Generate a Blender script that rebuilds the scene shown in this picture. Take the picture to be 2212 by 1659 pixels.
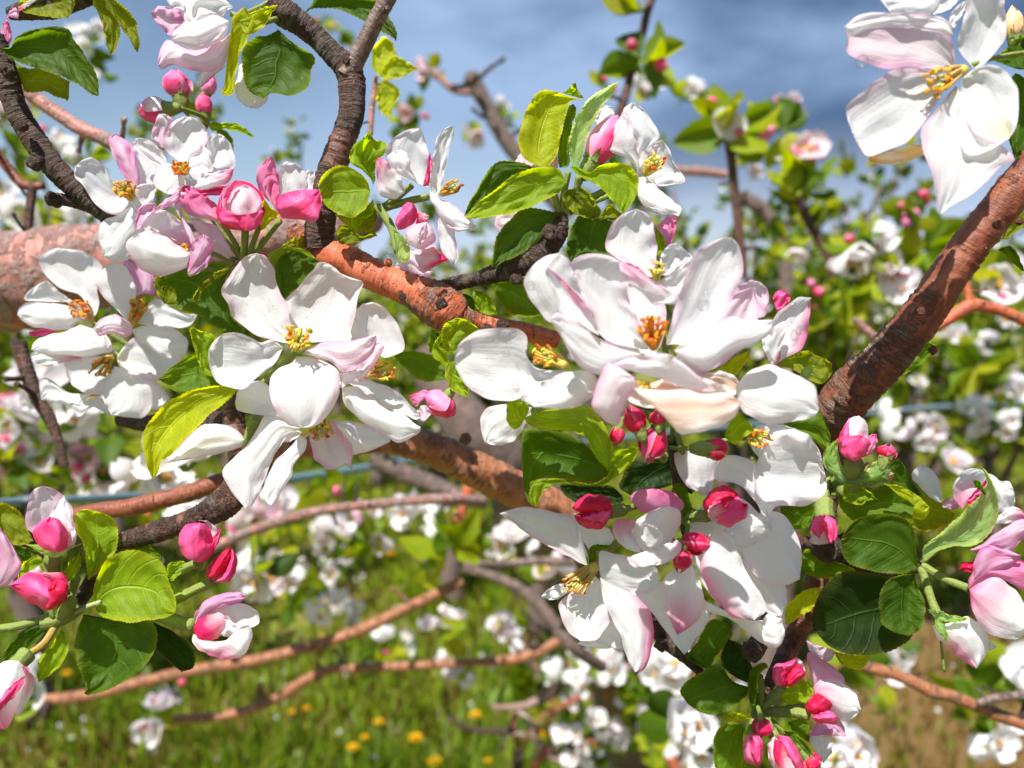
import bpy, math, random
import numpy as np
from mathutils import Vector, noise, Matrix, Quaternion
for o in list(bpy.data.objects): bpy.data.objects.remove(o)
scene = bpy.context.scene
COL = scene.collection
# ---------------------------------------------------------------- camera
CAM_H = 1.38; PITCH = math.radians(7.0); FPX = 1736.0
cam_d = bpy.data.cameras.new('camera'); cam = bpy.data.objects.new('camera', cam_d); COL.objects.link(cam)
cam.location = (0, 0, CAM_H); cam.rotation_euler = (math.radians(90) - PITCH, 0, 0)
cam_d.sensor_width = 36; cam_d.lens = FPX / 2212 * 36
cam_d.clip_start = 0.01; cam_d.clip_end = 3000
cam_d.dof.use_dof = True; cam_d.dof.focus_distance = 0.203; cam_d.dof.aperture_fstop = 12.5
scene.camera = cam
# ---------------------------------------------------------------- sky and sun
SUN_EL = math.radians(60); SUN_AZ = math.radians(-28)      # azimuth measured from the camera's back (-Y), to the left
sd = Vector((math.sin(SUN_AZ) * math.cos(SUN_EL), -math.cos(SUN_AZ) * math.cos(SUN_EL), math.sin(SUN_EL)))
sun_l = bpy.data.lights.new('sun', 'SUN'); sun = bpy.data.objects.new('sun', sun_l); COL.objects.link(sun)
sun_l.energy = 5.0; sun_l.angle = math.radians(0.5); sun_l.color = (1.0, 0.965, 0.92)
sun.rotation_euler = sd.to_track_quat('Z', 'Y').to_euler(); sun.location = (-3, -3, 6)
world = bpy.data.worlds.new("World"); scene.world = world; world.use_nodes = True
nt = world.node_tree; nt.nodes.clear()
def N(t, typ, **kw):
    n = t.nodes.new(typ)
    for k, v in kw.items():
        if k.startswith('_'): n.inputs[k[1:].replace('_', ' ')].default_value = v
        else: setattr(n, k, v)
    return n
wo = N(nt, 'ShaderNodeOutputWorld')
sky = N(nt, 'ShaderNodeTexSky', sky_type='NISHITA'); sky.sun_disc = False
sky.sun_elevation = SUN_EL; sky.sun_rotation = math.atan2(sd.x, sd.y); sky.air_density = 1.0; sky.dust_density = 0.6
tc = N(nt, 'ShaderNodeTexCoord')
mp = N(nt, 'ShaderNodeMapping'); mp.inputs['Scale'].default_value = (1.0, 1.0, 3.0); mp.inputs['Location'].default_value = (0.35, 0.2, 0.55)
nt.links.new(tc.outputs['Generated'], mp.inputs['Vector'])
n1 = N(nt, 'ShaderNodeTexNoise', _Scale=2.2, _Detail=7.0, _Roughness=0.5)
nt.links.new(mp.outputs['Vector'], n1.inputs['Vector'])
r1 = N(nt, 'ShaderNodeValToRGB'); r1.color_ramp.elements[0].position = 0.34; r1.color_ramp.elements[1].position = 0.60
sxw = N(nt, 'ShaderNodeSeparateXYZ'); nt.links.new(tc.outputs['Generated'], sxw.inputs[0])
def wr(a, b, c, d):
    q = N(nt, 'ShaderNodeMapRange'); q.interpolation_type = 'SMOOTHSTEP'
    for k, v in zip(('From Min', 'From Max', 'To Min', 'To Max'), (a, b, c, d)): q.inputs[k].default_value = v
    nt.links.new(sxw.outputs[0], q.inputs['Value']); return q.outputs[0]
def wadd(a, b):
    q = N(nt, 'ShaderNodeMath', operation='ADD'); nt.links.new(a, q.inputs[0]); nt.links.new(b, q.inputs[1]); return q.outputs[0]
nt.links.new(wadd(n1.outputs['Fac'], wr(-.36, -.10, -.07, .10)), r1.inputs['Fac'])     # the cloud bank thins out to the left
n2 = N(nt, 'ShaderNodeTexNoise', _Scale=2.4, _Detail=5.0, _Roughness=0.5)
mp2 = N(nt, 'ShaderNodeMapping'); mp2.inputs['Scale'].default_value = (1.0, 1.0, 2.2); mp2.inputs['Location'].default_value = (3.1, 1.2, 4.4)
nt.links.new(tc.outputs['Generated'], mp2.inputs['Vector']); nt.links.new(mp2.outputs['Vector'], n2.inputs['Vector'])
r2 = N(nt, 'ShaderNodeValToRGB')
r2.color_ramp.elements[0].position = 0.36; r2.color_ramp.elements[0].color = (0.052, 0.115, 0.245, 1)
r2.color_ramp.elements[1].position = 0.56; r2.color_ramp.elements[1].color = (0.34, 0.48, 0.72, 1)
nt.links.new(wadd(n2.outputs['Fac'], wr(-.05, .26, .09, -.10)), r2.inputs['Fac'])      # and darkens to the right
bg1 = N(nt, 'ShaderNodeBackground', _Strength=0.06); bg2 = N(nt, 'ShaderNodeBackground', _Strength=0.58)
nt.links.new(sky.outputs[0], bg1.inputs['Color'])
szn = N(nt, 'ShaderNodeSeparateXYZ'); nt.links.new(tc.outputs['Generated'], szn.inputs[0])
low = N(nt, 'ShaderNodeMapRange'); low.inputs['From Min'].default_value = 0.02; low.inputs['From Max'].default_value = 0.20; low.inputs['To Min'].default_value = 0.85; low.inputs['To Max'].default_value = 0.0
nt.links.new(szn.outputs[2], low.inputs['Value'])
cmx = N(nt, 'ShaderNodeMix', data_type='RGBA'); cmx.inputs[7].default_value = (0.62, 0.72, 0.90, 1)
nt.links.new(low.outputs[0], cmx.inputs[0]); nt.links.new(r2.outputs['Color'], cmx.inputs[6]); nt.links.new(cmx.outputs[2], bg2.inputs['Color'])
mx = N(nt, 'ShaderNodeMixShader')
nt.links.new(r1.outputs['Color'], mx.inputs['Fac']); nt.links.new(bg1.outputs[0], mx.inputs[1]); nt.links.new(bg2.outputs[0], mx.inputs[2])
nt.links.new(mx.outputs[0], wo.inputs['Surface'])
scene.view_settings.view_transform = 'Standard'; scene.view_settings.look = 'None'
scene.view_settings.exposure = 0.97; scene.view_settings.gamma = 1.0
try:
    scene.cycles.max_bounces = 8; scene.cycles.transparent_max_bounces = 8
except Exception: pass
# ---------------------------------------------------------------- placing helpers
CP, SP = math.cos(PITCH), math.sin(PITCH)
FW = Vector((0, CP, -SP)); UP = Vector((0, SP, CP)); RT = Vector((1, 0, 0)); C0 = Vector((0, 0, CAM_H))
def P(x, y, d):                       # a point seen at (x, y) standing d cm deep
    d = d / 100.0
    return C0 + FW * d + RT * (d * (x - 1106) / FPX) - UP * (d * (y - 829.5) / FPX)
def ZM(d): return d if d < 34 else 34 + (d - 34) * 3.4      # how far the background really stands
def px(r, d): return r * d / 100.0 / FPX      # pixel length at depth d cm -> metres
def G(x, y, z=0.0):
    v = FW + RT * ((x - 1106) / FPX) - UP * ((y - 829.5) / FPX)
    t = (z - CAM_H) / v.z
    return C0 + v * t
def tl(t, x, y):
    if not t: return (x, y)
    return (553 * int(t[0]) + x / 4.0, 414.75 * int(t[1]) + y / 4.0)
def parse(t, s):
    pts = []; tip = None
    for w in s.split():
        if w[0] == '*': tip = len(pts); w = w[1:]
        a, b = w.split(','); pts.append(tl(t, float(a), float(b)))
    if tip is None: tip = len(pts) // 2
    return pts, tip
def tag(o, label=None, cat=None, group=None, kind=None):
    if label: o['label'] = label
    if cat: o['category'] = cat
    if group: o['group'] = group
    if kind: o['kind'] = kind
    return o
def empty(name, loc, label, cat, group=None):
    o = bpy.data.objects.new(name, None); o.location = loc; o.empty_display_size = 0.01; COL.objects.link(o)
    return tag(o, label, cat, group)
def mesh_obj(name, V, F, mat, parent=None, cols=None, uvs=None, origin=None, smooth=True):
    """V world positions (N,3); children keep world positions through their parent's location."""
    V = np.asarray(V, dtype=np.float64)
    po = np.array(parent.location) if parent is not None else np.zeros(3)
    if parent is not None and parent.parent is not None: po = po + np.array(parent.parent.location)
    if origin is None: origin = V[0] if parent is None else po
    origin = np.array(origin)
    me = bpy.data.meshes.new(name)
    me.from_pydata((V - origin).tolist(), [], F)
    if smooth: me.polygons.foreach_set('use_smooth', [True] * len(me.polygons))
    if cols is not None:
        ca = me.color_attributes.new('col', 'FLOAT_COLOR', 'POINT')
        c = np.ones((len(V), 4), dtype=np.float32); c[:, :3] = np.asarray(cols)
        ca.data.foreach_set('color', c.ravel())
    if uvs is not None:
        uvl = me.uv_layers.new(name='UVMap'); li = np.zeros(len(me.loops), dtype=np.int32)
        me.loops.foreach_get('vertex_index', li)
        uvl.data.foreach_set('uv', np.asarray(uvs, dtype=np.float32)[li].ravel())
    me.materials.append(mat)
    o = bpy.data.objects.new(name, me); COL.objects.link(o)
    o.location = Vector(origin - po)
    if parent is not None: o.parent = parent
    return o
class MB:
    def __init__(s): s.V = []; s.F = []; s.C = []; s.U = []
    def add(s, V, F, C, U):
        n = len(s.V); s.V.extend(V); s.C.extend(C); s.U.extend(U)
        s.F.extend([tuple(i + n for i in f) for f in F])
    def obj(s, name, mat, parent=None, origin=None): return mesh_obj(name, s.V, s.F, mat, parent, s.C, s.U, origin)
# ---------------------------------------------------------------- materials
def new_mat(name):
    m = bpy.data.materials.new(name); m.use_nodes = True; m.node_tree.nodes.clear()
    return m, m.node_tree
def math_n(t, op, a, b=None, clamp=False):
    n = t.nodes.new('ShaderNodeMath'); n.operation = op; n.use_clamp = clamp
    for i, v in enumerate((a, b)):
        if v is None: continue
        if isinstance(v, (int, float)): n.inputs[i].default_value = v
        else: t.links.new(v, n.inputs[i])
    return n.outputs[0]
def mixc(t, f, a, b, typ='MIX'):
    n = t.nodes.new('ShaderNodeMix'); n.data_type = 'RGBA'; n.blend_type = typ
    for i, v in ((0, f), (6, a), (7, b)):
        if isinstance(v, (int, float)): n.inputs[i].default_value = v
        elif isinstance(v, tuple): n.inputs[i].default_value = v + (1,) if len(v) == 3 else v
        else: t.links.new(v, n.inputs[i])
    return n.outputs[2]
def ramp(t, f, stops):
    r = t.nodes.new('ShaderNodeValToRGB'); t.links.new(f, r.inputs[0])
    e = r.color_ramp.elements
    e[0].position, e[0].color = stops[0][0], tuple(stops[0][1]) + (1,)
    e[1].position, e[1].color = stops[-1][0], tuple(stops[-1][1]) + (1,)
    for p, c in stops[1:-1]:
        x = e.new(p); x.color = tuple(c) + (1,)
    return r.outputs[0]
def noise_n(t, vec, scale, detail=4, rough=0.55):
    n = N(t, 'ShaderNodeTexNoise', _Scale=float(scale), _Detail=float(detail), _Roughness=rough)
    if vec is not None: t.links.new(vec, n.inputs['Vector'])
    return n.outputs['Fac']
def petal_material(name, transl=0.56, bump=0.34, spec=0.20, rough=0.58):
    m, t = new_mat(name); out = N(t, 'ShaderNodeOutputMaterial')
    at = N(t, 'ShaderNodeAttribute', attribute_name='col')
    uv = N(t, 'ShaderNodeUVMap'); tc = N(t, 'ShaderNodeTexCoord')
    mp = N(t, 'ShaderNodeMapping'); mp.inputs['Scale'].default_value = (1.6, 15.0, 1.0); t.links.new(uv.outputs[0], mp.inputs[0])
    veins = noise_n(t, mp.outputs[0], 1.0, 3, 0.6)
    soft = noise_n(t, tc.outputs['Object'], 260.0, 4, 0.6)
    fine = noise_n(t, tc.outputs['Object'], 2600.0, 2, 0.5)
    c = mixc(t, math_n(t, 'MULTIPLY', math_n(t, 'SUBTRACT', veins, 0.45, True), 0.6), at.outputs['Color'], (0.94, 0.82, 0.88), 'MULTIPLY')
    mpf = N(t, 'ShaderNodeMapping'); mpf.inputs['Scale'].default_value = (1.6, 55.0, 1.0); t.links.new(uv.outputs[0], mpf.inputs[0])
    vf = noise_n(t, mpf.outputs[0], 1.0, 3, 0.7)
    c = mixc(t, math_n(t, 'MULTIPLY', math_n(t, 'SUBTRACT', vf, 0.52, True), 1.8), c, (0.86, 0.80, 0.85), 'MULTIPLY')
    spt = noise_n(t, tc.outputs['Object'], 420.0, 2, 0.5)
    c = mixc(t, math_n(t, 'MULTIPLY', math_n(t, 'SUBTRACT', spt, 0.755, True), 14.0, True), c, (0.62, 0.42, 0.22), 'MULTIPLY')
    c = mixc(t, math_n(t, 'MULTIPLY', math_n(t, 'SUBTRACT', soft, 0.5, True), 0.9), c, (0.90, 0.90, 0.88), 'MULTIPLY')
    h = math_n(t, 'ADD', math_n(t, 'ADD', math_n(t, 'MULTIPLY', veins, 0.8), math_n(t, 'MULTIPLY', soft, 1.1)), math_n(t, 'MULTIPLY', fine, 0.12))
    b = N(t, 'ShaderNodeBump', _Strength=bump, _Distance=0.0009); t.links.new(h, b.inputs['Height'])
    p = N(t, 'ShaderNodeBsdfPrincipled', _Roughness=rough); p.inputs['Specular IOR Level'].default_value = spec
    t.links.new(c, p.inputs['Base Color']); t.links.new(b.outputs[0], p.inputs['Normal'])
    tr = N(t, 'ShaderNodeBsdfTranslucent'); t.links.new(c, tr.inputs['Color']); t.links.new(b.outputs[0], tr.inputs['Normal'])
    mx = N(t, 'ShaderNodeMixShader', _Fac=transl); t.links.new(p.outputs[0], mx.inputs[1]); t.links.new(tr.outputs[0], mx.inputs[2])
    t.links.new(mx.outputs[0], out.inputs[0]); return m
def leaf_material(name, transl=0.52, rough=0.55, spec=0.24, veins=True):
    m, t = new_mat(name); out = N(t, 'ShaderNodeOutputMaterial')
    at = N(t, 'ShaderNodeAttribute', attribute_name='col'); tc = N(t, 'ShaderNodeTexCoord')
    uv = N(t, 'ShaderNodeUVMap'); sx = N(t, 'ShaderNodeSeparateXYZ'); t.links.new(uv.outputs[0], sx.inputs[0])
    soft = noise_n(t, tc.outputs['Object'], 240.0, 5, 0.6)
    vor = N(t, 'ShaderNodeTexVoronoi', feature='DISTANCE_TO_EDGE', _Scale=900.0); t.links.new(tc.outputs['Object'], vor.inputs['Vector'])
    c = at.outputs['Color']
    h = math_n(t, 'MULTIPLY', soft, 0.35)
    if veins:
        s = math_n(t, 'ABSOLUTE', math_n(t, 'SUBTRACT', math_n(t, 'MULTIPLY', sx.outputs[1], 2.0), 1.0))      # 0 at midrib
        mid = math_n(t, 'SUBTRACT', 1.0, math_n(t, 'MULTIPLY', s, 22.0), True)
        warp = math_n(t, 'MULTIPLY', math_n(t, 'POWER', s, 1.4), -0.20)
        ph = math_n(t, 'MULTIPLY', math_n(t, 'ADD', math_n(t, 'ADD', sx.outputs[0], warp), math_n(t, 'MULTIPLY', soft, 0.05)), 7.5)
        fr = math_n(t, 'ABSOLUTE', math_n(t, 'SUBTRACT', math_n(t, 'FRACT', ph), 0.5))
        sv = math_n(t, 'SUBTRACT', 1.0, math_n(t, 'MULTIPLY', fr, 13.0), True)
        v = math_n(t, 'MAXIMUM', mid, math_n(t, 'MULTIPLY', sv, 0.5))
        net = math_n(t, 'SUBTRACT', 1.0, math_n(t, 'MULTIPLY', vor.outputs[0], 9.0), True)
        v2 = math_n(t, 'MAXIMUM', v, math_n(t, 'MULTIPLY', net, 0.14))
        hv = N(t, 'ShaderNodeHueSaturation', _Saturation=0.9, _Value=1.8); t.links.new(c, hv.inputs['Color'])
        c = mixc(t, math_n(t, 'MULTIPLY', v2, 0.75), c, hv.outputs[0])
        h = math_n(t, 'SUBTRACT', math_n(t, 'SUBTRACT', h, math_n(t, 'MULTIPLY', v, 0.9)), math_n(t, 'MULTIPLY', net, 0.05))
        h = math_n(t, 'ADD', h, math_n(t, 'MULTIPLY', fr, -0.9))
    c = mixc(t, math_n(t, 'MULTIPLY', math_n(t, 'SUBTRACT', soft, 0.46, True), 2.2), c, (0.62, 0.70, 0.45), 'MULTIPLY')
    b = N(t, 'ShaderNodeBump', _Strength=0.55, _Distance=0.0008); t.links.new(h, b.inputs['Height'])
    p = N(t, 'ShaderNodeBsdfPrincipled', _Roughness=rough); p.inputs['Specular IOR Level'].default_value = spec
    t.links.new(c, p.inputs['Base Color']); t.links.new(b.outputs[0], p.inputs['Normal'])
    tr = N(t, 'ShaderNodeBsdfTranslucent'); t.links.new(mixc(t, 1.0, c, (1.0, 0.92, 0.35), 'MULTIPLY'), tr.inputs['Color'])
    hs = N(t, 'ShaderNodeHueSaturation', _Saturation=1.05, _Value=2.6, _Hue=0.485)
    t.links.new(c, hs.inputs['Color']); t.links.new(hs.outputs[0], tr.inputs['Color'])
    mx = N(t, 'ShaderNodeMixShader', _Fac=transl); t.links.new(p.outputs[0], mx.inputs[1]); t.links.new(tr.outputs[0], mx.inputs[2])
    t.links.new(mx.outputs[0], out.inputs[0]); return m
def bark_material(name, smoothc, smoothc2, flake, flake2, amount, rings=1.0):
    m, t = new_mat(name); out = N(t, 'ShaderNodeOutputMaterial')
    tc = N(t, 'ShaderNodeTexCoord'); uv = N(t, 'ShaderNodeUVMap'); at = N(t, 'ShaderNodeAttribute', attribute_name='col')
    sx = N(t, 'ShaderNodeSeparateXYZ'); t.links.new(at.outputs['Color'], sx.inputs[0])
    a = noise_n(t, tc.outputs['Object'], 160.0, 6, 0.62); b_ = noise_n(t, tc.outputs['Object'], 520.0, 6, 0.7)
    mp = N(t, 'ShaderNodeMapping'); mp.inputs['Scale'].default_value = (9.0, 1.6, 1.0); t.links.new(uv.outputs[0], mp.inputs[0])
    ring = noise_n(t, mp.outputs[0], 1.0, 5, 0.65)
    mp3 = N(t, 'ShaderNodeMapping'); mp3.inputs['Scale'].default_value = (1.3, 9.0, 1.0); t.links.new(uv.outputs[0], mp3.inputs[0])
    strk = noise_n(t, mp3.outputs[0], 1.0, 5, 0.6)
    vo = N(t, 'ShaderNodeTexVoronoi', _Scale=520.0); t.links.new(tc.outputs['Object'], vo.inputs['Vector'])
    lent = math_n(t, 'SUBTRACT', 1.0, math_n(t, 'MULTIPLY', vo.outputs['Distance'], 7.5), True)
    base = mixc(t, ramp(t, math_n(t, 'MULTIPLY', math_n(t, 'ADD', a, strk), 0.5), [(0.40, (0, 0, 0)), (0.60, (1, 1, 1))]), smoothc, smoothc2)
    fl = mixc(t, ramp(t, math_n(t, 'MULTIPLY', math_n(t, 'ADD', math_n(t, 'MULTIPLY', ring, 1.3), math_n(t, 'MULTIPLY', b_, 0.7)), 0.5), [(0.42, (0, 0, 0)), (0.58, (1, 1, 1))]), flake, flake2)
    f = math_n(t, 'ADD', math_n(t, 'ADD', math_n(t, 'MULTIPLY', math_n(t, 'SUBTRACT', a, 0.5), 4.0), math_n(t, 'MULTIPLY', math_n(t, 'SUBTRACT', ring, 0.5), 2.5 * rings)), math_n(t, 'ADD', sx.outputs[0], amount - 0.5), True)
    c = mixc(t, f, base, fl)
    c = mixc(t, math_n(t, 'MULTIPLY', lent, 0.75), c, (0.42, 0.36, 0.28))
    h = math_n(t, 'ADD', math_n(t, 'MULTIPLY', math_n(t, 'ADD', ring, b_), math_n(t, 'ADD', math_n(t, 'MULTIPLY', f, 1.0), 0.14)), math_n(t, 'MULTIPLY', lent, 0.35))
    bp = N(t, 'ShaderNodeBump', _Strength=1.0, _Distance=0.0026); t.links.new(h, bp.inputs['Height'])
    p = N(t, 'ShaderNodeBsdfPrincipled'); p.inputs['Specular IOR Level'].default_value = 0.35
    t.links.new(math_n(t, 'ADD', math_n(t, 'MULTIPLY', f, 0.38), 0.42), p.inputs['Roughness'])
    t.links.new(c, p.inputs['Base Color']); t.links.new(bp.outputs[0], p.inputs['Normal'])
    t.links.new(p.outputs[0], out.inputs[0]); return m
def plain(name, col=None, rough=0.5, transl=0.0, metal=0.0, nscale=400.0, namt=0.3, spec=0.5, bump=0.0):
    m, t = new_mat(name); out = N(t, 'ShaderNodeOutputMaterial'); tc = N(t, 'ShaderNodeTexCoord')
    if col is None:
        at = N(t, 'ShaderNodeAttribute', attribute_name='col'); c = at.outputs['Color']
    else:
        r = N(t, 'ShaderNodeRGB'); r.outputs[0].default_value = tuple(col) + (1,); c = r.outputs[0]
    n = noise_n(t, tc.outputs['Object'], nscale, 4)
    c = mixc(t, math_n(t, 'MULTIPLY', math_n(t, 'SUBTRACT', n, 0.4, True), namt * 3), c, (0.45, 0.45, 0.45), 'MULTIPLY')
    p = N(t, 'ShaderNodeBsdfPrincipled', _Roughness=rough, _Metallic=metal); p.inputs['Specular IOR Level'].default_value = spec
    t.links.new(c, p.inputs['Base Color'])
    if bump:
        b = N(t, 'ShaderNodeBump', _Strength=bump, _Distance=0.0006); t.links.new(n, b.inputs['Height']); t.links.new(b.outputs[0], p.inputs['Normal'])
    if transl:
        tr = N(t, 'ShaderNodeBsdfTranslucent'); t.links.new(c, tr.inputs['Color'])
        mx = N(t, 'ShaderNodeMixShader', _Fac=transl); t.links.new(p.outputs[0], mx.inputs[1]); t.links.new(tr.outputs[0], mx.inputs[2])
        t.links.new(mx.outputs[0], out.inputs[0])
    else: t.links.new(p.outputs[0], out.inputs[0])
    return m
M = {}
M['petal'] = petal_material('petal')
M['bud'] = petal_material('bud_petal', transl=0.30, bump=0.35, spec=0.35, rough=0.45)
M['leaf'] = leaf_material('leaf')
M['fuzz'] = plain('downy_green', None, 0.75, 0.2, nscale=1500, namt=0.4, spec=0.3, bump=0.5)
M['fil'] = plain('filament', None, 0.5, 0.5, nscale=900, namt=0.15)
M['anth'] = plain('anther', None, 0.6, 0.35, nscale=3000, namt=0.2, bump=0.4)
M['bark_orange'] = bark_material('bark_orange', (0.36, 0.072, 0.030), (0.52, 0.155, 0.072), (0.12, 0.07, 0.05), (0.44, 0.32, 0.22), 0.13)
M['bark_red'] = bark_material('bark_red', (0.13, 0.034, 0.020), (0.28, 0.095, 0.045), (0.05, 0.03, 0.022), (0.38, 0.28, 0.21), 0.22, 0.7)
M['bark_dark'] = bark_material('bark_dark', (0.085, 0.032, 0.022), (0.19, 0.085, 0.055), (0.018, 0.013, 0.010), (0.17, 0.13, 0.10), 0.55)
M['bark_tan'] = bark_material('bark_tan', (0.24, 0.085, 0.035), (0.36, 0.17, 0.085), (0.12, 0.085, 0.06), (0.36, 0.28, 0.21), 0.24, 0.8)
M['bark_pink'] = bark_material('bark_pink', (0.34, 0.13, 0.10), (0.47, 0.27, 0.22), (0.36, 0.25, 0.21), (0.66, 0.54, 0.49), 0.50, 0.5)
M['bark_grey'] = bark_material('bark_grey', (0.13, 0.085, 0.07), (0.24, 0.17, 0.14), (0.07, 0.05, 0.04), (0.30, 0.24, 0.20), 0.35, 0.5)
M['bg_leaf'] = leaf_material('background_leaf', veins=False, transl=0.40, rough=0.45)
M['bg_petal'] = plain('background_petal', None, 0.5, 0.45, nscale=120, namt=0.05)
def drop_material():
    m, t = new_mat('water'); out = N(t, 'ShaderNodeOutputMaterial')
    g = N(t, 'ShaderNodeBsdfGlossy', _Roughness=0.02); tr = N(t, 'ShaderNodeBsdfTransparent'); tr.inputs[0].default_value = (.97, .98, 1, 1)
    fr = N(t, 'ShaderNodeFresnel', _IOR=1.33); rf = N(t, 'ShaderNodeBsdfRefraction', _IOR=1.2, _Roughness=0.0)
    m1 = N(t, 'ShaderNodeMixShader', _Fac=0.45); t.links.new(tr.outputs[0], m1.inputs[1]); t.links.new(rf.outputs[0], m1.inputs[2])
    mx = N(t, 'ShaderNodeMixShader'); t.links.new(math_n(t, 'MULTIPLY', fr.outputs[0], 1.0, True), mx.inputs[0]); t.links.new(m1.outputs[0], mx.inputs[1]); t.links.new(g.outputs[0], mx.inputs[2])
    t.links.new(mx.outputs[0], out.inputs[0]); return m
M['water'] = drop_material()
def bead_material():
    m, t = new_mat('water_bead'); out = N(t, 'ShaderNodeOutputMaterial')
    g = N(t, 'ShaderNodeBsdfGlossy', _Roughness=0.06); tr = N(t, 'ShaderNodeBsdfTransparent'); fr = N(t, 'ShaderNodeFresnel', _IOR=1.2)
    mx = N(t, 'ShaderNodeMixShader'); t.links.new(math_n(t, 'ADD', math_n(t, 'MULTIPLY', fr.outputs[0], .5), .12), mx.inputs[0]); t.links.new(tr.outputs[0], mx.inputs[1]); t.links.new(g.outputs[0], mx.inputs[2])
    t.links.new(mx.outputs[0], out.inputs[0]); return m
M['water_bead'] = bead_material()
# ---------------------------------------------------------------- curves and patches
def lerp(a, b, t): return a + (b - a) * t
def catmull(pts, n_per=8):
    """open Catmull-Rom through pts (tuples of any length)"""
    A = np.array(pts, dtype=float); Q = np.vstack([2 * A[0] - A[1], A, 2 * A[-1] - A[-2]]); out = []
    for i in range(len(A) - 1):
        p0, p1, p2, p3 = Q[i], Q[i + 1], Q[i + 2], Q[i + 3]
        for k in range(n_per):
            t = k / n_per
            out.append(0.5 * ((2 * p1) + (-p0 + p2) * t + (2 * p0 - 5 * p1 + 4 * p2 - p3) * t * t + (-p0 + 3 * p1 - 3 * p2 + p3) * t ** 3))
    out.append(A[-1]); return np.array(out)
def resample(c, n, dims=2):
    s = np.concatenate([[0], np.cumsum(np.linalg.norm(np.diff(c[:, :dims], axis=0), axis=1))])
    u = np.linspace(0, s[-1], n)
    return np.stack([np.interp(u, s, c[:, k]) for k in range(c.shape[1])], axis=1)
def mixv(a, b, t):
    t = max(0.0, min(1.0, t)); return (a[0] + (b[0] - a[0]) * t, a[1] + (b[1] - a[1]) * t, a[2] + (b[2] - a[2]) * t)
WH = (0.88, 0.89, 0.89); PK0 = (0.82, 0.46, 0.62); PK = (0.86, 0.16, 0.40); HOT = (0.85, 0.035, 0.17); CR = (0.62, 0.008, 0.055); LI = (0.78, 0.27, 0.55); WY = (0.88, 0.60, 0.22); GB = (0.70, 0.74, 0.42); PEACH = (0.88, 0.52, 0.34)
def petal_col(kind, u, s, n):
    e = abs(s)
    if kind == 'w': c = mixv(WH, PK0, max(0, n - .1) * .5 + e ** 7 * .3)
    elif kind == 'e': c = mixv(WH, PK0, e ** 4 * .6 + max(0, n) * .35)
    elif kind == 'pe': c = mixv(mixv(WH, PK0, .40 + n), LI, e ** 3 * .6)
    elif kind == 'l': c = mixv(WH, LI, .60 + n * .8 + e * .25)
    elif kind == 'p': c = mixv(PK0, PK, .35 + .5 * u + n)
    elif kind == 'pt': c = mixv(WH, PK, (u - .38) * 1.6 + n * .5)
    elif kind == 'pb': c = mixv(WH, PK, (.65 - u) * 1.5 + n * .5)
    elif kind == 'pl': c = mixv(WH, PK, (-s) * 1.0 * min(1, u * 2) - .05 + n * .4)
    elif kind == 'pr': c = mixv(WH, PK, s * 1.0 * min(1, u * 2) - .05 + n * .4)
    elif kind == 'h': c = mixv(PK, HOT, .45 + n * 1.6 + .3 * e)
    elif kind == 'ht': c = mixv(HOT, WH, (u - .35) * 1.5 + n)
    elif kind == 'hb': c = mixv(WH, HOT, (u - .1) * 1.3 + n)
    elif kind == 'c': c = mixv(CR, HOT, .25 + n * 1.8)
    elif kind == 'y': c = mixv(WY, WH, .15 + n)
    elif kind == 'o': c = mixv(mixv(WH, PEACH, .6 + n), WH, e ** 3)
    elif kind == 'ys': c = mixv(WH, (0.9, 0.85, 0.5), max(0, 1 - ((u - .8) ** 2 + s * s * .2) * 14))
    else: c = WH
    if kind in ('w', 'e', 'pe', 'l', 'ys', 'pl', 'pr'): c = mixv(c, GB, (.14 - u) * 4)
    return c
_seed = [0]
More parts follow.
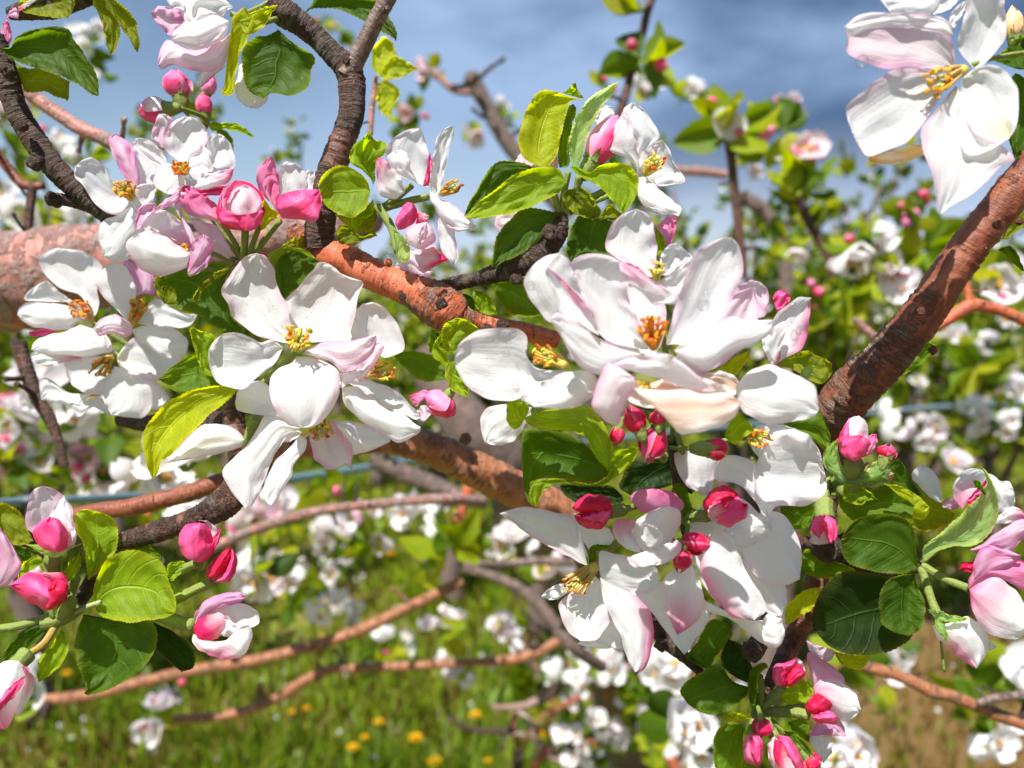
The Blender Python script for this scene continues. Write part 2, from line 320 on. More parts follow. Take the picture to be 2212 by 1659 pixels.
def patch(mb, t, s, d0, d1, cup=0.4, colf=None, nu=30, nv=17, dm=None, tw=0.0, ruf=0.05, teeth=0.0, wob=1.0, curl=0.0):
    """sheet between two traced edges (base -> marked tip); depths in cm, cup > 0 hollows it away from the viewer"""
    pts, tip = parse(t, s) if isinstance(s, str) else s
    _seed[0] += 1; sd_ = _seed[0] * 7.31
    n = len(pts); loop = np.array(pts)
    Lp = [pts[i] for i in range(0, tip + 1)]; Rp = [pts[0]] + [pts[i] for i in range(n - 1, tip - 1, -1)]
    L = resample(catmull(Lp), nu); R = resample(catmull(Rp), nu)
    if dm is None: dm = (d0 + d1) / 2 
    V = []; Cc = []; U = []; F = []
    span = max(np.abs(np.diff(loop, axis=0)).sum() / 4, 1)
    for i in range(nu):
        u = i / (nu - 1); g = math.sin(math.pi * min(1, u * .9 + .05)) ** 0.6
        dd = d0 * (1 - u) * (1 - 2 * u) + dm * 4 * u * (1 - u) + d1 * u * (2 * u - 1)
        l = L[i].copy(); r = R[i].copy(); dv = r - l; ln = np.linalg.norm(dv)
        if ln > 1e-6 and 0 < i < nu - 1:
            dv = dv / ln
            k1 = wob * noise.noise(Vector((u * 9, sd_, 1))) * 3.3; k2 = wob * noise.noise(Vector((u * 9, sd_, 7))) * 3.3
            if teeth:
                ph = (i % 3) / 3.0; k1 += teeth * (ph - .5); k2 += teeth * (ph - .5)
            l = l - dv * k1; r = r + dv * k2
        for j in range(nv):
            v = j / (nv - 1); sv = 2 * v - 1
            q = l + (r - l) * v
            nz = noise.noise(Vector((u * 2.4, v * 2.4, sd_))); nz2 = noise.noise(Vector((u * 1.5, v * 9, sd_ + 3)))
            rim = max(abs(sv) ** 2, u ** 4)
            rf = noise.noise(Vector((u * 6, sv * 3, sd_ + 9)))
            cr = noise.noise(Vector((sv * 3.1, u * .8, sd_ + 20)))
            z = dd + .50 * cup * (1 - sv * sv) * g + ruf * .6 * cr * g + tw * sv * g + curl * (max(abs(sv), u ** 2) ** 5) + ruf * (nz * 2.4 * g + nz2 * .5 * g + rf * 3.2 * rim)
            V.append(tuple(P(q[0], q[1], z))); U.append((u, v))
            Cc.append(colf(u, sv, nz * .5))
    for i in range(nu - 1):
        for j in range(nv - 1):
            a = i * nv + j; F.append((a, a + 1, a + nv + 1, a + nv))
    mb.add(V, F, Cc, U); return mb
def frames(pts3):
    n = len(pts3); T = []
    for i in range(n):
        a = pts3[max(0, i - 1)]; b = pts3[min(n - 1, i + 1)]; T.append((b - a).normalized())
    up = Vector((0.13, -1, 0.21)); X = (up - T[0] * up.dot(T[0])).normalized(); out = []
    for i in range(n):
        X = (X - T[i] * X.dot(T[i])).normalized(); out.append((X, T[i].cross(X)))
    return T, out
def tube(mb, pts3, rad, col=(0.3, 0.4, 0.1), ns=10, disp=None, cap=True, colf=None):
    """pts3 world vectors, rad list in metres"""
    T, fr = frames(pts3); V = []; F = []; C = []; U = []; s = 0
    for i, p in enumerate(pts3):
        if i: s += (p - pts3[i - 1]).length
        for j in range(ns + 1):
            a = 2 * math.pi * j / ns; dr = fr[i][0] * math.cos(a) + fr[i][1] * math.sin(a)
            r = rad[i]
            if disp: r *= disp(p, dr, s, i, rad[i])
            V.append(tuple(p + dr * r)); U.append((s * 100, j / ns)); C.append(colf(s, a, i) if colf else col)
    for i in range(len(pts3) - 1):
        for j in range(ns):
            a = i * (ns + 1) + j; F.append((a, a + 1, a + ns + 2, a + ns + 1))
    if cap:
        for k, base in ((0, 0), (len(pts3) - 1, (len(pts3) - 1) * (ns + 1))):
            V.append(tuple(pts3[k])); U.append((s * 100 * (k > 0), .5)); C.append(C[base]); c = len(V) - 1
            for j in range(ns):
                f = (base + j, base + j + 1, c); F.append(f if k else f[::-1])
    mb.add(V, F, C, U); return mb
FZ = (0.23, 0.29, 0.07); FZ2 = (0.18, 0.26, 0.04)
def stem(parent, pts, r, name='stem', col=FZ, mat='fuzz'):
    """pts (x,y,d) pixels; r px"""
    A = resample(catmull([(p[0], p[1], p[2]) for p in pts], 6), max(8, len(pts) * 4), 2)
    p3 = [P(a[0], a[1], a[2]) for a in A]; rad = [px(r, a[2]) * (1 + .12 * noise.noise(p * 700)) for a, p in zip(A, p3)]
    mb = MB(); tube(mb, p3, rad, col, 10); return mb.obj(name, M[mat], parent)
# shared anther mesh
def anther_mesh():
    V = []; F = []; C = []; nu, nv = 9, 12
    for i in range(nu):
        t = i / (nu - 1) * math.pi
        for j in range(nv):
            a = 2 * math.pi * j / nv
            r = math.sin(t) * (0.42 + 0.14 * abs(math.cos(a)) - .10 * (abs(math.sin(a)) ** 6))
            V.append((r * math.cos(a) * 1.25, r * math.sin(a) * .8 + .12 * math.cos(t) ** 2, math.cos(t)))
    for i in range(nu - 1):
        for j in range(nv): F.append((i * nv + j, i * nv + (j + 1) % nv, (i + 1) * nv + (j + 1) % nv, (i + 1) * nv + j))
    return V, F
_AV, _AF = anther_mesh(); _anth = {}
def anther_data(col):
    if col not in _anth:
        me = bpy.data.meshes.new('anther'); me.from_pydata([tuple(c * .5 for c in v) for v in _AV], [], _AF)
        me.polygons.foreach_set('use_smooth', [True] * len(me.polygons))
        ca = me.color_attributes.new('col', 'FLOAT_COLOR', 'POINT'); n = len(me.vertices)
        c = np.ones((n, 4), dtype=np.float32); c[:, :3] = col; ca.data.foreach_set('color', c.ravel()); me.materials.append(M['anth']); _anth[col] = me
    return _anth[col]
ACOL = {'y': [(0.90, 0.52, 0.03), (0.92, 0.62, 0.08), (0.88, 0.44, 0.02)], 'o': [(0.97, 0.45, 0.01), (0.92, 0.38, 0.02), (0.82, 0.17, 0.01)], 'b': [(0.55, 0.15, 0.02), (0.80, 0.34, 0.03), (0.88, 0.55, 0.06)], 'm': [(0.95, 0.70, 0.06), (0.95, 0.78, 0.20), (0.95, 0.66, 0.08), (0.92, 0.25, 0.01), (0.82, 0.17, 0.01)]}
def stamens(parent, x, y, d, dx, dy, spread, n, dd, cols='m', size=13, seed=1, pist=4, frad=2.5, fcol=(0.93, 0.82, 0.28)):
    rnd = random.Random(seed)
    for k in range(n):
        a = 2 * math.pi * (k + rnd.random() * .7) / n; rr = math.sqrt(rnd.random() * .8 + .2) * spread
        tx, ty = x + dx + math.cos(a) * rr, y + dy + math.sin(a) * rr * .85
        bx, by = x + math.cos(a) * spread * .22, y + math.sin(a) * spread * .2
        td = d - dd * (0.75 + .4 * rnd.random())
        mx_, my_ = lerp(bx, tx, .5) + rnd.uniform(-3, 3), lerp(by, ty, .5) + rnd.uniform(-3, 3) - 2
        A = catmull([(bx, by, d), (mx_, my_, lerp(d, td, .6)), (tx, ty, td)], 5)
        p3 = [P(*q) for q in A]; mb = MB()
        tube(mb, p3, [px(1.25 * frad * (1 - .3 * i / len(p3)), d) for i in range(len(p3))], fcol, 7)
        st = mb.obj('stamen', M['fil'], parent)
        o = bpy.data.objects.new('anther', anther_data(rnd.choice(ACOL[cols]))); COL.objects.link(o); o.parent = st
        o.location = p3[-1] - Vector(parent.location)
        o.location = Vector(o.location) - Vector(st.location)
        o.rotation_euler = (rnd.uniform(0, 6), rnd.uniform(0, 6), rnd.uniform(0, 6)); sz = px(size, td) * rnd.uniform(1.1, 1.5); o.scale = (sz * .8, sz * .8, sz)
    mb = MB(); c_ = P(x, y, d - .12 * dd); t_ = P(x + dx * .45, y + dy * .45, d - dd * .5); R0 = px(spread * .34, d)
    tube(mb, [c_.lerp(t_, i / 6) for i in range(7)], [R0 * q for q in (.75, 1, 1, .92, .75, .5, .12)], (0.86, 0.74, 0.18), 14, disp=lambda p, dr, s_, i_, r0: 1 + .3 * noise.noise((p + dr * r0) * 2500)); mb.obj('stamen_base', M['fil'], parent)
    for k in range(pist):
        a = rnd.uniform(0, 6.28); tx, ty = x + dx * .95 + math.cos(a) * spread * .3, y + dy * .95 + math.sin(a) * spread * .3
        td = d - dd * 1.0
        A = catmull([(x, y, d), (lerp(x, tx, .5), lerp(y, ty, .5) - 1, lerp(d, td, .5)), (tx, ty, td)], 5); p3 = [P(*q) for q in A]; mb = MB()
        tube(mb, p3, [px(2.4 if i < len(p3) - 2 else 4.2, d) for i in range(len(p3))], (0.66, 0.66, 0.18), 7)
        mb.obj('pistil', M['fil'], parent)
def flower(label, petals, st=None, stems=None, group=None, name='apple_blossom', cat='blossom', extra=None):
    """petals: (tile, outline, d0, d1, cup, kind[, opts])"""
    pts, tip = parse(petals[0][0], petals[0][1]); loc = P(pts[0][0], pts[0][1], petals[0][2])
    r = empty(name, loc, label, cat, group)
    for pt in petals:
        t, s, d0, d1, cup, kind = pt[:6]; op = pt[6] if len(pt) > 6 else {}
        mb = MB(); patch(mb, t, s, d0, d1, cup, lambda u, sv, n, k=kind: petal_col(k, u, sv, n), **op)
        mb.obj('petal', M['bud'] if kind in ('c', 'h') else M['petal'], r)
    if st: 
        for q in (st if isinstance(st, list) else [st]): stamens(r, **q)
    for sp in (stems or []): stem(r, sp[0], sp[1], sp[2] if len(sp) > 2 else 'stem', FZ)
    return r
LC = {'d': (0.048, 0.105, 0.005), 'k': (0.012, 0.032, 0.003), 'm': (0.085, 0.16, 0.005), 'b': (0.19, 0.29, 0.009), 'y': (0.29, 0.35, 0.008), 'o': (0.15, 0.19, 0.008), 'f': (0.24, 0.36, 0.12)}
def leaf(label, patches, petiole=None, group=None):
    mb = MB(); first = patches[0]; pts, _ = parse(first[0], first[1]); loc = P(pts[0][0], pts[0][1], first[2])
    for pt in patches:
        t, s, d0, d1, cup, kind = pt[:6]; op = dict(pt[6]) if len(pt) > 6 else {}
        base = LC[kind]
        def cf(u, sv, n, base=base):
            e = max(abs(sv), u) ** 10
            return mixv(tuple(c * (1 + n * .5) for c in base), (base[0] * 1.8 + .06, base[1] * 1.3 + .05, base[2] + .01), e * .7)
        op.setdefault('nu', 70); op.setdefault('teeth', 2.6); op.setdefault('ruf', .07); op.setdefault('nv', 19)
        patch(mb, t, s, d0, d1, cup, cf, **op)
    o = mb.obj('leaf', M['leaf'], None, origin=loc); tag(o, label, 'leaf', group)
    if petiole: stem(o, petiole[0], petiole[1], 'petiole', FZ2)
    return o
def bud(label, t, base, tip, w, d, tilt=0.0, kind='c', kinds=None, npet=4, node=None, group=None, seed=0, opening=0.0, cal=1.0, stemr=5, sharp=1.0, phase=None):
    """closed bud: overlapping petals wrapped on an ovoid, woolly calyx with sepals, stalk to node (x,y,d display px)"""
    b2 = tl(t, *base); t2 = tl(t, *tip); w = w / 4.0 if t else w
    rnd = random.Random(seed * 13 + 5)
    B = P(b2[0], b2[1], d); T_ = P(t2[0], t2[1], d - tilt); ax = (T_ - B); Ln = ax.length; a = ax.normalized(); W = px(w, d) / 2
    sx = a.cross(FW).normalized(); sy = sx.cross(a).normalized()      # sy points away from the camera
    r = empty('flower_bud', B, label, 'bud', group)
    kinds = kinds or [kind] * npet; ph0 = rnd.uniform(0, 6) if phase is None else phase
    for k in range(npet):
        phc = ph0 + k * 2 * math.pi / npet; V = []; F = []; C = []; U = []; nu, nv = 20, 15
        tl_ = (.80 if k % 2 else 1.0) - .06 * rnd.random() + opening * .05; inn = (1.0 if k % 2 else .90); half = math.radians(72 if npet > 3 else 88)
        for i in range(nu):
            u = i / (nu - 1); tt = u * tl_
            prof = (math.sin(math.pi * min(1, (tt * .93 + .07)) ** (.80 * sharp)) + 1e-6)
            prof = max(prof, 0) ** (.62 if tt < .45 else .62 + .5 * (tt - .45))
            wl = 1.0 if u < .55 else math.sqrt(max(0, 1 - ((u - .55) / .47) ** 2)) * .97 + .03
            for j in range(nv):
                s = 2 * j / (nv - 1) - 1; an = phc + s * half * wl
                nz = noise.noise(Vector((u * 3, s * 2, seed + k * 3.3)))
                rr = inn * W * prof * (1 + .13 * s + .10 * nz + .05 * math.cos(an * 3 + k) + opening * u * u * 0.9) + W * .015 * k
                p = B + a * (Ln * tt + W * .04 * nz) + (sx * math.cos(an) + sy * math.sin(an)) * rr
                V.append(tuple(p)); U.append((u, j / (nv - 1))); C.append(mixv(petal_col(kinds[k % len(kinds)], u, s, nz * .5), PK0, max(0, s - .72) * 1.6 + max(0, u - .8) * .9))
        for i in range(nu - 1):
            for j in range(nv - 1):
                q = i * nv + j; F.append((q, q + 1, q + nv + 1, q + nv))
        mesh_obj('petal', V, F, M['bud'], r, C, U)
    # calyx cup + sepals
    mb = MB(); cl = W * 1.25 * cal
    p3 = [B - a * cl + a * cl * 1.25 * i / 6 for i in range(7)]
    tube(mb, p3, [W * cal * q for q in (.30, .42, .52, .58, .60, .62, .62)], FZ, 14, disp=lambda p, dr, s, i, r0: 1 + .12 * noise.noise((p + dr * .002) * 900))
    for k in range(5):
        an = ph0 + k * 2 * math.pi / 5; dr = sx * math.cos(an) + sy * math.sin(an); tg = a.cross(dr)
        V = []; F = []; C = []; U = []; L2 = W * 1.15 * cal
        for i in range(8):
            u = i / 7
            for j in range(5):
                s = 2 * j / 4 - 1
                p = B - a * W * .05 + a * L2 * u * .72 + dr * (W * .66 * cal + W * .42 * u * u * (1 + .4 * math.sin(k * 3 + seed))) + tg * s * W * .26 * cal * (1 - u) ** .7
                V.append(tuple(p)); U.append((u, j / 4)); C.append(mixv(FZ, (0.30, 0.16, 0.05), u ** 3))
        for i in range(7):
            for j in range(4):
                q = i * 5 + j; F.append((q, q + 1, q + 6, q + 5))
        mb.add(V, F, C, U)
    mb.obj('calyx', M['fuzz'], r)
    if node:
        Sb = B - a * cl * .95; Nn = P(*node); mid = Sb.lerp(Nn, .5) - a * (Sb - Nn).length * .18; 
        cc = catmull([tuple(Sb), tuple(mid), tuple(Nn)], 8); p3 = [Vector(q) for q in cc]; mb = MB()
        tube(mb, p3, [px(stemr, d)] * len(p3), FZ2, 9); mb.obj('stalk', M['fuzz'], r)
    return r
def rdir0(r): return Vector((r.gauss(0, 1), r.gauss(0, 1), r.gauss(0, 1) + .6)).normalized()
def branch(label, pts, mat, kind=0.5, knots=(), ns=30, rough=1.0, group=None, name='branch', cat='branch', dens=7.0, flk=None, spurs=None):
    """pts (x, y, d cm, r px)"""
    pts = [(q[0], q[1], ZM(q[2]), q[3]) for q in pts]; A = catmull(pts, 10)
    p3 = [P(a[0], a[1], a[2]) for a in A]; rr = [px(max(1, a[3]), a[2]) for a in A]
    Q = np.array([list(p) + [r] for p, r in zip(p3, rr)]); tot = np.linalg.norm(np.diff(Q[:, :3], axis=0), axis=1).sum()
    n = int(max(16, min(420, tot / (sum(rr) / len(rr)) * dens))); Q = resample(Q, n, 3)
    p3 = [Vector(q[:3]) for q in Q]; rr = list(Q[:, 3])
    sd_ = len(label) * 1.7
    def disp(p, dr, s, i, r0):
        k = s / r0
        rg = noise.noise(Vector((k * 2.6, sd_, 0.4 * dr.x))) ; fl = noise.noise((p + dr * r0) * (1.1 / r0)); f2 = noise.noise((p + dr * r0) * (3.2 / r0))
        return 1 + rough * (.05 * rg + .08 * fl + .05 * f2 + .05 * max(0, noise.noise((p + dr * r0) * (6.5 / r0))))
    def cf(s, a, i):
        f = (flk(i / n) if flk else kind); return (f, f, f)
    mb = MB(); tube(mb, p3, rr, ns=ns, disp=disp, colf=cf)
    o = mb.obj(name, M[mat], None, origin=p3[0]); tag(o, label, cat, group)
    if spurs is None: spurs = 0 if (pts[0][2] < 30 or pts[1][3] > 30) else max(2, int(tot / .035))
    rs_ = random.Random(len(label) * 31 + n)
    for q in range(min(spurs, 14)):
        i = rs_.randint(3, n - 4); c = p3[i]; tg = (p3[i + 1] - p3[i - 1]).normalized(); dv = (rdir0(rs_) - tg * .3); dv = (dv - tg * dv.dot(tg)).normalized() + tg * rs_.uniform(-.5, .6); R = rr[i]; L = R * rs_.uniform(2.2, 5.0)
        mid = c + dv * L * .5 + Vector((0, 0, rs_.uniform(0, .25) * L)); en = c + dv * L + Vector((0, 0, rs_.uniform(0, .5) * L)); cc = [Vector(v) for v in catmull([tuple(c), tuple(mid), tuple(en)], 6)]; m2 = MB()
        tube(m2, cc, [lerp(min(R * .5, .0035), min(R * .26, .002), k / len(cc)) * (1.0 + (.5 if k > len(cc) - 3 else 0)) for k in range(len(cc))], (.6, .6, .6), 9, disp=lambda p, dr, s_, i_, r0: 1 + .2 * noise.noise((p + dr * r0) * (2 / r0))); m2.obj('spur', M['bark_dark' if rs_.random() < .5 else mat], o)
    for kn in knots:                 # (x, y, d, r px, squash) wrinkled bark knobs
        kx, ky, kd, kr = kn[0], kn[1], ZM(kn[2]), kn[3]; R = px(kr, kd); c = P(kx, ky, kd) + FW * R * .45; V = []; F = []; C = []; U = []; nu, nv = 18, 24
        hol = kn[4] if len(kn) > 4 else 0.0
        for i in range(nu):
            th = math.pi * i / (nu - 1)
            for j in range(nv):
                ph = 2 * math.pi * j / nv
                q = Vector((math.sin(th) * math.cos(ph), -math.cos(th), math.sin(th) * math.sin(ph)))
                rad = R * (1 + .34 * noise.noise(q * 1.5 + c * 50) + .16 * noise.noise(q * 4 + c * 90) + .06 * math.sin(th * 9))
                if hol and th < .75: rad *= 1 - hol * (1 - th / .75)
                V.append(tuple(c + q * rad)); U.append((i / nu * .8, j / nv)); C.append((.55, 1, 1))
        for i in range(nu - 1):
            for j in range(nv): F.append((i * nv + j, i * nv + (j + 1) % nv, (i + 1) * nv + (j + 1) % nv, (i + 1) * nv + j))
        mesh_obj('knot', V, F, M['bark_dark' if hol else mat], o, C, U)
    return o
def drop(label, x, y, d, r, sy=1.0, group='water drops on the petals', mat='water_bead'):
    V = []; F = []; c = P(x, y, d); R = px(r, d); nu, nv = 14, 18
    for i in range(nu):
        th = math.pi * i / (nu - 1)
        for j in range(nv):
            ph = 2 * math.pi * j / nv
            V.append(tuple(c + Vector((math.sin(th) * math.cos(ph), math.sin(th) * math.sin(ph), math.cos(th) * sy * (1 + .25 * max(0, math.cos(th)) * (sy > 1)))) * R))
    for i in range(nu - 1):
        for j in range(nv): F.append((i * nv + j, (i + 1) * nv + j, (i + 1) * nv + (j + 1) % nv, i * nv + (j + 1) % nv))
    o = mesh_obj('water_drop', V, F, M[mat], None, origin=tuple(c)); tag(o, label, 'water drop', group); return o
# ================================================================ branches of the near tree
branch('grey-brown vertical branch forking in a Y, rising from the orange branch toward the top edge', [(692,535,22.3,31),(690,500,22.2,32),(700,440,22,31),(716,370,22,30),(738,310,22,28),(758,250,22,27),(760,190,22,29),(752,150,22,29),(720,118,22,24),(688,84,22,24),(650,52,21.8,26),(615,28,21.6,30),(585,5,21.5,26)], 'bark_dark', .35, [(752,128,21.6,13)], dens=9, flk=lambda t: .5 if t < .28 else (-.15 if t < .42 else (.4 if t < .62 else .75)))
branch('smooth brown twig slanting up right from the Y fork to the top edge', [(750,165,21.9,24),(768,130,21.8,21),(792,85,21.6,19),(815,38,21.4,18),(848,-20,21.2,17)], 'bark_grey', -.1, [(832,18,21.0,9)], rough=.5)
branch('bright orange branch with a swollen scarred knot running down right behind the white blossoms', [(640,505,23.2,24),(672,528,22.8,30),(715,552,22.4,36),(760,568,22.2,35),(800,590,22,35),(850,612,22,34),(895,630,21.9,37),(930,648,21.7,46),(962,668,21.6,49),(990,690,21.7,38),(1030,698,21.9,24),(1080,706,22,20),(1130,716,22.3,20),(1200,735,22.8,20)], 'bark_orange', 0.0, [(838,567,20.9,9),(952,655,19.2,12,.6),(869,640,19.9,8,.5),(1085,702,20.8,13,.3)], dens=9, flk=lambda t: .5 if t < .16 else (.0 if t < .5 else (.45 if t < .74 else .15)))
branch('short grey ringed spur growing right from the orange knot to the leaf cluster', [(945,622,21.9,15),(985,612,21.6,16),(1030,602,21.4,16),(1065,592,21.3,20),(1100,580,21.2,25),(1145,560,21.1,28),(1180,535,21.2,26),(1205,500,21.2,22),(1212,460,21.2,15)], 'bark_dark', .6, [(1190,500,20.6,17),(1115,602,20.6,12)], dens=11)
branch('thick reddish-brown branch slanting from the right edge down to the big bud cluster', [(2290,300,18.6,41),(2212,385,18.8,40),(2140,475,19.1,39),(2070,565,19.4,40),(2010,655,19.7,42),(1955,725,20,45),(1905,785,20.3,47),(1860,825,20.6,50),(1820,870,21,50),(1795,925,21.6,44),(1790,1000,22.2,34),(1780,1090,22.6,28),(1775,1190,22.8,26),(1755,1290,22.8,24),(1715,1380,22.8,22),(1690,1425,22.8,18)], 'bark_red', -.12, [(2158,485,17.9,10),(2205,478,18.0,8),(1988,672,18.9,10),(2018,757,19.3,9),(1868,800,19.5,16),(1830,858,20.2,22)], dens=7, flk=lambda t: -.2 if t < .27 else (.15 if t < .34 else (.62 if t < .5 else .5)))
branch('dark gnarled branch with rough spurs coming down from the top left corner', [(-20,80,20.9,26),(0,130,21,26),(15,170,21,25),(28,215,21.1,24),(48,260,21.2,24),(80,310,21.3,25),(112,355,21.4,25),(150,395,21.6,24),(195,432,21.8,23),(240,470,22,22),(280,520,22.2,20)], 'bark_dark', .75, [(72,348,20.6,17,.3),(12,150,20.4,15),(45,270,20.6,12)], dens=10)
branch('dark bud spur sticking out left behind the upper left blossoms', [(236,468,22.1,17),(195,446,21.9,15),(150,434,21.7,13),(122,430,21.5,14),(104,432,21.5,13)], 'bark_dark', .9, [(108,424,21.3,11),(120,438,21.2,10)])
branch('smooth tan branch out of focus crossing behind the upper left leaves', [(-30,160,31,13),(50,195,31,14),(110,235,31,15),(170,275,31,15),(235,305,31,15),(300,345,31,15),(380,400,31,14)], 'bark_pink', .1)
branch('thin dark red twig curving down at the left edge below the gnarled branch', [(-20,310,33,9),(15,360,33,10),(50,398,33,10),(95,402,33,8)], 'bark_red', .1)
branch('dark twig dropping straight down onto the pink limb at the left edge', [(72,398,33,9),(66,440,33,9),(62,480,33,9),(60,520,33,10)], 'bark_dark', .3)
branch('thick pale pink limb lit from above crossing the left edge behind the blossoms', [(-60,612,33,110),(20,610,33,106),(120,590,33,98),(220,572,33,88),(330,558,33,76),(440,545,33,66),(540,528,33,58),(640,510,33.5,52),(720,500,34,44),(800,470,35,34)], 'bark_pink', .18, ns=48, dens=9)
branch('brown-orange branch hanging behind the low centre with shadow bands', [(560,985,25.5,22),(640,968,26,23),(720,962,26.5,26),(800,950,27,29),(860,952,27.5,32),(930,968,28,36),(1000,1000,28.5,39),(1070,1035,29,40),(1130,1065,29.5,41),(1200,1100,30,40),(1280,1130,31,36)], 'bark_tan', .0, [(1005,948,27.6,12)], dens=7)
branch('short scaly spur with orange bark rising right from the lower left leaves', [(262,1168,20.9,18),(300,1160,20.9,22),(350,1145,20.9,24),(400,1128,20.9,23),(440,1112,20.9,26),(478,1092,20.9,33),(505,1062,21.1,32),(520,1020,21.5,26),(515,960,21.9,24),(505,900,22.2,23),(530,850,22.4,22)], 'bark_dark', .2, [(425,1120,20.2,15)], dens=11, flk=lambda t: .25 if t < .3 else (.6 if t < .45 else .0))
branch('dull red branch out of focus running left from the hanging white petals', [(500,1030,26,16),(450,1050,26,19),(390,1070,26,19),(330,1085,26,19),(270,1098,26.2,19),(200,1105,26.5,17),(140,1118,27,14)], 'bark_red', -.1)
branch('thin brown twig below the wire in the lower middle, crossing left to right', [(430,1195,38,11),(500,1165,38,11),(560,1140,38,11),(640,1115,38,11),(720,1098,38,10),(800,1090,38,10),(880,1082,38,10),(960,1078,38,12),(1040,1082,39,10)], 'bark_pink', .35)
branch('long orange shoot rising right across the lower left grass', [(40,1512,46,10),(120,1510,46,12),(210,1498,46,12),(300,1475,46,12),(400,1452,46,12),(480,1438,46,13),(560,1425,46,12),(650,1402,46,12),(740,1375,46,12),(800,1352,46,13),(860,1322,46,12),(930,1290,46,12),(1000,1254,46,11)], 'bark_tan', .12)
branch('lower orange shoot ending in pale buds above the dark grass', [(352,1555,52,8),(400,1553,52,9),(470,1548,52,10),(540,1532,52,10),(600,1508,52,11),(650,1475,52,11),(710,1447,52,10),(770,1443,52,10),(850,1440,52,10),(900,1438,52,9),(1000,1432,52,9),(1100,1425,52,11),(1160,1408,52,12),(1215,1378,52,11)], 'bark_tan', .05)
branch('brown twig dropping from the middle twigs to the orange curve beside the white bottom blossom', [(1000,1225,44,13),(1060,1243,44,11),(1120,1270,44,12),(1165,1308,44,14),(1200,1350,44,14),(1240,1400,44,13),(1300,1440,45,13)], 'bark_grey', .2)
branch('thin grey twig running right toward the long lower blossom', [(1035,1218,44,7),(1100,1216,44,8),(1170,1212,44,9),(1240,1215,44,10)], 'bark_grey', .2)
branch('orange and grey twig slanting down to the right edge under the hanging pink blossom', [(1830,1430,35,10),(1890,1445,35,13),(1930,1456,35,12),(1970,1472,35,13),(2010,1492,35,14),(2060,1505,35,13),(2110,1525,35,13),(2160,1546,35,14),(2240,1575,35,12)], 'bark_tan', .1)
branch('pale grey twig meeting the orange one at the right edge', [(2112,1520,34.8,8),(2150,1508,34.8,9),(2200,1502,34.8,9),(2250,1498,34.8,9)], 'bark_grey', .1)
branch('pinkish forked twig out of focus right of the thick reddish branch', [(1980,725,34,11),(2030,700,34,13),(2075,672,34,14),(2100,660,34,15),(2140,665,34,12),(2185,680,34,12),(2240,706,34,12)], 'bark_orange', .05)
branch('side twig rising from the fork of the pinkish twig', [(2098,662,34,11),(2092,640,34,9),(2088,610,34,8)], 'bark_orange', .05)
branch('pinkish twig stub out of focus left of the thick reddish branch', [(1845,688,36,7),(1870,712,36,9),(1900,735,36,9),(1950,760,36,8)], 'bark_pink', .1)
branch('black pruned spur end below the right bottom blossom', [(1655,1370,21.6,14),(1642,1385,21.4,19),(1630,1402,21.2,21),(1622,1412,21.0,20)], 'bark_dark', .9, [(1625,1408,20.5,20,.7)])
branch('black spur tip above the round dark right leaves', [(1830,1160,21.4,12),(1808,1180,21.3,20),(1784,1192,21,24)], 'bark_dark', .9, [(1782,1192,20.4,23,.6)])
branch('dark twig between the long hanging bottom petals', [(1400,1320,22,18),(1425,1360,22,22),(1445,1390,22,17),(1480,1420,22,13),(1515,1455,22,9)], 'bark_dark', .6, [(1430,1395,21.5,14)])
branch('dark spur at the top left edge behind the leaf', [(20,30,22,13),(60,22,22,20),(110,15,22,24),(160,0,22,22),(210,-20,22,20)], 'bark_dark', .5)
branch('dark branch stump out of focus behind the yellow leaf', [(500,915,22.6,26),(450,905,23.5,22),(390,910,25,20),(320,915,26,18),(260,905,26.5,15)], 'bark_dark', .6)
branch('thin black upright twig against the sky with green leaves near its tip', [(1418,-30,42,9),(1400,20,42,9),(1388,70,42,9),(1376,120,42,9),(1362,165,42,9),(1348,215,42,10),(1330,270,42,10),(1320,330,42,10)], 'bark_dark', .1, rough=.5)
branch('dark pruned branch with a stub tip leaning against the blue sky', [(1018,160,55,15),(1030,190,55,18),(1050,225,55,16),(1070,265,55,17),(1095,305,55,18),(1125,345,55,18),(1170,400,55,18),(1230,470,55,18)], 'bark_grey', .55, [(1020,168,54,15)])
branch('curving pinkish twig leaving the pruned branch to the left', [(1028,195,55,9),(1000,200,55,7),(975,190,55,8),(950,168,55,7),(930,150,55,6)], 'bark_pink', .1)
branch('straight black twig standing right of centre below the flower tuft', [(1572,300,44,9),(1580,345,44,10),(1585,400,44,10),(1592,460,44,10),(1600,530,44,10),(1606,600,44,10)], 'bark_dark', .1, rough=.5)
branch('blurred brown branch curving down behind the straight black twig', [(1590,425,60,15),(1630,440,60,16),(1665,475,60,15),(1690,520,60,16),(1698,580,60,15),(1700,640,60,14)], 'bark_grey', .3)
branch('slim dark twig slanting down through the right foliage', [(1722,420,50,9),(1740,465,50,10),(1758,500,50,9),(1782,548,50,8),(1800,600,50,8)], 'bark_dark', .2)
branch('pinkish horizontal twig out of focus right of the upper white blossom', [(1400,360,50,9),(1470,368,50,9),(1530,372,50,10),(1570,378,50,9)], 'bark_pink', .1)
branch('broken grey limb in the middle behind the hanging branch', [(800,990,46,12),(840,1008,46,19),(890,1030,46,20),(940,1050,46,20),(990,1070,46,18),(1040,1085,47,16)], 'bark_grey', .4)
branch('short pink twig crossing the grey trunk', [(990,1125,44,12),(1000,1095,44,11),(1012,1060,44,13),(1022,1030,44,11)], 'bark_orange', .1)
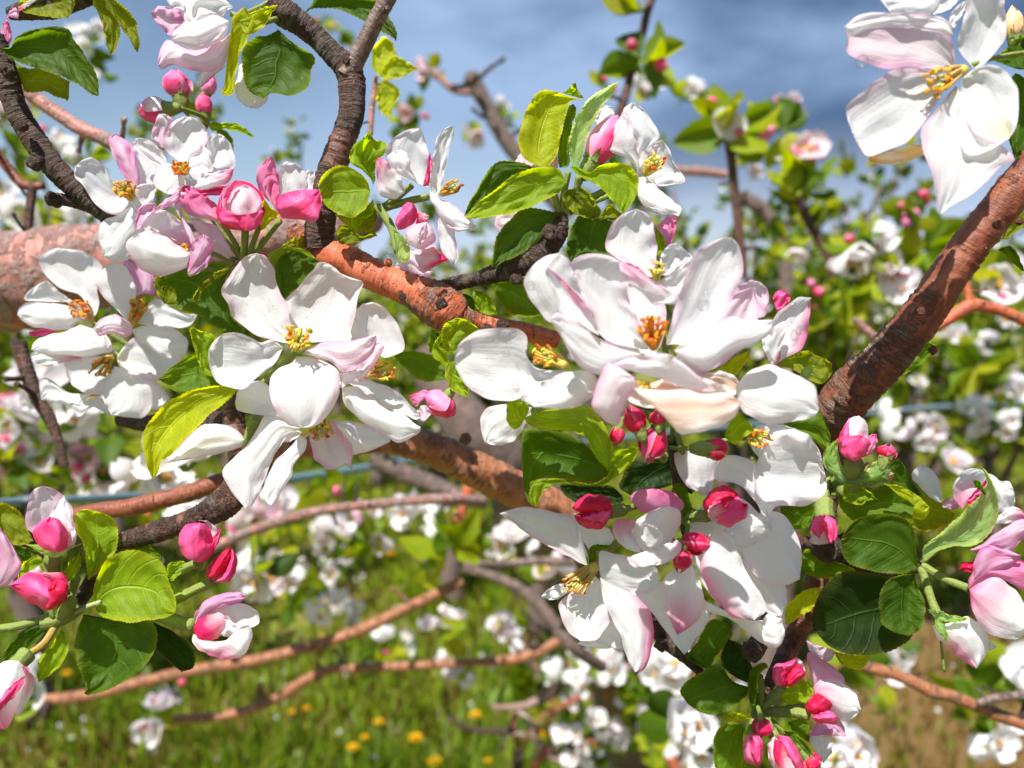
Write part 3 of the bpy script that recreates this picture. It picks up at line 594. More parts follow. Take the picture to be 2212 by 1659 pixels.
# the trunk of the near tree, low in the middle, and its lower fork
branch('thick grey trunk leaning behind the hanging orange branch', [(900,760,50,34),(960,850,50,48),(1020,930,50,56),(1080,1000,51,62),(1150,1080,53,66),(1220,1180,56,62),(1270,1290,60,62),(1310,1400,66,60),(1345,1520,72,58),(1370,1640,78,58),(1390,1800,86,60)], 'bark_grey', .3, ns=40, name='tree_trunk', cat='trunk')
trunk_o = bpy.data.objects['tree_trunk']
rt = random.Random(5)
for k in range(34):
    x, y, d = rt.uniform(1080, 1530), rt.uniform(1300, 1650), rt.uniform(58, 72); a = rt.uniform(0, 6.28); q = []
    for j in range(6):
        q.append((x, y, ZM(d))); a += rt.uniform(-.6, .6); x += math.cos(a) * 42; y += math.sin(a) * 34; d += rt.uniform(-1, 1)
    A = catmull(q, 5); mb = MB(); r0 = rt.uniform(5, 12); tube(mb, [P(*v) for v in A], [px(r0 * (1 - .5 * i / len(A)), A[i][2]) for i in range(len(A))], (.6, .6, .6), 9, disp=lambda p, dr, s_, i_, r: 1 + .25 * noise.noise(p * 120)); mb.obj('limb', M[rt.choice(['bark_pink', 'bark_grey', 'bark_dark', 'bark_orange'])], trunk_o)
branch('pale hanging twigs at the foot of the grey trunk', [(1425,1500,62,10),(1415,1550,62,11),(1425,1600,62,12),(1450,1640,62,12),(1470,1700,62,12)], 'bark_orange', .2)
branch('grey upright sucker left of the bottom leaves', [(1490,1480,66,12),(1480,1540,66,14),(1500,1600,66,16),(1510,1700,66,16)], 'bark_grey', .2)
# trellis wire
def wire():
    A = catmull([(-60,1088,36,9.5),(150,1080,38,9.5),(300,1072,40,9),(450,1060,42,9),(560,1047,44,9),(640,1034,46,9.5),(770,1014,49,8.5),(900,992,53,8),(1050,975,57,7.5),(1130,968,60,7),(1300,950,65,6),(1600,918,74,5.5),(1900,890,84,5),(2060,877,90,5),(2280,866,98,5)], 8); A[:, 2] = [ZM(q) for q in A[:, 2]]
    mb = MB(); tube(mb, [P(*a[:3]) for a in A], [px(a[3], a[2]) for a in A], (0.12, 0.17, 0.21), 12)
    o = mb.obj('trellis_wire', plain('galvanised_wire', (0.16, 0.26, 0.30), 0.35, metal=0.2, nscale=200), None, origin=P(*A[0][:3])); tag(o, 'blue-grey trellis wire running across the whole picture behind the blossoms', 'wire')
    for k, (x, y, d, r) in enumerate([(835,1003,ZM(50.2),12),(50,1084,ZM(37),12)]):
        mb = MB(); a = P(x - 22, y + 4, d); b = P(x + 22, y - 5, d); pts = [a.lerp(b, i / 40) for i in range(41)]
        tube(mb, pts, [px(r, d) * (1 + .14 * math.sin(i * 1.9)) for i in range(41)], (0.1, 0.14, 0.18), 12); mb.obj('wire_joint', plain('wire_joint', (0.06, 0.09, 0.11), 0.5, nscale=300), o)
wire()
# ================================================================ main white blossom, focus
flower('large open white blossom facing the camera left of centre, orange and yellow anthers', [
 ('11','330,1310 180,1290 0,1240 -110,1150 -215,1070 -245,960 -300,840 -215,700 -110,570 *0,528 90,560 150,650 170,770 225,900 285,1000 290,1100 320,1200',20.3,20.1,.55,'e'),
 ('11','400,1310 300,1210 268,1080 260,930 370,830 450,720 500,660 540,608 620,615 *690,660 750,720 830,757 928,775 890,860 870,960 850,1060 828,1190 820,1290 650,1290 500,1300',20.35,20.2,.5,'w',{'dm':20.6}),
 ('','612,750 590,735 560,738 530,724 502,718 470,728 *450,758 452,788 466,822 495,838 530,838 560,812 585,792 603,772',20.3,20.0,.45,'w'),
 ('11','400,1400 520,1320 600,1295 700,1292 820,1282 950,1252 *1040,1240 1042,1300 1000,1400 910,1500 830,1548 740,1552 690,1500 600,1450 500,1425',20.2,19.7,-.35,'pe'),
 ('11','350,1420 300,1480 220,1510 160,1560 112,1620 115,1700 135,1800 180,1920 280,2010 *400,2040 530,2010 620,1920 690,1810 718,1700 720,1600 690,1520 600,1470 480,1430',20.1,19.5,-.45,'e',{'dm':19.6}),
], st=dict(x=641,y=752,d=20.2,dx=4,dy=-22,spread=32,n=18,dd=.9,cols='m',size=13,seed=4,pist=5), stems=[([(640,752,20.35),(600,800,21.2),(540,850,22.0)],7)])
flower('white blossom turned right behind the large open one, yellow stamens pointing right', [
 ('11','850,1330 828,1250 840,1130 860,1030 920,970 *1010,950 1090,980 1160,1050 1230,1160 1278,1270 1275,1370 1210,1410 1110,1430 1050,1400 960,1380',20.9,20.7,.4,'w'),
 ('11','850,1560 900,1500 990,1400 1040,1310 *1115,1330 1085,1400 1040,1470 960,1590 900,1640',20.6,20.3,-.3,'pe'),
 ('11','740,1620 720,1560 800,1552 *925,1545 880,1600 800,1659 725,1690',20.2,20.1,.1,'e'),
 ('12','760,-40 900,-60 1000,-30 1150,25 1230,70 1290,130 1350,200 *1440,250 1430,290 1380,310 1300,270 1160,230 1060,170 950,90 860,30',21.0,20.6,.3,'w'),
 ('12','740,30 860,20 950,80 1060,170 1160,230 1270,260 1350,320 *1424,370 1420,410 1360,455 1300,492 1240,505 1170,480 1050,400 930,330 820,240 750,140',20.6,20.1,-.5,'w'),
 ('12','660,300 760,320 900,330 1050,400 1165,480 *1120,520 1000,570 880,605 835,610 810,560 760,480 700,400',21.1,21.0,.3,'e'),
], st=dict(x=790,y=812,d=20.9,dx=40,dy=-10,spread=24,n=13,dd=.3,cols='m',size=12,seed=9,pist=3), stems=[([(740,830,21),(650,850,21.8),(540,850,22.3)],7)])
flower('white blossom hanging down below the large one with long drooping petals', [
 ('12','540,300 470,400 472,520 495,620 560,700 620,742 690,735 750,700 *832,738 835,650 822,530 760,440 700,360 660,320',20.9,20.8,.3,'pe',{'wob':1.5}),
 ('','650,925 600,905 575,915 553,948 520,975 482,1013 490,1045 505,1070 *532,1099 550,1085 570,1040 590,990 615,950',21.0,20.5,-.3,'w'),
 ('12','380,440 300,540 180,650 112,760 80,860 35,965 70,1020 *120,1058 170,1030 220,940 250,880 308,790 322,700 430,572 440,480',20.7,20.4,-.3,'w'),
 ('12','400,420 250,260 120,200 60,300 0,420 -120,600 -150,700 *-60,650 40,560 200,520 340,470',21.1,21.0,.2,'e'),
 ('02','2120,480 2050,400 1950,352 1800,343 1720,370 1640,450 1560,540 1480,620 *1420,682 1560,662 1800,620 2000,575 2090,540',21.5,21.3,-.5,'e'),
 ('','600,850 560,822 520,838 510,858 512,885 *548,895 590,900 620,900',21.0,20.8,-.2,'w'),
], st=dict(x=700,y=905,d=20.9,dx=-6,dy=26,spread=27,n=18,dd=.4,cols='b',size=10,seed=12,pist=4,fcol=(.72,.62,.12)), stems=[([(690,880,21.2),(600,860,21.9),(540,870,22.3)],7),([(555,905,21.3),(540,930,21.4),(528,970,21.6)],9)])
# ================================================================ upper left pink cluster
flower('white blossom with deep orange anthers at the top of the upper left cluster', [
 ('00','1440,1300 1340,1240 1310,1180 1330,1080 *1375,983 1450,995 1510,1045 1460,1130 1440,1220',21.6,21.4,-.2,'pe'),
 ('00','1560,1400 1440,1310 1412,1200 1470,1080 1560,1015 *1650,1008 1720,1040 1780,1110 1795,1200 1740,1300 1650,1400',21.4,21.3,.5,'e'),
 ('00','1660,1440 1760,1360 1790,1200 1860,1150 *1940,1178 2000,1260 2030,1380 2025,1450 1900,1480 1780,1480',21.5,21.2,.45,'w'),
 ('00','1620,1480 1640,1310 1740,1250 1800,1310 *1850,1470 1740,1530 1660,1540',21.2,21.2,.2,'e'),
 ('00','1590,1600 1720,1540 1850,1490 *2022,1455 1990,1560 1900,1610 1750,1640 1650,1645',21.1,20.5,-.3,'pt'),
 ('00','1540,1520 1480,1420 1400,1420 1340,1500 1330,1600 *1440,1680 1580,1680 1640,1640 1640,1560',21.1,20.7,-.2,'e'),
 ('00','1470,1500 1340,1420 1200,1320 1150,1240 *1200,1188 1300,1210 1390,1290 1450,1400',21.3,21.1,.3,'w'),
], st=dict(x=400,y=372,d=21.2,dx=-10,dy=-10,spread=21,n=15,dd=.5,cols='o',size=12,seed=21,pist=0), stems=[([(400,400,21.3),(450,460,21.8),(520,560,22.1)],6)])
flower('white blossom with yellow stamens at the far left of the upper left cluster', [
 ('00','1050,1640 970,1570 900,1440 800,1365 720,1378 *648,1440 650,1530 720,1610 780,1700 860,1800 940,1850 1040,1850 1100,1780 1110,1700',21.5,21.2,.4,'w'),
 ('00','1180,1640 1050,1490 960,1300 942,1190 *1000,1155 1100,1215 1150,1280 1180,1400 1210,1560',21.4,21.4,-.3,'l'),
 ('00','1200,1640 1150,1500 1140,1350 1160,1210 *1230,1190 1330,1240 1400,1400 1420,1520 1320,1640',21.6,21.5,.3,'e'),
 ('01','1140,100 1020,200 900,235 855,320 855,420 *900,550 1000,612 1110,580 1180,450 1250,330 1210,180',21.6,21.7,-.4,'w'),
 ('01','1200,200 1120,110 1100,30 1200,-60 *1350,-80 1340,20 1290,120',21.2,21.0,.2,'e'),
], st=dict(x=285,y=428,d=21.3,dx=-18,dy=-22,spread=25,n=15,dd=.5,cols='y',size=11,seed=22,pist=3,fcol=(.8,.6,.12)), stems=[([(285,430,21.4),(380,520,22),(520,565,22.1)],6)])
flower('cupped white and pink blossom with a rosy throat low in the upper left cluster', [
 ('01','1640,500 1480,450 1290,360 1232,280 1250,200 1350,155 *1440,158 1530,220 1620,330 1680,430',21.1,20.6,.5,'pb'),
 ('01','1640,520 1560,470 1420,385 1290,335 *1195,362 1110,410 1088,490 1180,630 1300,712 1420,725 1600,660 1640,590',20.6,20.2,-.6,'e'),
 ('01','1620,700 1620,590 1690,420 *1755,358 1812,400 1835,500 1800,620 1720,700 1640,730',20.5,20.3,-.35,'l'),
 ('01','1660,470 1600,330 1510,130 *1520,68 1566,68 1572,180 1640,310 1692,410',20.6,20.6,.1,'pe',{'wob':.4}),
 ('01','1180,330 1168,240 1220,120 *1340,95 1330,160 1260,230 1215,310',20.9,20.9,.2,'l'),
 ('01','1250,250 1320,160 1440,60 *1565,-20 1550,60 1450,135 1340,170',20.7,20.5,-.2,'l'),
], st=dict(x=405,y=542,d=20.9,dx=-6,dy=-7,spread=9,n=6,dd=.1,cols='o',size=8,seed=23,pist=0), stems=[([(410,570,21.2),(470,585,21.8),(520,570,22.1)],6)])
flower('half open rose pink blossom between the cupped blossom and the crimson bud', [
 ('01','1910,260 1640,200 1575,130 1560,30 1680,0 *1790,40 1880,120 1930,220',21.0,20.8,-.3,'p'),
 ('01','1980,580 1840,500 1740,380 1650,240 *1750,250 1870,300 1960,420 2010,540',21.5,21.3,.2,'pe'),
 ('00','1960,1680 1840,1690 1620,1700 1535,1655 *1600,1600 1750,1640 1950,1600 2010,1630',20.9,20.9,-.1,'h'),
], stems=[([(480,480,21.2),(510,530,21.7),(525,570,22.1)],6)])
flower('plump crimson bud opening to a white heart in the upper left cluster', [
 ('','530,498 490,493 470,470 470,440 482,408 *510,389 530,392 555,405 572,432 570,465 552,492',20.6,20.5,-.9,'c'),
 ('','528,496 500,480 490,450 500,415 *528,398 552,412 565,440 560,470 545,490',20.0,20.0,-.5,'pe'),
 ('','529,499 500,490 478,475 478,450 *500,462 525,470 550,462 568,455 565,480 545,497',19.6,19.5,-.3,'h'),
 ('','494,470 476,450 480,410 *508,388 505,405 490,425 492,450',19.7,19.7,-.1,'p'),
], stems=[([(530,495,21),(528,530,21.6),(524,575,22.1)],8,'stalk')], cat='bud', name='opening_bud')
flower('bright magenta and white blossom at the right end of the upper left cluster', [
 ('10','150,1780 40,1659 0,1540 20,1450 70,1400 *135,1350 160,1420 190,1500 205,1640',21.2,20.9,-.3,'p'),
 ('10','250,1820 180,1700 170,1600 190,1480 260,1400 *340,1410 420,1480 445,1560 430,1680 350,1760',21.4,21.4,.4,'e'),
 ('10','420,1740 425,1600 440,1480 *470,1465 510,1500 495,1590 480,1680',21.2,21.3,.1,'w'),
 ('11','225,235 170,130 190,40 290,0 420,-20 *540,-25 562,40 555,150 522,246 420,245 310,235',20.7,20.4,-.5,'h',{'dm':20.1}),
 ('11','215,225 120,80 60,-40 90,-160 160,-150 *200,-60 200,60 205,150',20.9,20.8,.2,'p'),
], stems=[([(604,478,21),(570,520,21.7),(527,580,22.1)],7)])
leaf('pointed yellow-green bract between the crimson bud and the magenta blossom', [('11','30,300 0,200 30,120 *70,62 130,130 205,200 130,260 60,330',20.6,20.3,.2,'y',{'nu':30}),], petiole=([(560,490,20.7),(545,530,21.5),(530,575,22)],6))
for k, (a, b) in enumerate([((640,480),(560,540)),((610,490),(548,590))]): pass
branch('green fuzzy spur holding the upper left blossom cluster', [(520,560,22.0,13),(526,590,22.2,15),(540,630,22.5,18),(560,680,23,20)], 'bark_grey', .2, rough=.6)
# ================================================================ top left corner
leaf('large folded dark green leaf at the top left corner', [
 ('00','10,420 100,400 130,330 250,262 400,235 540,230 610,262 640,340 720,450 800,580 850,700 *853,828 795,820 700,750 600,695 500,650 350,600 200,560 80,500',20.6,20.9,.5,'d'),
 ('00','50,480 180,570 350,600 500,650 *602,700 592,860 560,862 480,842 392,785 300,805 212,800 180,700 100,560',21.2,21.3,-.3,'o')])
leaf('dark leaf underside against the sky at the top left edge', [('00','150,60 250,120 450,152 *582,160 628,95 640,0 500,-60 300,-50 180,0',21.6,21.4,.3,'o')])
leaf('narrow folded leaf hanging at the top left beside the sky', [('00','800,-40 812,55 862,150 900,300 *942,472 982,450 1030,350 1040,240 1000,150 930,60 880,-40',21.4,21.6,.3,'o')])
leaf('long curved leaf hanging right of the narrow one at the top left', [('00','860,-50 960,120 1045,235 1115,340 *1192,452 1206,380 1190,220 1120,100 1000,0 930,-60',21.6,21.8,.25,'o')])
flower('sliver of a pink blossom at the left edge above the folded leaf', [('00','5,385 10,280 40,170 *75,190 100,280 98,345 70,400',21.3,21.1,-.2,'p'),('00','40,160 90,90 130,60 *165,110 155,160 100,150',21.2,21.2,-.1,'l'),('00','150,70 250,0 320,-20 *300,15 230,60 170,90',21.2,21.1,0,'pb')])
flower('cup of pale pink and white petals hanging from the top edge left of the fork', [
 ('00','1620,200 1560,100 1440,55 1360,60 *1303,112 1330,170 1400,240 1465,305 1540,260',21.1,20.9,.25,'l'),
 ('00','1960,100 1820,60 1600,-40 1450,-60 1440,0 *1480,60 1600,130 1700,210 1860,200',21.3,21.2,-.3,'e'),
 ('00','2020,60 1850,-60 1600,-70 1590,50 1605,190 *1715,212 1850,150 1960,100',21.0,20.8,-.2,'w',{'ruf':.12}),
 ('00','1980,180 1850,130 1700,180 1600,195 1520,250 *1480,310 1500,360 1570,398 1700,430 1840,390 1950,300',20.7,20.3,-.6,'e'),
 ('00','2000,280 1830,390 1700,432 1560,400 1440,340 1370,480 *1368,560 1400,600 1500,560 1650,610 1800,620 1930,570 1980,420',21.0,20.8,-.5,'pe'),
 ('00','1900,560 1820,610 1730,640 *1690,785 1760,740 1870,640 1945,570',21.2,21.2,-.1,'pr'),
 ('00','2120,440 2060,600 2030,760 2060,860 *2130,922 2230,940 2300,880 2310,760 2240,600',21.6,21.5,-.3,'w'),
 ('00','2010,170 2060,90 2100,80 *2110,150 2060,210',21.3,21.4,0,'p'),
], stems=[([(505,40,21.3),(545,25,21.2),(585,5,21.4)],7),([(500,30,21.3),(550,50,21.2),(600,40,21.4)],6)])
leaf('narrow edge-on leaf beside the hanging pale pink petals', [('00','2110,60 2010,150 1990,260 1960,500 1930,750 *1910,812 1965,825 2015,815 2030,760 2060,520 2140,330 2200,180',20.7,20.9,.15,'y')])
leaf('round dark leaf with small holes below the top branch', [('10','190,250 80,310 0,312 -100,400 -120,600 -60,780 *60,855 150,800 300,830 420,780 472,680 480,600 510,540 490,470 400,420 300,350',20.9,20.8,.5,'d')])
leaf('long dark leaf crossing behind the twig at the top edge', [('10','400,130 480,80 600,75 750,100 950,190 1060,250 *1212,355 1220,280 1160,160 1060,0 800,-50 540,-60 480,40',22.6,22.4,.4,'d')])
leaf('pale fuzzy bract at the base of the top branch flowers', [('00','2050,180 2150,120 2280,60 *2400,40 2330,150 2250,260 2120,290',20.8,20.7,.1,'y',{'nu':30})])
leaf('blurred yellow-green leaf behind the right arm of the fork', [('10','1040,640 1000,560 1010,420 1100,320 *1180,360 1210,480 1120,560 1080,650',30,30,.3,'y')])
leaf('blurred yellow leaf pointing right behind the fork', [('10','1060,620 1110,560 1200,480 *1405,590 1300,650 1180,690 1090,680',30,29.6,.3,'y')])
leaf('blurred yellow leaf pointing down behind the branch', [('10','1050,720 1040,860 1080,980 *1160,1010 1200,900 1250,800 1180,720 1110,690',30,29.8,.3,'y')])
branch('thin pinkish twig behind the fork carrying yellow leaves', [(812,165,30.3,5),(808,200,30.3,6),(803,240,30.3,6),(800,290,30.3,6)], 'bark_pink', .1)
bud('round deep pink bud hanging lowest in the top left spray','00',(1770,990),(1755,790),150,24,kind='h',seed=3,node=(445,268,24.4),opening=0)
bud('pale rose bud left of its green spray, above the upper left cluster','00',(1430,945),(1185,965),215,23,kind='p',kinds=['h','p','p','pt'],seed=5,node=(445,272,24.4))
bud('pink and white bud tucked under the hanging pale petals','00',(1560,830),(1500,580),210,24,kinds=['p','h','pt','p'],seed=6,node=(445,268,24.4))
bud('small pink bud behind the hanging petals, right of the others','00',(1780,810),(1850,650),130,24.6,kind='p',seed=7,node=(445,268,24.4))
leaf('small green leaf in the spray of top left buds', [('00','1700,1010 1580,950 1490,880 1500,850 *1560,840 1680,900 1720,960',24.3,24.1,.2,'b')])
leaf('thin bright leaf reaching right from the top left bud spray', [('00','1780,1080 1900,1055 2050,1070 2150,1130 *2211,1190 2080,1150 1950,1120 1850,1130',24.4,24.2,.2,'b')])
leaf('drooping leaf behind the upper left white blossom', [('00','1850,1100 1950,1130 2010,1200 2020,1300 *2015,1400 1960,1300 1900,1200',24.6,24.4,.2,'m')])
# ================================================================ top middle
flower('half open white and pink blossom with tall petals above the orange branch', [
 ('10','1480,1620 1300,1540 1180,1480 1125,1350 1130,1270 1200,1180 1320,1120 *1410,1107 1450,1180 1480,1300 1515,1430 1520,1560',22.0,21.8,.4,'e'),
 ('10','1400,1590 1260,1520 1180,1450 1125,1370 *1200,1300 1275,1300 1330,1380 1345,1480',21.5,21.2,-.5,'w'),
 ('10','1290,1659 1250,1540 1180,1450 1100,1370 *1045,1348 1038,1450 1050,1600 1080,1690 1200,1720',21.4,21.0,-.2,'pt'),
 ('10','1540,1720 1498,1560 1510,1430 1540,1290 1580,1160 1640,1110 *1700,1088 1708,1150 1670,1280 1640,1450 1600,1620',21.8,21.5,.15,'w'),
 ('10','1440,1600 1470,1480 1500,1330 *1520,1400 1510,1500 1490,1600',21.6,21.6,.1,'h'),
 ('11','1490,-20 1560,30 1680,100 1780,180 1850,260 *1905,290 1890,325 1780,335 1700,330 1600,230 1520,80',21.6,21.1,-.3,'e'),
 ('11','1510,20 1560,200 1580,400 1620,540 *1700,628 1748,580 1730,450 1715,330 1660,150 1580,60',21.7,21.6,-.3,'e'),
 ('11','1200,640 1260,560 1340,500 1430,650 *1530,690 1500,745 1400,750 1220,690',22.0,22.0,-.2,'pe'),
], st=dict(x=955,y=418,d=21.8,dx=25,dy=-12,spread=20,n=10,dd=.4,cols='b',size=9,seed=31,pist=2,fcol=(.7,.5,.1)), stems=[([(925,425,21.9),(880,435,22.1),(830,450,22.2)],8),([(890,400,21.8),(860,425,22.0),(830,445,22.2)],7)])
flower('hot pink unfolding bud with pale heart hanging above the orange branch', [
 ('11','1225,330 1205,260 1240,170 1290,100 *1350,92 1392,160 1370,260 1300,310',21.0,20.7,-.4,'h'),
 ('11','1380,300 1390,220 1400,165 *1500,205 1480,255 1420,290',21.0,20.9,-.2,'ht'),
 ('11','1310,450 1290,330 1350,290 *1470,255 1530,320 1555,400 1500,470 1420,495',20.9,20.6,-.7,'pe'),
 ('11','1420,460 1400,380 1430,300 *1470,280 1480,350 1450,440',20.2,20.1,-.1,'pe'),
 ('11','1330,500 1430,495 1530,455 1600,530 *1658,585 1550,645 1440,697 1390,610',21.2,21.0,-.3,'hb'),
], stems=[([(815,445,22),(845,490,21.8),(860,545,21.6)],9)], cat='bud', name='opening_bud')
leaf('fuzzy green calyx leaf behind the hot pink unfolding bud', [('11','1190,320 1260,370 1320,440 1335,540 *1310,595 1240,600 1212,520 1190,420',21.3,21.2,-.2,'f')])
leaf('bright round leaf left of the half open white and pink blossom', [('','800,412 790,385 765,365 735,357 705,370 688,395 *690,425 710,450 740,466 765,468 790,450',21.0,20.8,.5,'b')])
leaf('bright ruffled leaf pointing up in front of the grey branch', [('10','1000,1660 1000,1560 900,1460 808,1400 830,1270 920,1190 *1005,1128 1020,1205 1092,1220 1133,1260 1110,1330 1040,1390 1035,1500',21.6,21.2,.35,'b',{'ruf':.14})])
leaf('bright leaf folded down beside the dark spur below the round one', [('11','1010,60 930,150 830,212 680,195 760,270 850,340 *925,362 900,290 960,230 1020,160',21.3,21.2,.3,'b')])
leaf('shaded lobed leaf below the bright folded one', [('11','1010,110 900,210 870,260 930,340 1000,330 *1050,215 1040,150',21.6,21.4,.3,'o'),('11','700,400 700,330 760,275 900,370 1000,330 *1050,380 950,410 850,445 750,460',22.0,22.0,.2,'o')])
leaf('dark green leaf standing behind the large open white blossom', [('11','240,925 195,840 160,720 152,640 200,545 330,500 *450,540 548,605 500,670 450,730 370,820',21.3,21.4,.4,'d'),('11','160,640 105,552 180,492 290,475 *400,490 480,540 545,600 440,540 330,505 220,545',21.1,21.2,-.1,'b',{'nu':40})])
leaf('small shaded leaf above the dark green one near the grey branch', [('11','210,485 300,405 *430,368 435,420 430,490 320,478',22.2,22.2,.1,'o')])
# ================================================================ upper middle right leaf tuft
leaf('yellow backlit leaf standing at the top of the middle tuft', [('20','280,1450 130,1390 70,1300 58,1170 100,1000 150,900 230,790 300,768 400,800 500,835 *625,855 510,875 480,950 430,1150 390,1330 330,1420',20.9,20.8,.5,'y')])
leaf('leaf tip peeping behind the yellow backlit leaf', [('20','430,800 500,750 *550,705 570,780 620,850 520,830',21.3,21.2,.1,'b',{'nu':30})])
leaf('long pointed silvery leaf leaning right at the top of the middle tuft', [('20','530,1450 492,1300 500,1150 590,950 700,830 830,745 *928,705 880,800 800,900 740,1000 680,1120 620,1280 575,1430',20.7,20.6,.35,'f')])
leaf('narrow shaded leaf between the yellow leaf and the pointed leaf', [('20','410,1450 392,1300 430,1100 480,940 *530,898 555,960 510,1150 495,1300 500,1430',21.1,21.0,.15,'m')])
leaf('long leaf with serrated edge pointing left from the middle tuft', [('','1222,395 1212,368 1190,360 1150,362 1105,382 1062,415 1022,448 *1001,473 1060,470 1120,457 1180,432 1210,415',20.6,20.3,.35,'b')])
leaf('darker leaf behind the long left-pointing leaf of the middle tuft', [('','1180,370 1130,352 1090,345 1060,360 1035,400 1012,440 *1000,470 1050,435 1100,400 1140,385',20.9,20.8,.2,'d')])
leaf('dark drooping leaf at the left of the middle tuft', [('','1212,465 1175,452 1130,450 1095,480 1070,520 *1062,577 1110,557 1150,532 1180,500 1192,478',20.9,20.7,.3,'d')])
leaf('bright leaf folded over in front of the white blossom in the middle tuft', [('','1230,362 1245,358 1275,372 1300,355 1345,353 1373,372 1378,405 1365,440 *1346,462 1320,432 1300,410 1280,395 1250,380',20.1,20.2,.3,'b')])
leaf('dark heart-shaped leaf under the middle tuft with pale veins', [('21','720,250 620,172 550,230 500,350 468,500 *512,612 600,550 750,540 830,560 840,400 872,262 790,250',20.9,21.0,.4,'d')])
leaf('broad shaded leaf hanging in the centre of the middle tuft', [('21','480,-20 430,40 480,130 560,200 *710,245 775,190 740,110 690,30 600,-40',20.7,20.6,.3,'o')])
leaf('small pale leaf stalk pointing right in the middle tuft', [('21','760,250 780,170 850,100 950,180 *1080,150 1040,220 900,250 820,240',21.1,21.0,.2,'o')])
leaf('green leaf below the ringed spur left of the big right blossom', [('','1068,612 1110,598 1145,605 1165,640 *1172,680 1130,686 1095,675 1075,645',21.8,21.5,.3,'m')])
leaf('thin olive leaf behind the small upper blossom of the right group', [('21','1240,300 1320,400 *1318,500 1255,560 1245,430',21.2,21.2,.1,'b')])
for nm, pts in [('a', [(1212,470,21.2),(1218,420,20.9),(1228,370,20.7)]), ('b', [(1212,470,21.2),(1240,430,20.9),(1250,380,20.6)]), ('c', [(1212,470,21.2),(1200,430,20.9),(1190,400,20.8)]), ('d', [(1215,460,21.2),(1270,430,21.3),(1330,400,21.4)])]:
    mb = MB(); A = catmull(pts, 8); tube(mb, [P(*a) for a in A], [px(7, a[2]) for a in A], FZ, 10); o = mb.obj('leaf_stalk', M['fuzz'], None, origin=P(*pts[0])); tag(o, {'a': 'upright pale stalk in the middle leaf tuft', 'b': 'pale stalk leaning slightly right in the middle leaf tuft', 'c': 'pale stalk leaning slightly left in the middle leaf tuft', 'd': 'long pale stalk reaching to the upper right white blossom'}[nm], 'stalk')
flower('white blossom with yellow stamens at the right of the middle leaf tuft', [
 ('20','1090,1540 1070,1350 1060,1200 1000,1100 955,960 *1040,882 1130,940 1200,1030 1270,1150 1280,1205 1200,1260 1140,1340 1115,1450',21.3,21.1,-.35,'w'),
 ('20','1090,1540 1050,1420 980,1360 850,1310 788,1235 860,1120 930,1020 *955,960 1030,1060 1075,1250 1095,1400',20.9,20.6,-.35,'w'),
 ('20','1110,1545 1105,1350 1200,1255 *1292,1200 1360,1290 1400,1400 1497,1560 1380,1592 1270,1612 1190,1560',21.2,20.9,.3,'w'),
 ('21','1090,-130 1095,60 1200,140 1300,190 1385,195 *1440,212 1472,150 1400,80 1300,0 1220,-90 1150,-130',20.9,20.6,-.35,'w'),
 ('20','760,1120 720,1060 740,980 800,920 *860,915 885,1000 820,1070',21.6,21.6,-.2,'w'),
 ('21','1230,330 1320,230 1400,208 *1425,260 1395,400 1340,470 1290,390',21.6,21.5,-.2,'p'),
 ('21','1100,20 1120,100 1180,160 *1300,195 1200,150 1150,80',20.8,20.8,0,'pe'),
], st=dict(x=1395,y=375,d=21.1,dx=20,dy=-28,spread=22,n=9,dd=.5,cols='m',size=14,seed=33,pist=3), stems=[([(1390,385,21.2),(1320,420,21.3),(1230,460,21.3)],6)])
bud('rose pink tapering bud behind the pointed leaf in the middle tuft','20',(690,1400),(930,990),270,21.0,kinds=['p','h','p','pt'],seed=14,node=(1225,455,21.2),sharp=1.1)
flower('pale pink petals peeping left behind the middle tuft', [('','1165,490 1110,498 1070,492 *1072,465 1105,445 1140,443 1165,460',21.8,21.8,-.2,'pe'),('20','150,1500 60,1500 0,1440 *80,1318 160,1400 250,1450',21.6,21.6,-.2,'pe'),('20','300,1470 320,1400 *385,1330 400,1440 370,1500',21.6,21.6,-.1,'l')], stems=[([(1140,470,21.9),(1180,475,21.6),(1210,470,21.3)],6)])
# ================================================================ top right blossom
flower('large out-of-focus white blossom at the top right corner with golden stamens', [
 ('30','1620,600 1600,400 1540,260 1400,135 1080,128 1000,108 800,130 *660,232 690,340 680,440 740,500 900,560 1050,605 1200,580 1400,590',16.9,16.4,.4,'pe',{'dm':16.5}),
 ('30','1600,300 1560,200 1450,140 1250,130 1050,105 800,128 *655,232 720,310 900,245 1150,235 1400,275 1560,290',16.0,15.7,-.15,'w'),
 ('30','1560,700 1350,600 1100,600 950,680 830,780 690,900 680,1000 *730,1150 790,1270 860,1350 1000,1310 1200,1230 1330,1080 1450,900',16.6,16.2,.4,'e'),
 ('30','1330,1240 1100,1300 *870,1352 890,1412 1050,1420 1200,1400 1345,1320',16.9,17.1,-.1,'y'),
 ('30','1620,740 1450,950 1330,1100 1340,1300 1420,1500 1450,1700 1460,1830 *1500,1852 1600,1770 1800,1650 2000,1450 2130,1380 2000,1250 1750,1100 1690,850',16.5,16.0,.35,'e',{'dm':16.0}),
 ('30','1680,680 1780,600 1950,560 2060,620 2150,750 2168,900 2150,1080 *2080,1200 1900,1300 1720,1335 1650,1150 1640,900',16.4,15.8,.6,'ys'),
 ('30','1770,590 1640,400 1680,200 1720,0 1750,-80 *1900,-120 2030,-60 2045,100 2060,300 1980,430 1860,560',16.8,16.5,.5,'w'),
], st=dict(x=2082,y=150,d=16.8,dx=-55,dy=28,spread=38,n=16,dd=.6,cols='y',size=15,seed=41,pist=4,frad=2.6,fcol=(.82,.62,.25)), stems=[([(2100,140,16.9),(2160,122,17.2),(2230,112,17.5)],5)])
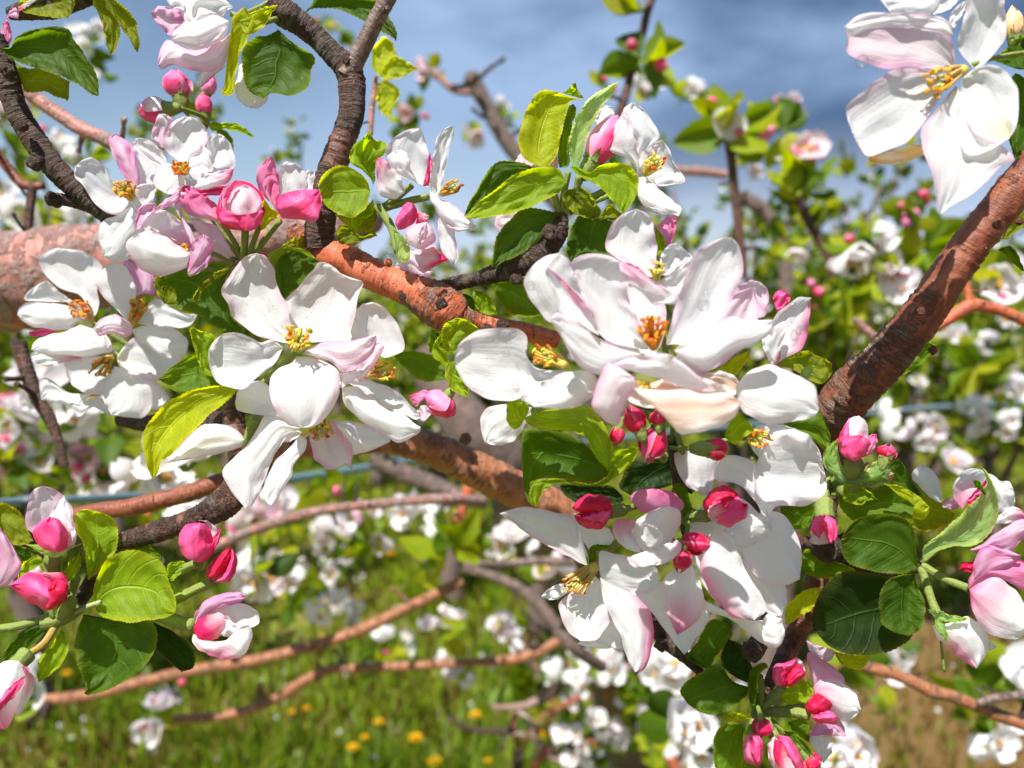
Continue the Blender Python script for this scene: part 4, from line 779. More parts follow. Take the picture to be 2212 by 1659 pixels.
flower('second white blossom cut by the top edge above the top right one', [('30','1500,-100 1300,-90 960,-60 980,10 *1050,100 1110,132 1400,132 1480,40',17.2,17.0,-.3,'w'),('30','1700,-120 1500,-100 1340,-20 1400,100 *1430,132 1580,70 1660,-10',17.5,17.4,.2,'w'),('30','1720,0 1700,10 1660,30 1580,120 1560,200 *1600,260 1660,160 1700,80',17.5,17.5,.1,'w')])
bud('greenish yellow bud at the right edge beside the top right blossom','30',(2130,330),(2110,40),150,18.5,kind='y',seed=43,node=(2230,60,18.6),cal=1.2)
leaf('dark leaf out of focus behind the top right blossom at the edge', [('30','2260,700 2120,640 2060,900 2050,1100 *2130,1375 2230,1320 2330,1000',18.8,18.6,.3,'d')])
leaf('dark leaf between the top right blossom and the edge, higher up', [('30','2300,300 2150,330 2000,470 1950,520 *2050,560 2180,600 2300,560',18.4,18.0,.2,'d')])
leaf('green leaf growing at the right edge under the reddish branch', [('31','1990,500 2040,470 2130,490 *2230,700 2140,640 2050,540',20.6,20.5,.1,'m')])
leaf('leaf hanging from the underside of the thick reddish branch', [('31','1060,1560 1150,1450 1240,1330 1330,1290 *1460,1320 1400,1420 1250,1540 1130,1590',21.5,21.4,.2,'m')])
leaf('pale leaf seen behind the upper part of the thick reddish branch', [('31','2230,150 2150,200 2080,280 *2000,420 2080,400 2170,330 2250,260',22.5,22.4,.1,'o')])
# ================================================================ big right blossom group
flower('biggest out-of-focus white blossom in the right group with a thick orange anther tuft', [
 ('21','1180,1360 980,1340 760,1240 700,1050 600,900 500,760 512,608 600,548 720,530 860,560 *970,625 1010,760 1000,900 1090,1100 1150,1230',16.9,16.5,.4,'e',{'dm':16.9}),
 ('21','640,1180 440,1140 310,1120 200,980 110,830 105,750 180,640 300,550 *400,530 470,560 512,620 560,760 640,920 700,1080',16.7,16.2,-.4,'w'),
 ('21','750,1240 560,1140 420,1050 350,850 285,700 *310,652 400,720 530,850 640,970 710,1080 745,1170',15.9,15.7,.35,'pr'),
 ('21','1180,1410 900,1335 700,1225 500,1110 400,1040 *330,1100 420,1250 540,1450 640,1545 820,1570 950,1500 1100,1440',16.4,15.7,-.35,'e'),
 ('21','1180,900 1020,800 950,700 930,620 1000,610 *1090,645 1200,750 1330,830 1430,890 1425,965 1300,965 1220,975',16.2,16.0,-.35,'pt'),
 ('21','1330,1320 1380,1100 1420,950 1480,780 1560,560 1650,470 1800,400 *1890,393 1955,450 1992,600 1990,720 1910,900 1810,1100 1650,1240 1470,1320',16.8,16.4,.4,'e'),
 ('21','1400,1370 1500,1300 1680,1190 1870,1085 2020,1100 *2262,1110 2212,1250 2010,1350 1860,1430 1700,1545 1570,1510 1460,1440',16.5,15.9,-.35,'w'),
 ('','1410,770 1330,760 1290,700 1280,640 1310,600 *1370,590 1420,620 1440,680 1430,740',17.4,17.5,.3,'e'),
 ('','1400,790 1480,760 1540,700 1580,640 *1625,620 1640,680 1600,750 1540,800 1470,815',17.5,17.6,.2,'pe'),
 ('21','1010,1500 860,1500 980,1440 1120,1410 1250,1382 *1390,1415 1520,1510 1640,1620 1760,1720 1500,1700 1300,1620 1150,1560',15.9,15.2,-.3,'e'),
], st=dict(x=1412,y=748,d=16.7,dx=-2,dy=-38,spread=33,n=24,dd=.8,cols='o',size=14,seed=51,pist=0,frad=2.8,fcol=(.85,.5,.1)), stems=[([(1410,770,16.9),(1440,850,18),(1480,1000,20)],7)])
flower('peach-tinted cupped blossom over the small red buds in the right group', [
 ('22','1250,30 1050,40 1000,110 1050,170 1180,205 1400,200 1600,110 *1750,60 1850,30 1700,-40 1500,-90 1350,-60',16.0,15.6,.7,'o'),
 ('22','1250,180 1080,60 1050,30 1300,60 1500,50 1650,90 1850,75 *1985,160 1940,260 1880,320 1750,380 1580,420 1450,430 1380,340 1320,240',15.4,15.1,-.3,'o',{'dm':14.9}),
 ('22','900,360 790,310 700,210 692,130 740,0 800,-150 880,-170 *1060,-60 1090,40 1000,120 950,250 930,350',15.9,15.4,-.5,'pe'),
], st=dict(x=1400,y=838,d=15.8,dx=-12,dy=-3,spread=16,n=8,dd=.1,cols='y',size=10,seed=52,pist=0))
flower('white blossom facing left at the edge of the right group, yellow pistils and orange anthers', [
 ('','1225,800 1160,795 1135,760 1140,730 1120,712 1070,708 1020,720 990,745 *980,782 995,815 1020,845 1060,863 1110,865 1150,852 1190,838',17.3,17.0,.4,'w'),
 ('','1255,800 1215,805 1160,838 1125,860 *1155,880 1230,882 1275,862 1292,830 1280,805',16.9,16.6,-.35,'e'),
 ('','1150,880 1100,872 1055,882 1038,910 *1046,955 1078,962 1112,950 1140,910',19.4,19.2,-.3,'w'),
], st=dict(x=1222,y=790,d=17.0,dx=-48,dy=-22,spread=27,n=14,dd=.1,cols='m',size=13,seed=53,pist=4,frad=2.8,fcol=(.82,.70,.15)))
flower('small white blossom with lemon pistils at the top of the right group', [
 ('21','1210,740 1080,690 950,600 860,540 810,480 815,390 870,270 960,190 *1070,145 1160,180 1212,240 1235,350 1252,480 1245,620',17.9,17.8,.35,'e'),
 ('21','1290,720 1282,560 1350,460 *1420,438 1520,520 1560,570 1460,640 1370,720',18.0,17.9,.3,'w'),
 ('21','1240,790 1370,700 1460,620 *1590,540 1540,740 1450,880 1380,890',17.6,17.6,.15,'e'),
], st=dict(x=1418,y=610,d=17.8,dx=2,dy=-28,spread=17,n=6,dd=.3,cols='y',size=12,seed=54,pist=6,frad=2.6,fcol=(.80,.80,.18)), stems=[([(1420,620,18),(1430,720,19),(1470,900,20.5)],6)])
flower('lilac-edged white blossom at the right rim of the right group', [
 ('21','1900,1080 1870,1020 1900,900 1960,805 2060,762 *2150,780 2215,850 2205,980 2180,1080 2050,1080',18.2,18.0,.3,'pe'),
 ('31','20,1500 -30,1300 20,1150 80,1050 175,975 270,905 *375,912 362,1050 335,1250 285,1360 170,1420 90,1470',18.2,17.8,.35,'pr'),
 ('31','60,1480 -20,1400 -60,1250 *20,1200 130,1120 160,1180 120,1300 90,1420',17.9,17.7,-.2,'w'),
 ('31','60,990 45,900 90,850 *150,855 195,925 150,990 90,1030',18.4,18.4,-.2,'h'),
 ('31','50,1490 40,1420 80,1375 *110,1380 105,1440 80,1490',18.0,18.0,0,'p'),
])
flower('low white petals with a grey underside right of the peach-tinted blossom', [
 ('31','-280,1680 -160,1550 0,1490 150,1540 290,1600 400,1670 430,1780 *440,1870 400,1940 200,1985 0,2000 -180,1920 -260,1820',16.9,16.5,-.45,'w'),
 ('22','1500,-60 1700,20 1800,60 1900,120 *1960,40 1950,-40 1800,-110',17.3,17.2,.1,'o')])
flower('brilliant white blossom at the right end of the lower right group, yellow stamens', [
 ('32','-80,640 -20,500 30,425 130,400 230,393 340,430 395,500 450,590 *468,680 440,720 500,810 505,920 440,1000 300,1052 130,1052 0,1035 -110,920 -130,760',19.0,18.7,.4,'w',{'ruf':.13}),
 ('','1555,985 1545,1010 1545,1035 1590,1045 1625,1075 *1668,1143 1668,1105 1690,1080 1660,1045 1640,1010 1600,985',19.6,19.2,-.3,'w'),
 ('22','1580,560 1400,590 1430,740 1500,870 1600,930 *1690,972 1730,880 1765,750 1795,620 1700,570',19.8,19.7,-.3,'e'),
 ('','1640,990 1620,960 1630,925 1668,915 *1720,925 1700,960 1680,990',19.2,19.1,.1,'w'),
], st=dict(x=1620,y=938,d=19.1,dx=18,dy=10,spread=27,n=14,dd=.4,cols='m',size=11,seed=55,pist=3,fcol=(.82,.68,.12)), stems=[([(1610,945,19.3),(1540,960,20),(1480,1010,20.6)],6)])
leaf('yellow-green leaf under the right petal of the big out-of-focus blossom', [('21','1590,1570 1750,1545 1900,1440 *2042,1370 2032,1460 1950,1565 1880,1650 1750,1680 1640,1640',17.8,17.7,.2,'y')])
leaf('olive leaf right of the lilac-edged blossom', [('31','60,1490 130,1430 200,1400 330,1368 450,1420 *555,1480 545,1580 460,1659 350,1620 220,1540',19.3,19.2,.25,'o')])
leaf('tiny curled fuzzy leaf in front of the olive leaf', [('31','340,1620 270,1575 330,1510 *415,1500 400,1550 370,1600',18.8,18.7,-.1,'f',{'nu':30})])
leaf('small bright leaf beside the right stamens of the lower right group', [('22','1830,450 1870,350 1940,240 *2030,300 2085,400 2010,460 1920,520',18.6,18.5,.2,'b')])
# red buds under the peach blossom
bud('dark red bud pair member hanging left under the peach-tinted blossom','22',(1100,400),(1000,170),175,17.2,kind='c',seed=61,node=(1440,960,19.5),phase=.5)
bud('round dark red bud hanging right under the peach-tinted blossom','22',(1265,345),(1258,205),135,17.3,kind='c',seed=62,node=(1440,960,19.5))
bud('smallest dark red bud beside the curled green leaf','22',(925,375),(885,540),115,17.8,kind='c',seed=63,node=(1420,940,19.5))
bud('bright scarlet bud with a twisted tip below the dark red pair','22',(1260,375),(1155,700),215,17.5,kinds=['h','c','h','c'],seed=64,node=(1450,955,19.5),sharp=1.15)
bud('scarlet-tipped bud with a long pale calyx pointing right','22',(1680,560),(1880,560),170,18.6,kind='c',seed=65,node=(1450,965,19.7),cal=1.35,opening=.4)
flower('deep crimson bud at the left of the shaded lower cluster', [
 ('22','870,1110 830,1190 770,1255 650,1242 565,1195 *535,1130 600,1110 700,1090 800,1080',19.2,19.1,-.9,'c'),
 ('22','868,1100 780,1130 680,1130 590,1110 *520,1072 560,1015 640,955 740,948 830,980 865,1040',19.0,18.95,-.9,'c'),
 ('22','850,1080 700,1100 600,1150 *560,1185 620,1215 760,1200 840,1160',18.75,18.9,-.3,'h'),
], cat='bud', name='opening_bud', stems=[([(1340,1102,19.4),(1370,1095,19.9),(1430,1085,20.6)],7,'stalk'),([(1316,1107,19.2),(1330,1104,19.3),(1345,1101,19.5)],15,'calyx')])
flower('ragged crimson bud at the right of the shaded lower cluster', [
 ('22','1690,1130 1650,1060 1668,980 1740,900 1830,868 1905,905 *1960,960 1940,1020 1860,1080 1760,1120',19.4,19.2,-.8,'c',{'wob':1.6,'ruf':.1}),
 ('22','1690,1140 1760,1080 1860,1010 1960,960 1980,1010 *2038,1040 2030,1150 1960,1190 1890,1232 1780,1205',19.15,19.0,-.8,'h',{'wob':1.6,'ruf':.1}),
 ('22','1690,1140 1700,1060 1760,1000 *1830,1020 1850,1100 1800,1180 1740,1190',19.0,18.85,-.5,'hb'),
], cat='bud', name='opening_bud', stems=[([(1528,1115,19.4),(1505,1115,19.8),(1480,1120,20.6)],13,'calyx')])
bud('crimson pointed bud aiming right below the shaded half open blossom','22',(1470,1370),(1760,1390),165,19.3,kind='c',seed=68,node=(1470,1130,20.6),cal=.7)
bud('crimson bud pointing down below the shaded half open blossom','22',(1490,1430),(1440,1640),150,19.2,kind='c',seed=69,node=(1480,1130,20.6),cal=.6,opening=.3)
# shaded lower cluster
flower('shaded half open pink and white blossom in the centre of the lower cluster', [
 ('22','1250,1140 1130,1110 1060,1050 1015,980 1100,915 *1230,902 1380,930 1470,1010 1475,1090 1400,1115 1320,1090',19.6,19.3,-.6,'p'),
 ('22','1240,1460 1100,1425 1045,1310 1065,1200 1160,1120 *1320,1050 1440,1080 1460,1200 1410,1290 1350,1420',19.3,18.9,-.6,'w'),
 ('22','1180,1480 980,1420 870,1290 895,1180 *980,1165 1060,1180 1040,1300 1110,1430',19.3,19.0,-.3,'pt'),
 ('22','1240,1500 1130,1480 1000,1495 1060,1585 *1200,1560 1300,1560 1420,1490 1465,1400 1420,1345 1340,1450',18.9,18.6,-.35,'e'),
 ('22','1240,1440 1150,1380 1110,1310 1130,1210 *1240,1230 1300,1300 1290,1400',18.5,18.4,.2,'w'),
], st=dict(x=1416,y=1190,d=19.0,dx=-2,dy=-4,spread=7,n=4,dd=.1,cols='o',size=9,seed=71,pist=0), stems=[([(1416,1180,19.5),(1440,1140,20),(1465,1110,20.5)],6)])
flower('shaded white blossom with long petals at the lower left of the bottom cluster', [
 ('22','660,1580 500,1500 280,1385 100,1270 0,1190 *-110,1120 0,1080 100,1058 250,1080 400,1112 500,1130 580,1250 620,1380 660,1500',19.9,19.5,.3,'e',{'dm':19.5}),
 ('22','680,1460 590,1320 515,1190 540,1115 *700,1200 850,1260 865,1370 760,1430',20.3,20.2,-.2,'w'),
 ('23','720,0 560,100 420,220 415,300 440,400 500,500 *590,562 720,555 820,440 850,280 810,100',20.0,19.7,.4,'e'),
 ('23','760,10 790,200 850,350 920,480 960,600 1000,740 *1065,832 1130,822 1175,760 1225,560 1222,420 1190,300 1100,190 980,130',19.4,19.2,-.35,'pr'),
 ('23','700,560 560,580 700,620 *960,642 980,600 860,360 830,400',20.3,20.2,0,'w'),
 ('23','770,30 755,-60 760,-210 900,-190 1100,-130 1250,-70 *1268,50 1250,110 1100,160 930,145',19.6,19.3,-.3,'w'),
 ('23','400,200 330,205 *248,185 300,120 400,65 490,70 540,100',20.1,20.0,-.1,'w'),
], st=dict(x=1290,y=1220,d=19.7,dx=-48,dy=45,spread=30,n=16,dd=.2,cols='b',size=9,seed=72,pist=4,fcol=(.75,.55,.12)), stems=[([(1285,1215,20),(1350,1160,20.4),(1440,1120,20.7)],7)])
flower('shaded white blossom with broad drooping petals at the foot of the right cluster', [
 ('23','1530,-150 1330,0 1280,150 1340,330 *1430,512 1580,410 1645,310 1658,170 1610,20 1570,-80',19.7,19.5,-.4,'pt'),
 ('23','1480,0 1250,60 1090,170 1160,260 1240,360 1360,520 *1490,682 1590,540 1700,370 1660,200',20.1,20.1,-.2,'w'),
 ('23','1740,-420 1650,-250 1625,-80 1690,100 1780,230 1900,350 *2092,382 2200,300 2160,180 2050,0 1980,-150 1880,-340',19.4,19.0,-.4,'pl'),
 ('23','1640,200 1660,290 1800,340 1900,380 2000,460 2100,540 *2211,620 2290,500 2320,440 2211,385 2050,380 1850,300',19.8,19.7,-.3,'w'),
 ('','1600,1170 1590,1150 1610,1125 1650,1105 1685,1108 1715,1140 1732,1195 *1728,1252 1690,1265 1640,1250 1610,1215',19.7,19.5,-.35,'w'),
 ('','1600,1190 1640,1235 1690,1250 1700,1295 *1688,1333 1655,1320 1620,1275',20.0,19.9,-.2,'w'),
 ('','1480,1120 1540,1080 1600,1075 *1650,1120 1660,1200 1620,1280 1550,1300 1500,1220',20.5,20.6,.1,'w'),
 ('22','1820,1300 1850,1240 2040,1120 *2211,1200 2235,1290 2060,1400 1900,1390',19.6,19.4,-.2,'w'),
 ('','1645,1345 1660,1325 *1690,1338 1695,1370 1680,1397 1650,1390',19.3,19.2,-.2,'w'),
], stems=[([(1590,1140,19.9),(1540,1120,20.3),(1490,1115,20.7)],7)])
leaf('large curled leaf hanging left of the small red buds, lit edge folded over', [
 ('22','880,720 700,580 520,440 250,392 100,392 85,600 100,850 130,1000 *205,1072 175,920 250,825 400,812 550,842 700,868 820,800',18.6,18.3,.5,'d',{'dm':18.9}),
 ('22','830,760 745,660 680,560 640,470 540,420 380,395 200,375 105,300 *200,250 350,210 560,198 690,205 790,330 850,450 872,600',17.9,18.0,-.3,'b'),
 ('22','640,872 750,850 830,770 870,640 900,575 *1090,545 1060,650 950,770 830,850 720,890',18.5,18.4,.2,'b'),
 ('22','640,875 450,830 330,815 170,835 150,920 160,1000 *205,1075 240,990 300,900 400,860 520,870',18.2,18.1,-.1,'b')])
leaf('small leaf curling left above the large curled leaf', [('22','100,310 60,380 0,385 -50,300 -45,180 *0,95 70,92 125,130 150,220',18.3,18.0,.2,'b')])
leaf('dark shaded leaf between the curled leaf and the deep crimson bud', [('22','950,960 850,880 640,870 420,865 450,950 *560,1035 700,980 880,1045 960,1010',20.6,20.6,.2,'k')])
leaf('near-black leaf-shaped sheet for the shade in the hollow behind the scarlet bud', [('22','1400,600 1250,640 1080,650 950,800 930,900 *1050,980 1250,920 1450,830 1460,720',20.9,20.9,.2,'k')])  # added sheet: shade of the cluster's interior put into its near-black colour
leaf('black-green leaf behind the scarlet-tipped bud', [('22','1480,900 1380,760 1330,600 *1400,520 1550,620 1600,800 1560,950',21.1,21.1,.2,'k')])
leaf('shaded stalk leaf in the heart of the lower cluster', [('22','1480,1140 1380,960 1420,860 *1500,880 1540,1000 1560,1120',20.2,20.0,.1,'m')])
leaf('small green bract under the deep crimson bud', [('22','660,1560 640,1460 700,1390 *850,1395 850,1420 740,1450 740,1540',19.9,19.7,.1,'m',{'nu':30})])
for k, (a, lab) in enumerate([([(1450,950,19.6),(1462,1000,20.2),(1470,1060,20.6),(1480,1120,20.8),(1500,1200,21.2)], 'fuzzy spur stem joining the small red buds to the shaded lower cluster'), ([(1480,1110,20.8),(1560,1130,21.3),(1660,1150,22),(1760,1180,22.6)], 'dark spur tying the lower cluster to the reddish branch')]):
    branch(lab, [q + (15,) for q in a], 'bark_dark', .5)
# ================================================================ right middle
flower('plump pink and white bud topping the fuzzy bud bunch on the right', [
 ('32','745,668 640,610 600,500 625,420 670,340 *700,290 740,350 760,450 760,560',19.9,19.9,-.8,'h'),
 ('32','750,660 690,560 660,440 690,310 *785,272 850,330 868,430 850,540 800,620',19.8,19.8,-.8,'pb'),
 ('32','745,670 660,620 630,540 660,470 720,448 *800,442 885,490 870,560 810,640',19.5,19.4,-.6,'h'),
 ('32','800,640 850,560 870,450 *935,425 948,500 910,580 860,620',20.0,20.0,-.3,'p'),
], cat='bud', name='opening_bud', stems=[([(1845,998,19.9),(1838,1018,20.2),(1825,1035,20.8),(1800,1050,21.2)],19,'calyx')])
bud('round scarlet bud right of the plump bud','32',(1010,640),(1050,510),150,20.0,kind='h',kinds=['h','c','h','c'],seed=82,node=(1795,1050,21.2),cal=1.25)
bud('tiny scarlet bud poking out below the round scarlet one','32',(1010,790),(1085,790),85,20.1,kind='h',seed=83,node=(1800,1050,21.2),cal=1.7)
flower('wet pink bud hanging down above the round dark leaf', [
 ('32','470,1150 375,1240 366,1320 370,1375 *440,1390 530,1375 560,1300 520,1200',20.4,20.3,-.5,'pe'),
 ('32','480,1130 410,1150 370,1220 385,1290 *445,1335 480,1270 495,1200',20.1,20.0,-.5,'h'),
 ('32','490,1130 550,1150 600,1205 605,1310 *545,1388 500,1330 480,1250',20.0,19.9,-.6,'h'),
], cat='bud', name='opening_bud', stems=[([(1782,1120,20.2),(1780,1105,20.3),(1780,1085,20.5)],20,'calyx'),([(1780,1090,20.5),(1783,1060,20.8),(1788,1020,21.2)],9,'stalk')])
bud('woolly green unopened bud in the bunch on the right','32',(780,820),(920,700),210,20.4,kind='y',seed=85,node=(1795,1050,21.2),cal=1.6)
leaf('brown-edged woolly bract left of the plump bud', [('32','620,860 480,700 500,560 *600,470 610,600 650,720 760,820 700,880',20.4,20.2,-.3,'f')])
leaf('woolly bract under the round scarlet bud', [('32','680,860 800,760 940,660 *1060,680 1080,780 1040,860 850,890',20.3,20.1,-.4,'f')])
leaf('green leaf behind the brilliant white petal beside the reddish branch', [('32','-40,440 20,370 200,315 430,238 500,330 *545,460 515,590 400,500 200,420',20.9,20.7,.2,'m')])
leaf('upper leaf sloping right below the fuzzy bud bunch', [('32','820,880 950,780 1060,680 *1130,635 1200,740 1280,880 1330,975 1150,910 980,880',21.0,20.9,.2,'d')])
leaf('long yellow-edged leaf rolled at its right end below the bud bunch', [('32','620,900 750,870 900,900 1050,850 1150,890 1300,965 *1392,1060 1385,1130 1330,1175 1250,1165 1100,1180 950,1200 750,1190 620,1050',20.6,20.2,.4,'m'),('32','1000,860 1150,885 1300,965 *1395,1060 1390,1120 1330,1178 1250,1160 1270,1060 1130,960',20.0,19.9,-.15,'y')])
leaf('curled leaf end with a toothed edge left below the bud bunch', [('32','640,990 660,880 690,865 830,895 *950,1000 860,1010 800,1045 700,1030',20.1,19.9,.2,'b')])
leaf('olive leaf behind the rolled one, reaching toward the pink right blossom', [('32','1200,1250 1180,1180 1300,880 1400,940 1500,1010 *1612,1130 1590,1195 1480,1250 1350,1275',21.0,20.9,.2,'o')])
leaf('round glossy dark leaf with a lit patch right of the wet pink bud', [('32','1300,1590 1270,1400 1265,1280 1180,1160 1050,1122 850,1128 720,1200 *632,1330 640,1480 720,1570 900,1620 1100,1642 1240,1630',19.8,19.7,.5,'d',{'nu':80})])
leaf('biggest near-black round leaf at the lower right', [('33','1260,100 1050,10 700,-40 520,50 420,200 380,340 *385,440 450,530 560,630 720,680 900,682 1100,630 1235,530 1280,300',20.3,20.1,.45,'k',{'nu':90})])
leaf('small glossy rounded leaf overlapping the biggest dark one', [('33','1265,-20 1100,0 1000,80 955,200 965,330 990,420 1100,490 *1220,520 1330,440 1362,300 1335,170 1290,80',19.7,19.5,.35,'d')])
leaf('long pale folded leaf curving up to a sharp tip at the right', [('32','1330,1510 1340,1410 1450,1310 1620,1170 1760,1030 1870,900 1890,820 *1820,690 1900,760 1960,880 1992,1030 1970,1200 1880,1340 1750,1402 1600,1400 1450,1450',19.9,19.3,.5,'f')])
leaf('small narrow bract in front of the pink throat of the right blossom', [('32','1870,960 1800,900 *1770,830 1830,840 1875,930',19.4,19.3,.1,'m',{'nu':30})])
leaf('yellow backlit leaf under the biggest dark one', [('33','560,650 720,680 *885,682 840,780 760,810 640,770',21.0,21.0,.1,'y')])
leaf('yellow-green leaf behind the low white petal beside the biggest dark leaf', [('33','140,420 160,260 220,190 320,120 *450,100 430,230 330,330 200,400',21.2,21.0,.2,'y')])
leaf('green leaf hidden under the brilliant white blossom', [('32','90,1050 250,1060 430,1040 *350,1240 220,1252 130,1150',20.8,20.8,.1,'m')])
leaf('yellow-green leaf low behind the wet pink bud', [('32','280,1600 290,1480 350,1420 *450,1500 700,1580 750,1640 500,1680 380,1659',21.2,21.0,.2,'m')])
flower('pink and white blossom at the right edge behind the pale folded leaf', [
 ('32','1500,1030 1400,980 1300,880 1238,780 1290,710 *1360,698 1440,770 1500,900',20.4,20.2,-.35,'w'),
 ('32','1680,1080 1610,1000 1598,900 1650,790 1740,735 *1840,735 1895,800 1850,880 1780,940',20.3,20.0,.5,'pb'),
 ('32','1960,1110 1960,960 1890,780 1960,800 2000,830 2090,850 *2135,950 2130,1050 2080,1110',20.2,20.0,-.35,'w'),
 ('32','1960,1210 2010,1120 2130,1060 *2260,1150 2180,1190 2080,1205',20.0,19.8,-.2,'pt'),
 ('32','1740,1440 1890,1350 2050,1230 2190,1170 *2300,1240 2211,1330 2100,1430 1900,1440',19.9,19.6,-.4,'l'),
 ('32','1720,1000 1850,860 1890,830 *1900,900 1800,1000 1740,1050',20.0,19.9,.1,'h'),
 ('32','1640,1080 1550,1080 1500,1040 *1540,990 1600,980 1660,1030',20.5,20.5,0,'l'),
], stems=[([(2085,1120,20.4),(2040,1170,20.6),(1990,1215,20.8)],7)])
flower('large white blossom with lilac shading hanging at the lower right edge', [
 ('32','1760,1700 1770,1560 1830,1430 1920,1400 2050,1430 *2195,1475 2170,1510 2060,1590 1900,1680',19.8,19.3,-.3,'l'),
 ('33','1730,110 1740,0 1850,-80 2000,-100 2150,-160 *2300,-50 2300,150 2200,120 2000,20 1870,40',19.9,19.4,-.35,'p'),
 ('33','1740,110 1850,45 1970,10 2080,75 2190,190 *2270,400 2180,530 2050,543 1880,475 1780,330 1750,210',19.5,19.1,-.5,'pb'),
 ('33','1420,430 1560,410 1640,370 1740,355 1850,430 1900,530 1890,660 *1800,802 1650,700 1560,620 1460,530',19.9,19.7,-.5,'pr'),
 ('33','1900,560 1940,580 *1980,610 1940,635 1900,640',20.0,20.0,0,'w'),
 ('32','1650,1600 1680,1540 *1790,1535 1780,1625 1700,1620',20.1,20.1,-.2,'c'),
], stems=[([(2090,1270,20.1),(2040,1250,20.5),(1990,1220,20.8)],9),([(2030,1340,20.2),(2010,1290,20.5),(1990,1225,20.8)],9),([(2032,1375,20.0),(2036,1420,19.9),(2040,1450,19.9)],3)])
leaf('curved sepal over the hanging lilac and pink petal', [('33','1380,290 1480,300 1600,340 *1735,358 1680,400 1560,400 1450,360',19.6,19.4,-.1,'f',{'nu':30})])
leaf('pointed sepal aiming down beside the hanging pink petal', [('33','1440,350 1510,380 1550,480 *1575,605 1500,530 1450,440',19.6,19.5,-.1,'f',{'nu':30})])
branch('green-brown spur where the right blossoms and leaves meet', [(1995,1220,20.9,16),(1960,1225,21.2,16),(1900,1230,21.8,18),(1840,1220,22.2,18),(1785,1200,22.6,18)], 'bark_dark', .3)
# ================================================================ bottom right buds
flower('crimson bud tilted right, upper left of the bottom right spray', [
 ('33','250,760 240,705 *300,738 328,832 270,800',21.1,21.0,-.2,'pe'),
 ('33','125,955 60,930 38,850 60,765 150,748 *242,704 255,770 190,840 160,910',20.95,20.8,-.7,'h'),
 ('33','130,958 150,880 200,800 270,765 *328,840 285,905 210,952',20.8,20.7,-.7,'c'),
], cat='bud', name='opening_bud', stems=[([(1690,1482,21),(1680,1497,21.1),(1660,1515,21.3),(1635,1536,21.5)],10,'calyx')])
flower('pair-tipped crimson bud in front of the lilac petals of the bottom spray', [
 ('33','345,1190 322,1130 340,1085 420,1012 *492,1045 552,1100 525,1170 440,1195',20.8,20.6,-.7,'c'),
 ('33','370,1215 440,1180 520,1162 *597,1200 592,1278 500,1275 420,1262',20.6,20.5,-.6,'h'),
], cat='bud', name='opening_bud', stems=[([(1746,1545,20.8),(1725,1540,21),(1690,1538,21.3),(1636,1538,21.5)],11,'calyx')])
bud('round cherry red bud in the middle of the bottom right spray','23',(2150,1240),(2175,1400),165,20.6,kind='c',seed=93,node=(1632,1530,21.4),cal=.6)
flower('pink striped bud hanging left at the bottom edge', [
 ('23','2060,1365 2008,1400 1998,1500 2020,1600 *2132,1655 2120,1550 2100,1440',20.6,20.5,-.6,'p'),
 ('23','2070,1365 2150,1395 2175,1500 *2148,1645 2090,1600 2060,1480',20.45,20.3,-.6,'h'),
], cat='bud', name='opening_bud', stems=[([(1624,1590,20.6),(1624,1580,20.7),(1628,1560,21.1),(1632,1538,21.4)],9,'calyx')])
flower('large pink and white bud at the bottom edge', [
 ('33','55,1385 10,1420 -5,1500 20,1620 *80,1710 140,1640 130,1500 100,1420',20.6,20.5,-.5,'pe'),
 ('33','70,1372 180,1395 250,1480 290,1560 *305,1690 200,1660 130,1500',20.5,20.3,-.8,'h'),
 ('33','60,1400 130,1450 190,1560 *250,1710 130,1730 70,1620 40,1500',20.25,20.05,-.5,'ht'),
], cat='bud', name='opening_bud', stems=[([(1674,1592,20.6),(1668,1582,20.8),(1652,1560,21.1),(1636,1540,21.4)],12,'calyx')])
bud('red bud cut by the bottom edge at the right of the spray','33',(330,1560),(430,1690),180,20.9,kind='c',seed=96,node=(1640,1535,21.4),cal=.7)
flower('lilac and white blossom behind the crimson buds of the bottom spray', [
 ('33','400,960 360,820 340,655 500,740 640,850 *672,935 520,945',21.3,21.2,-.3,'l'),
 ('33','420,1100 395,960 480,890 650,930 750,1000 *806,1150 750,1222 670,1262 560,1190',21.1,20.9,-.4,'pb'),
 ('33','470,1180 360,1370 430,1372 *570,1300 680,1392 640,1280 580,1200',21.3,21.3,-.1,'l'),
 ('33','400,1340 360,1380 400,1500 *480,1620 560,1500 530,1390',21.5,21.5,-.2,'w'),
 ('33','350,640 340,560 *440,620 570,640 550,720 480,740',21.5,21.5,-.1,'pe'),
], stems=[([(1760,1520,21.4),(1700,1530,21.5),(1636,1540,21.5)],6)])
G_ = [('dark leaf at the upper left of the bottom right spray', '2050,960 1900,900 1780,760 1600,850 1455,980 *1520,1110 1640,1182 1780,1192 1920,1130 2020,1040',21.1,20.9,'d'),
 ('dark leaf pointing up behind the white foot petals, bottom right spray', '2050,930 1900,860 1800,720 *1870,540 1990,600 2070,760 2090,880',21.6,21.5,'k'),
 ('mid green leaf under the drooping white petal of the foot blossom', '1690,810 1560,750 1510,690 1600,560 1720,375 *1880,420 1895,540 1780,680',21.8,21.6,'d'),
 ('oval leaf cut by the bottom edge left of the pink striped bud', '2030,1290 1880,1258 1770,1330 1740,1450 1740,1600 *1780,1740 1950,1720 2010,1550 1995,1400',21.0,20.9,'m'),
 ('narrow curled leaf standing in the bottom right spray', '2060,1110 2035,1000 2045,880 2090,780 2190,748 *2212,790 2140,850 2120,1000 2100,1110',20.8,20.6,'m'),
 ('tiny bright bract at the heart of the bottom right spray', '2080,1230 1960,1180 1890,1190 *1795,1242 1900,1255 2000,1260',20.6,20.5,'y')]
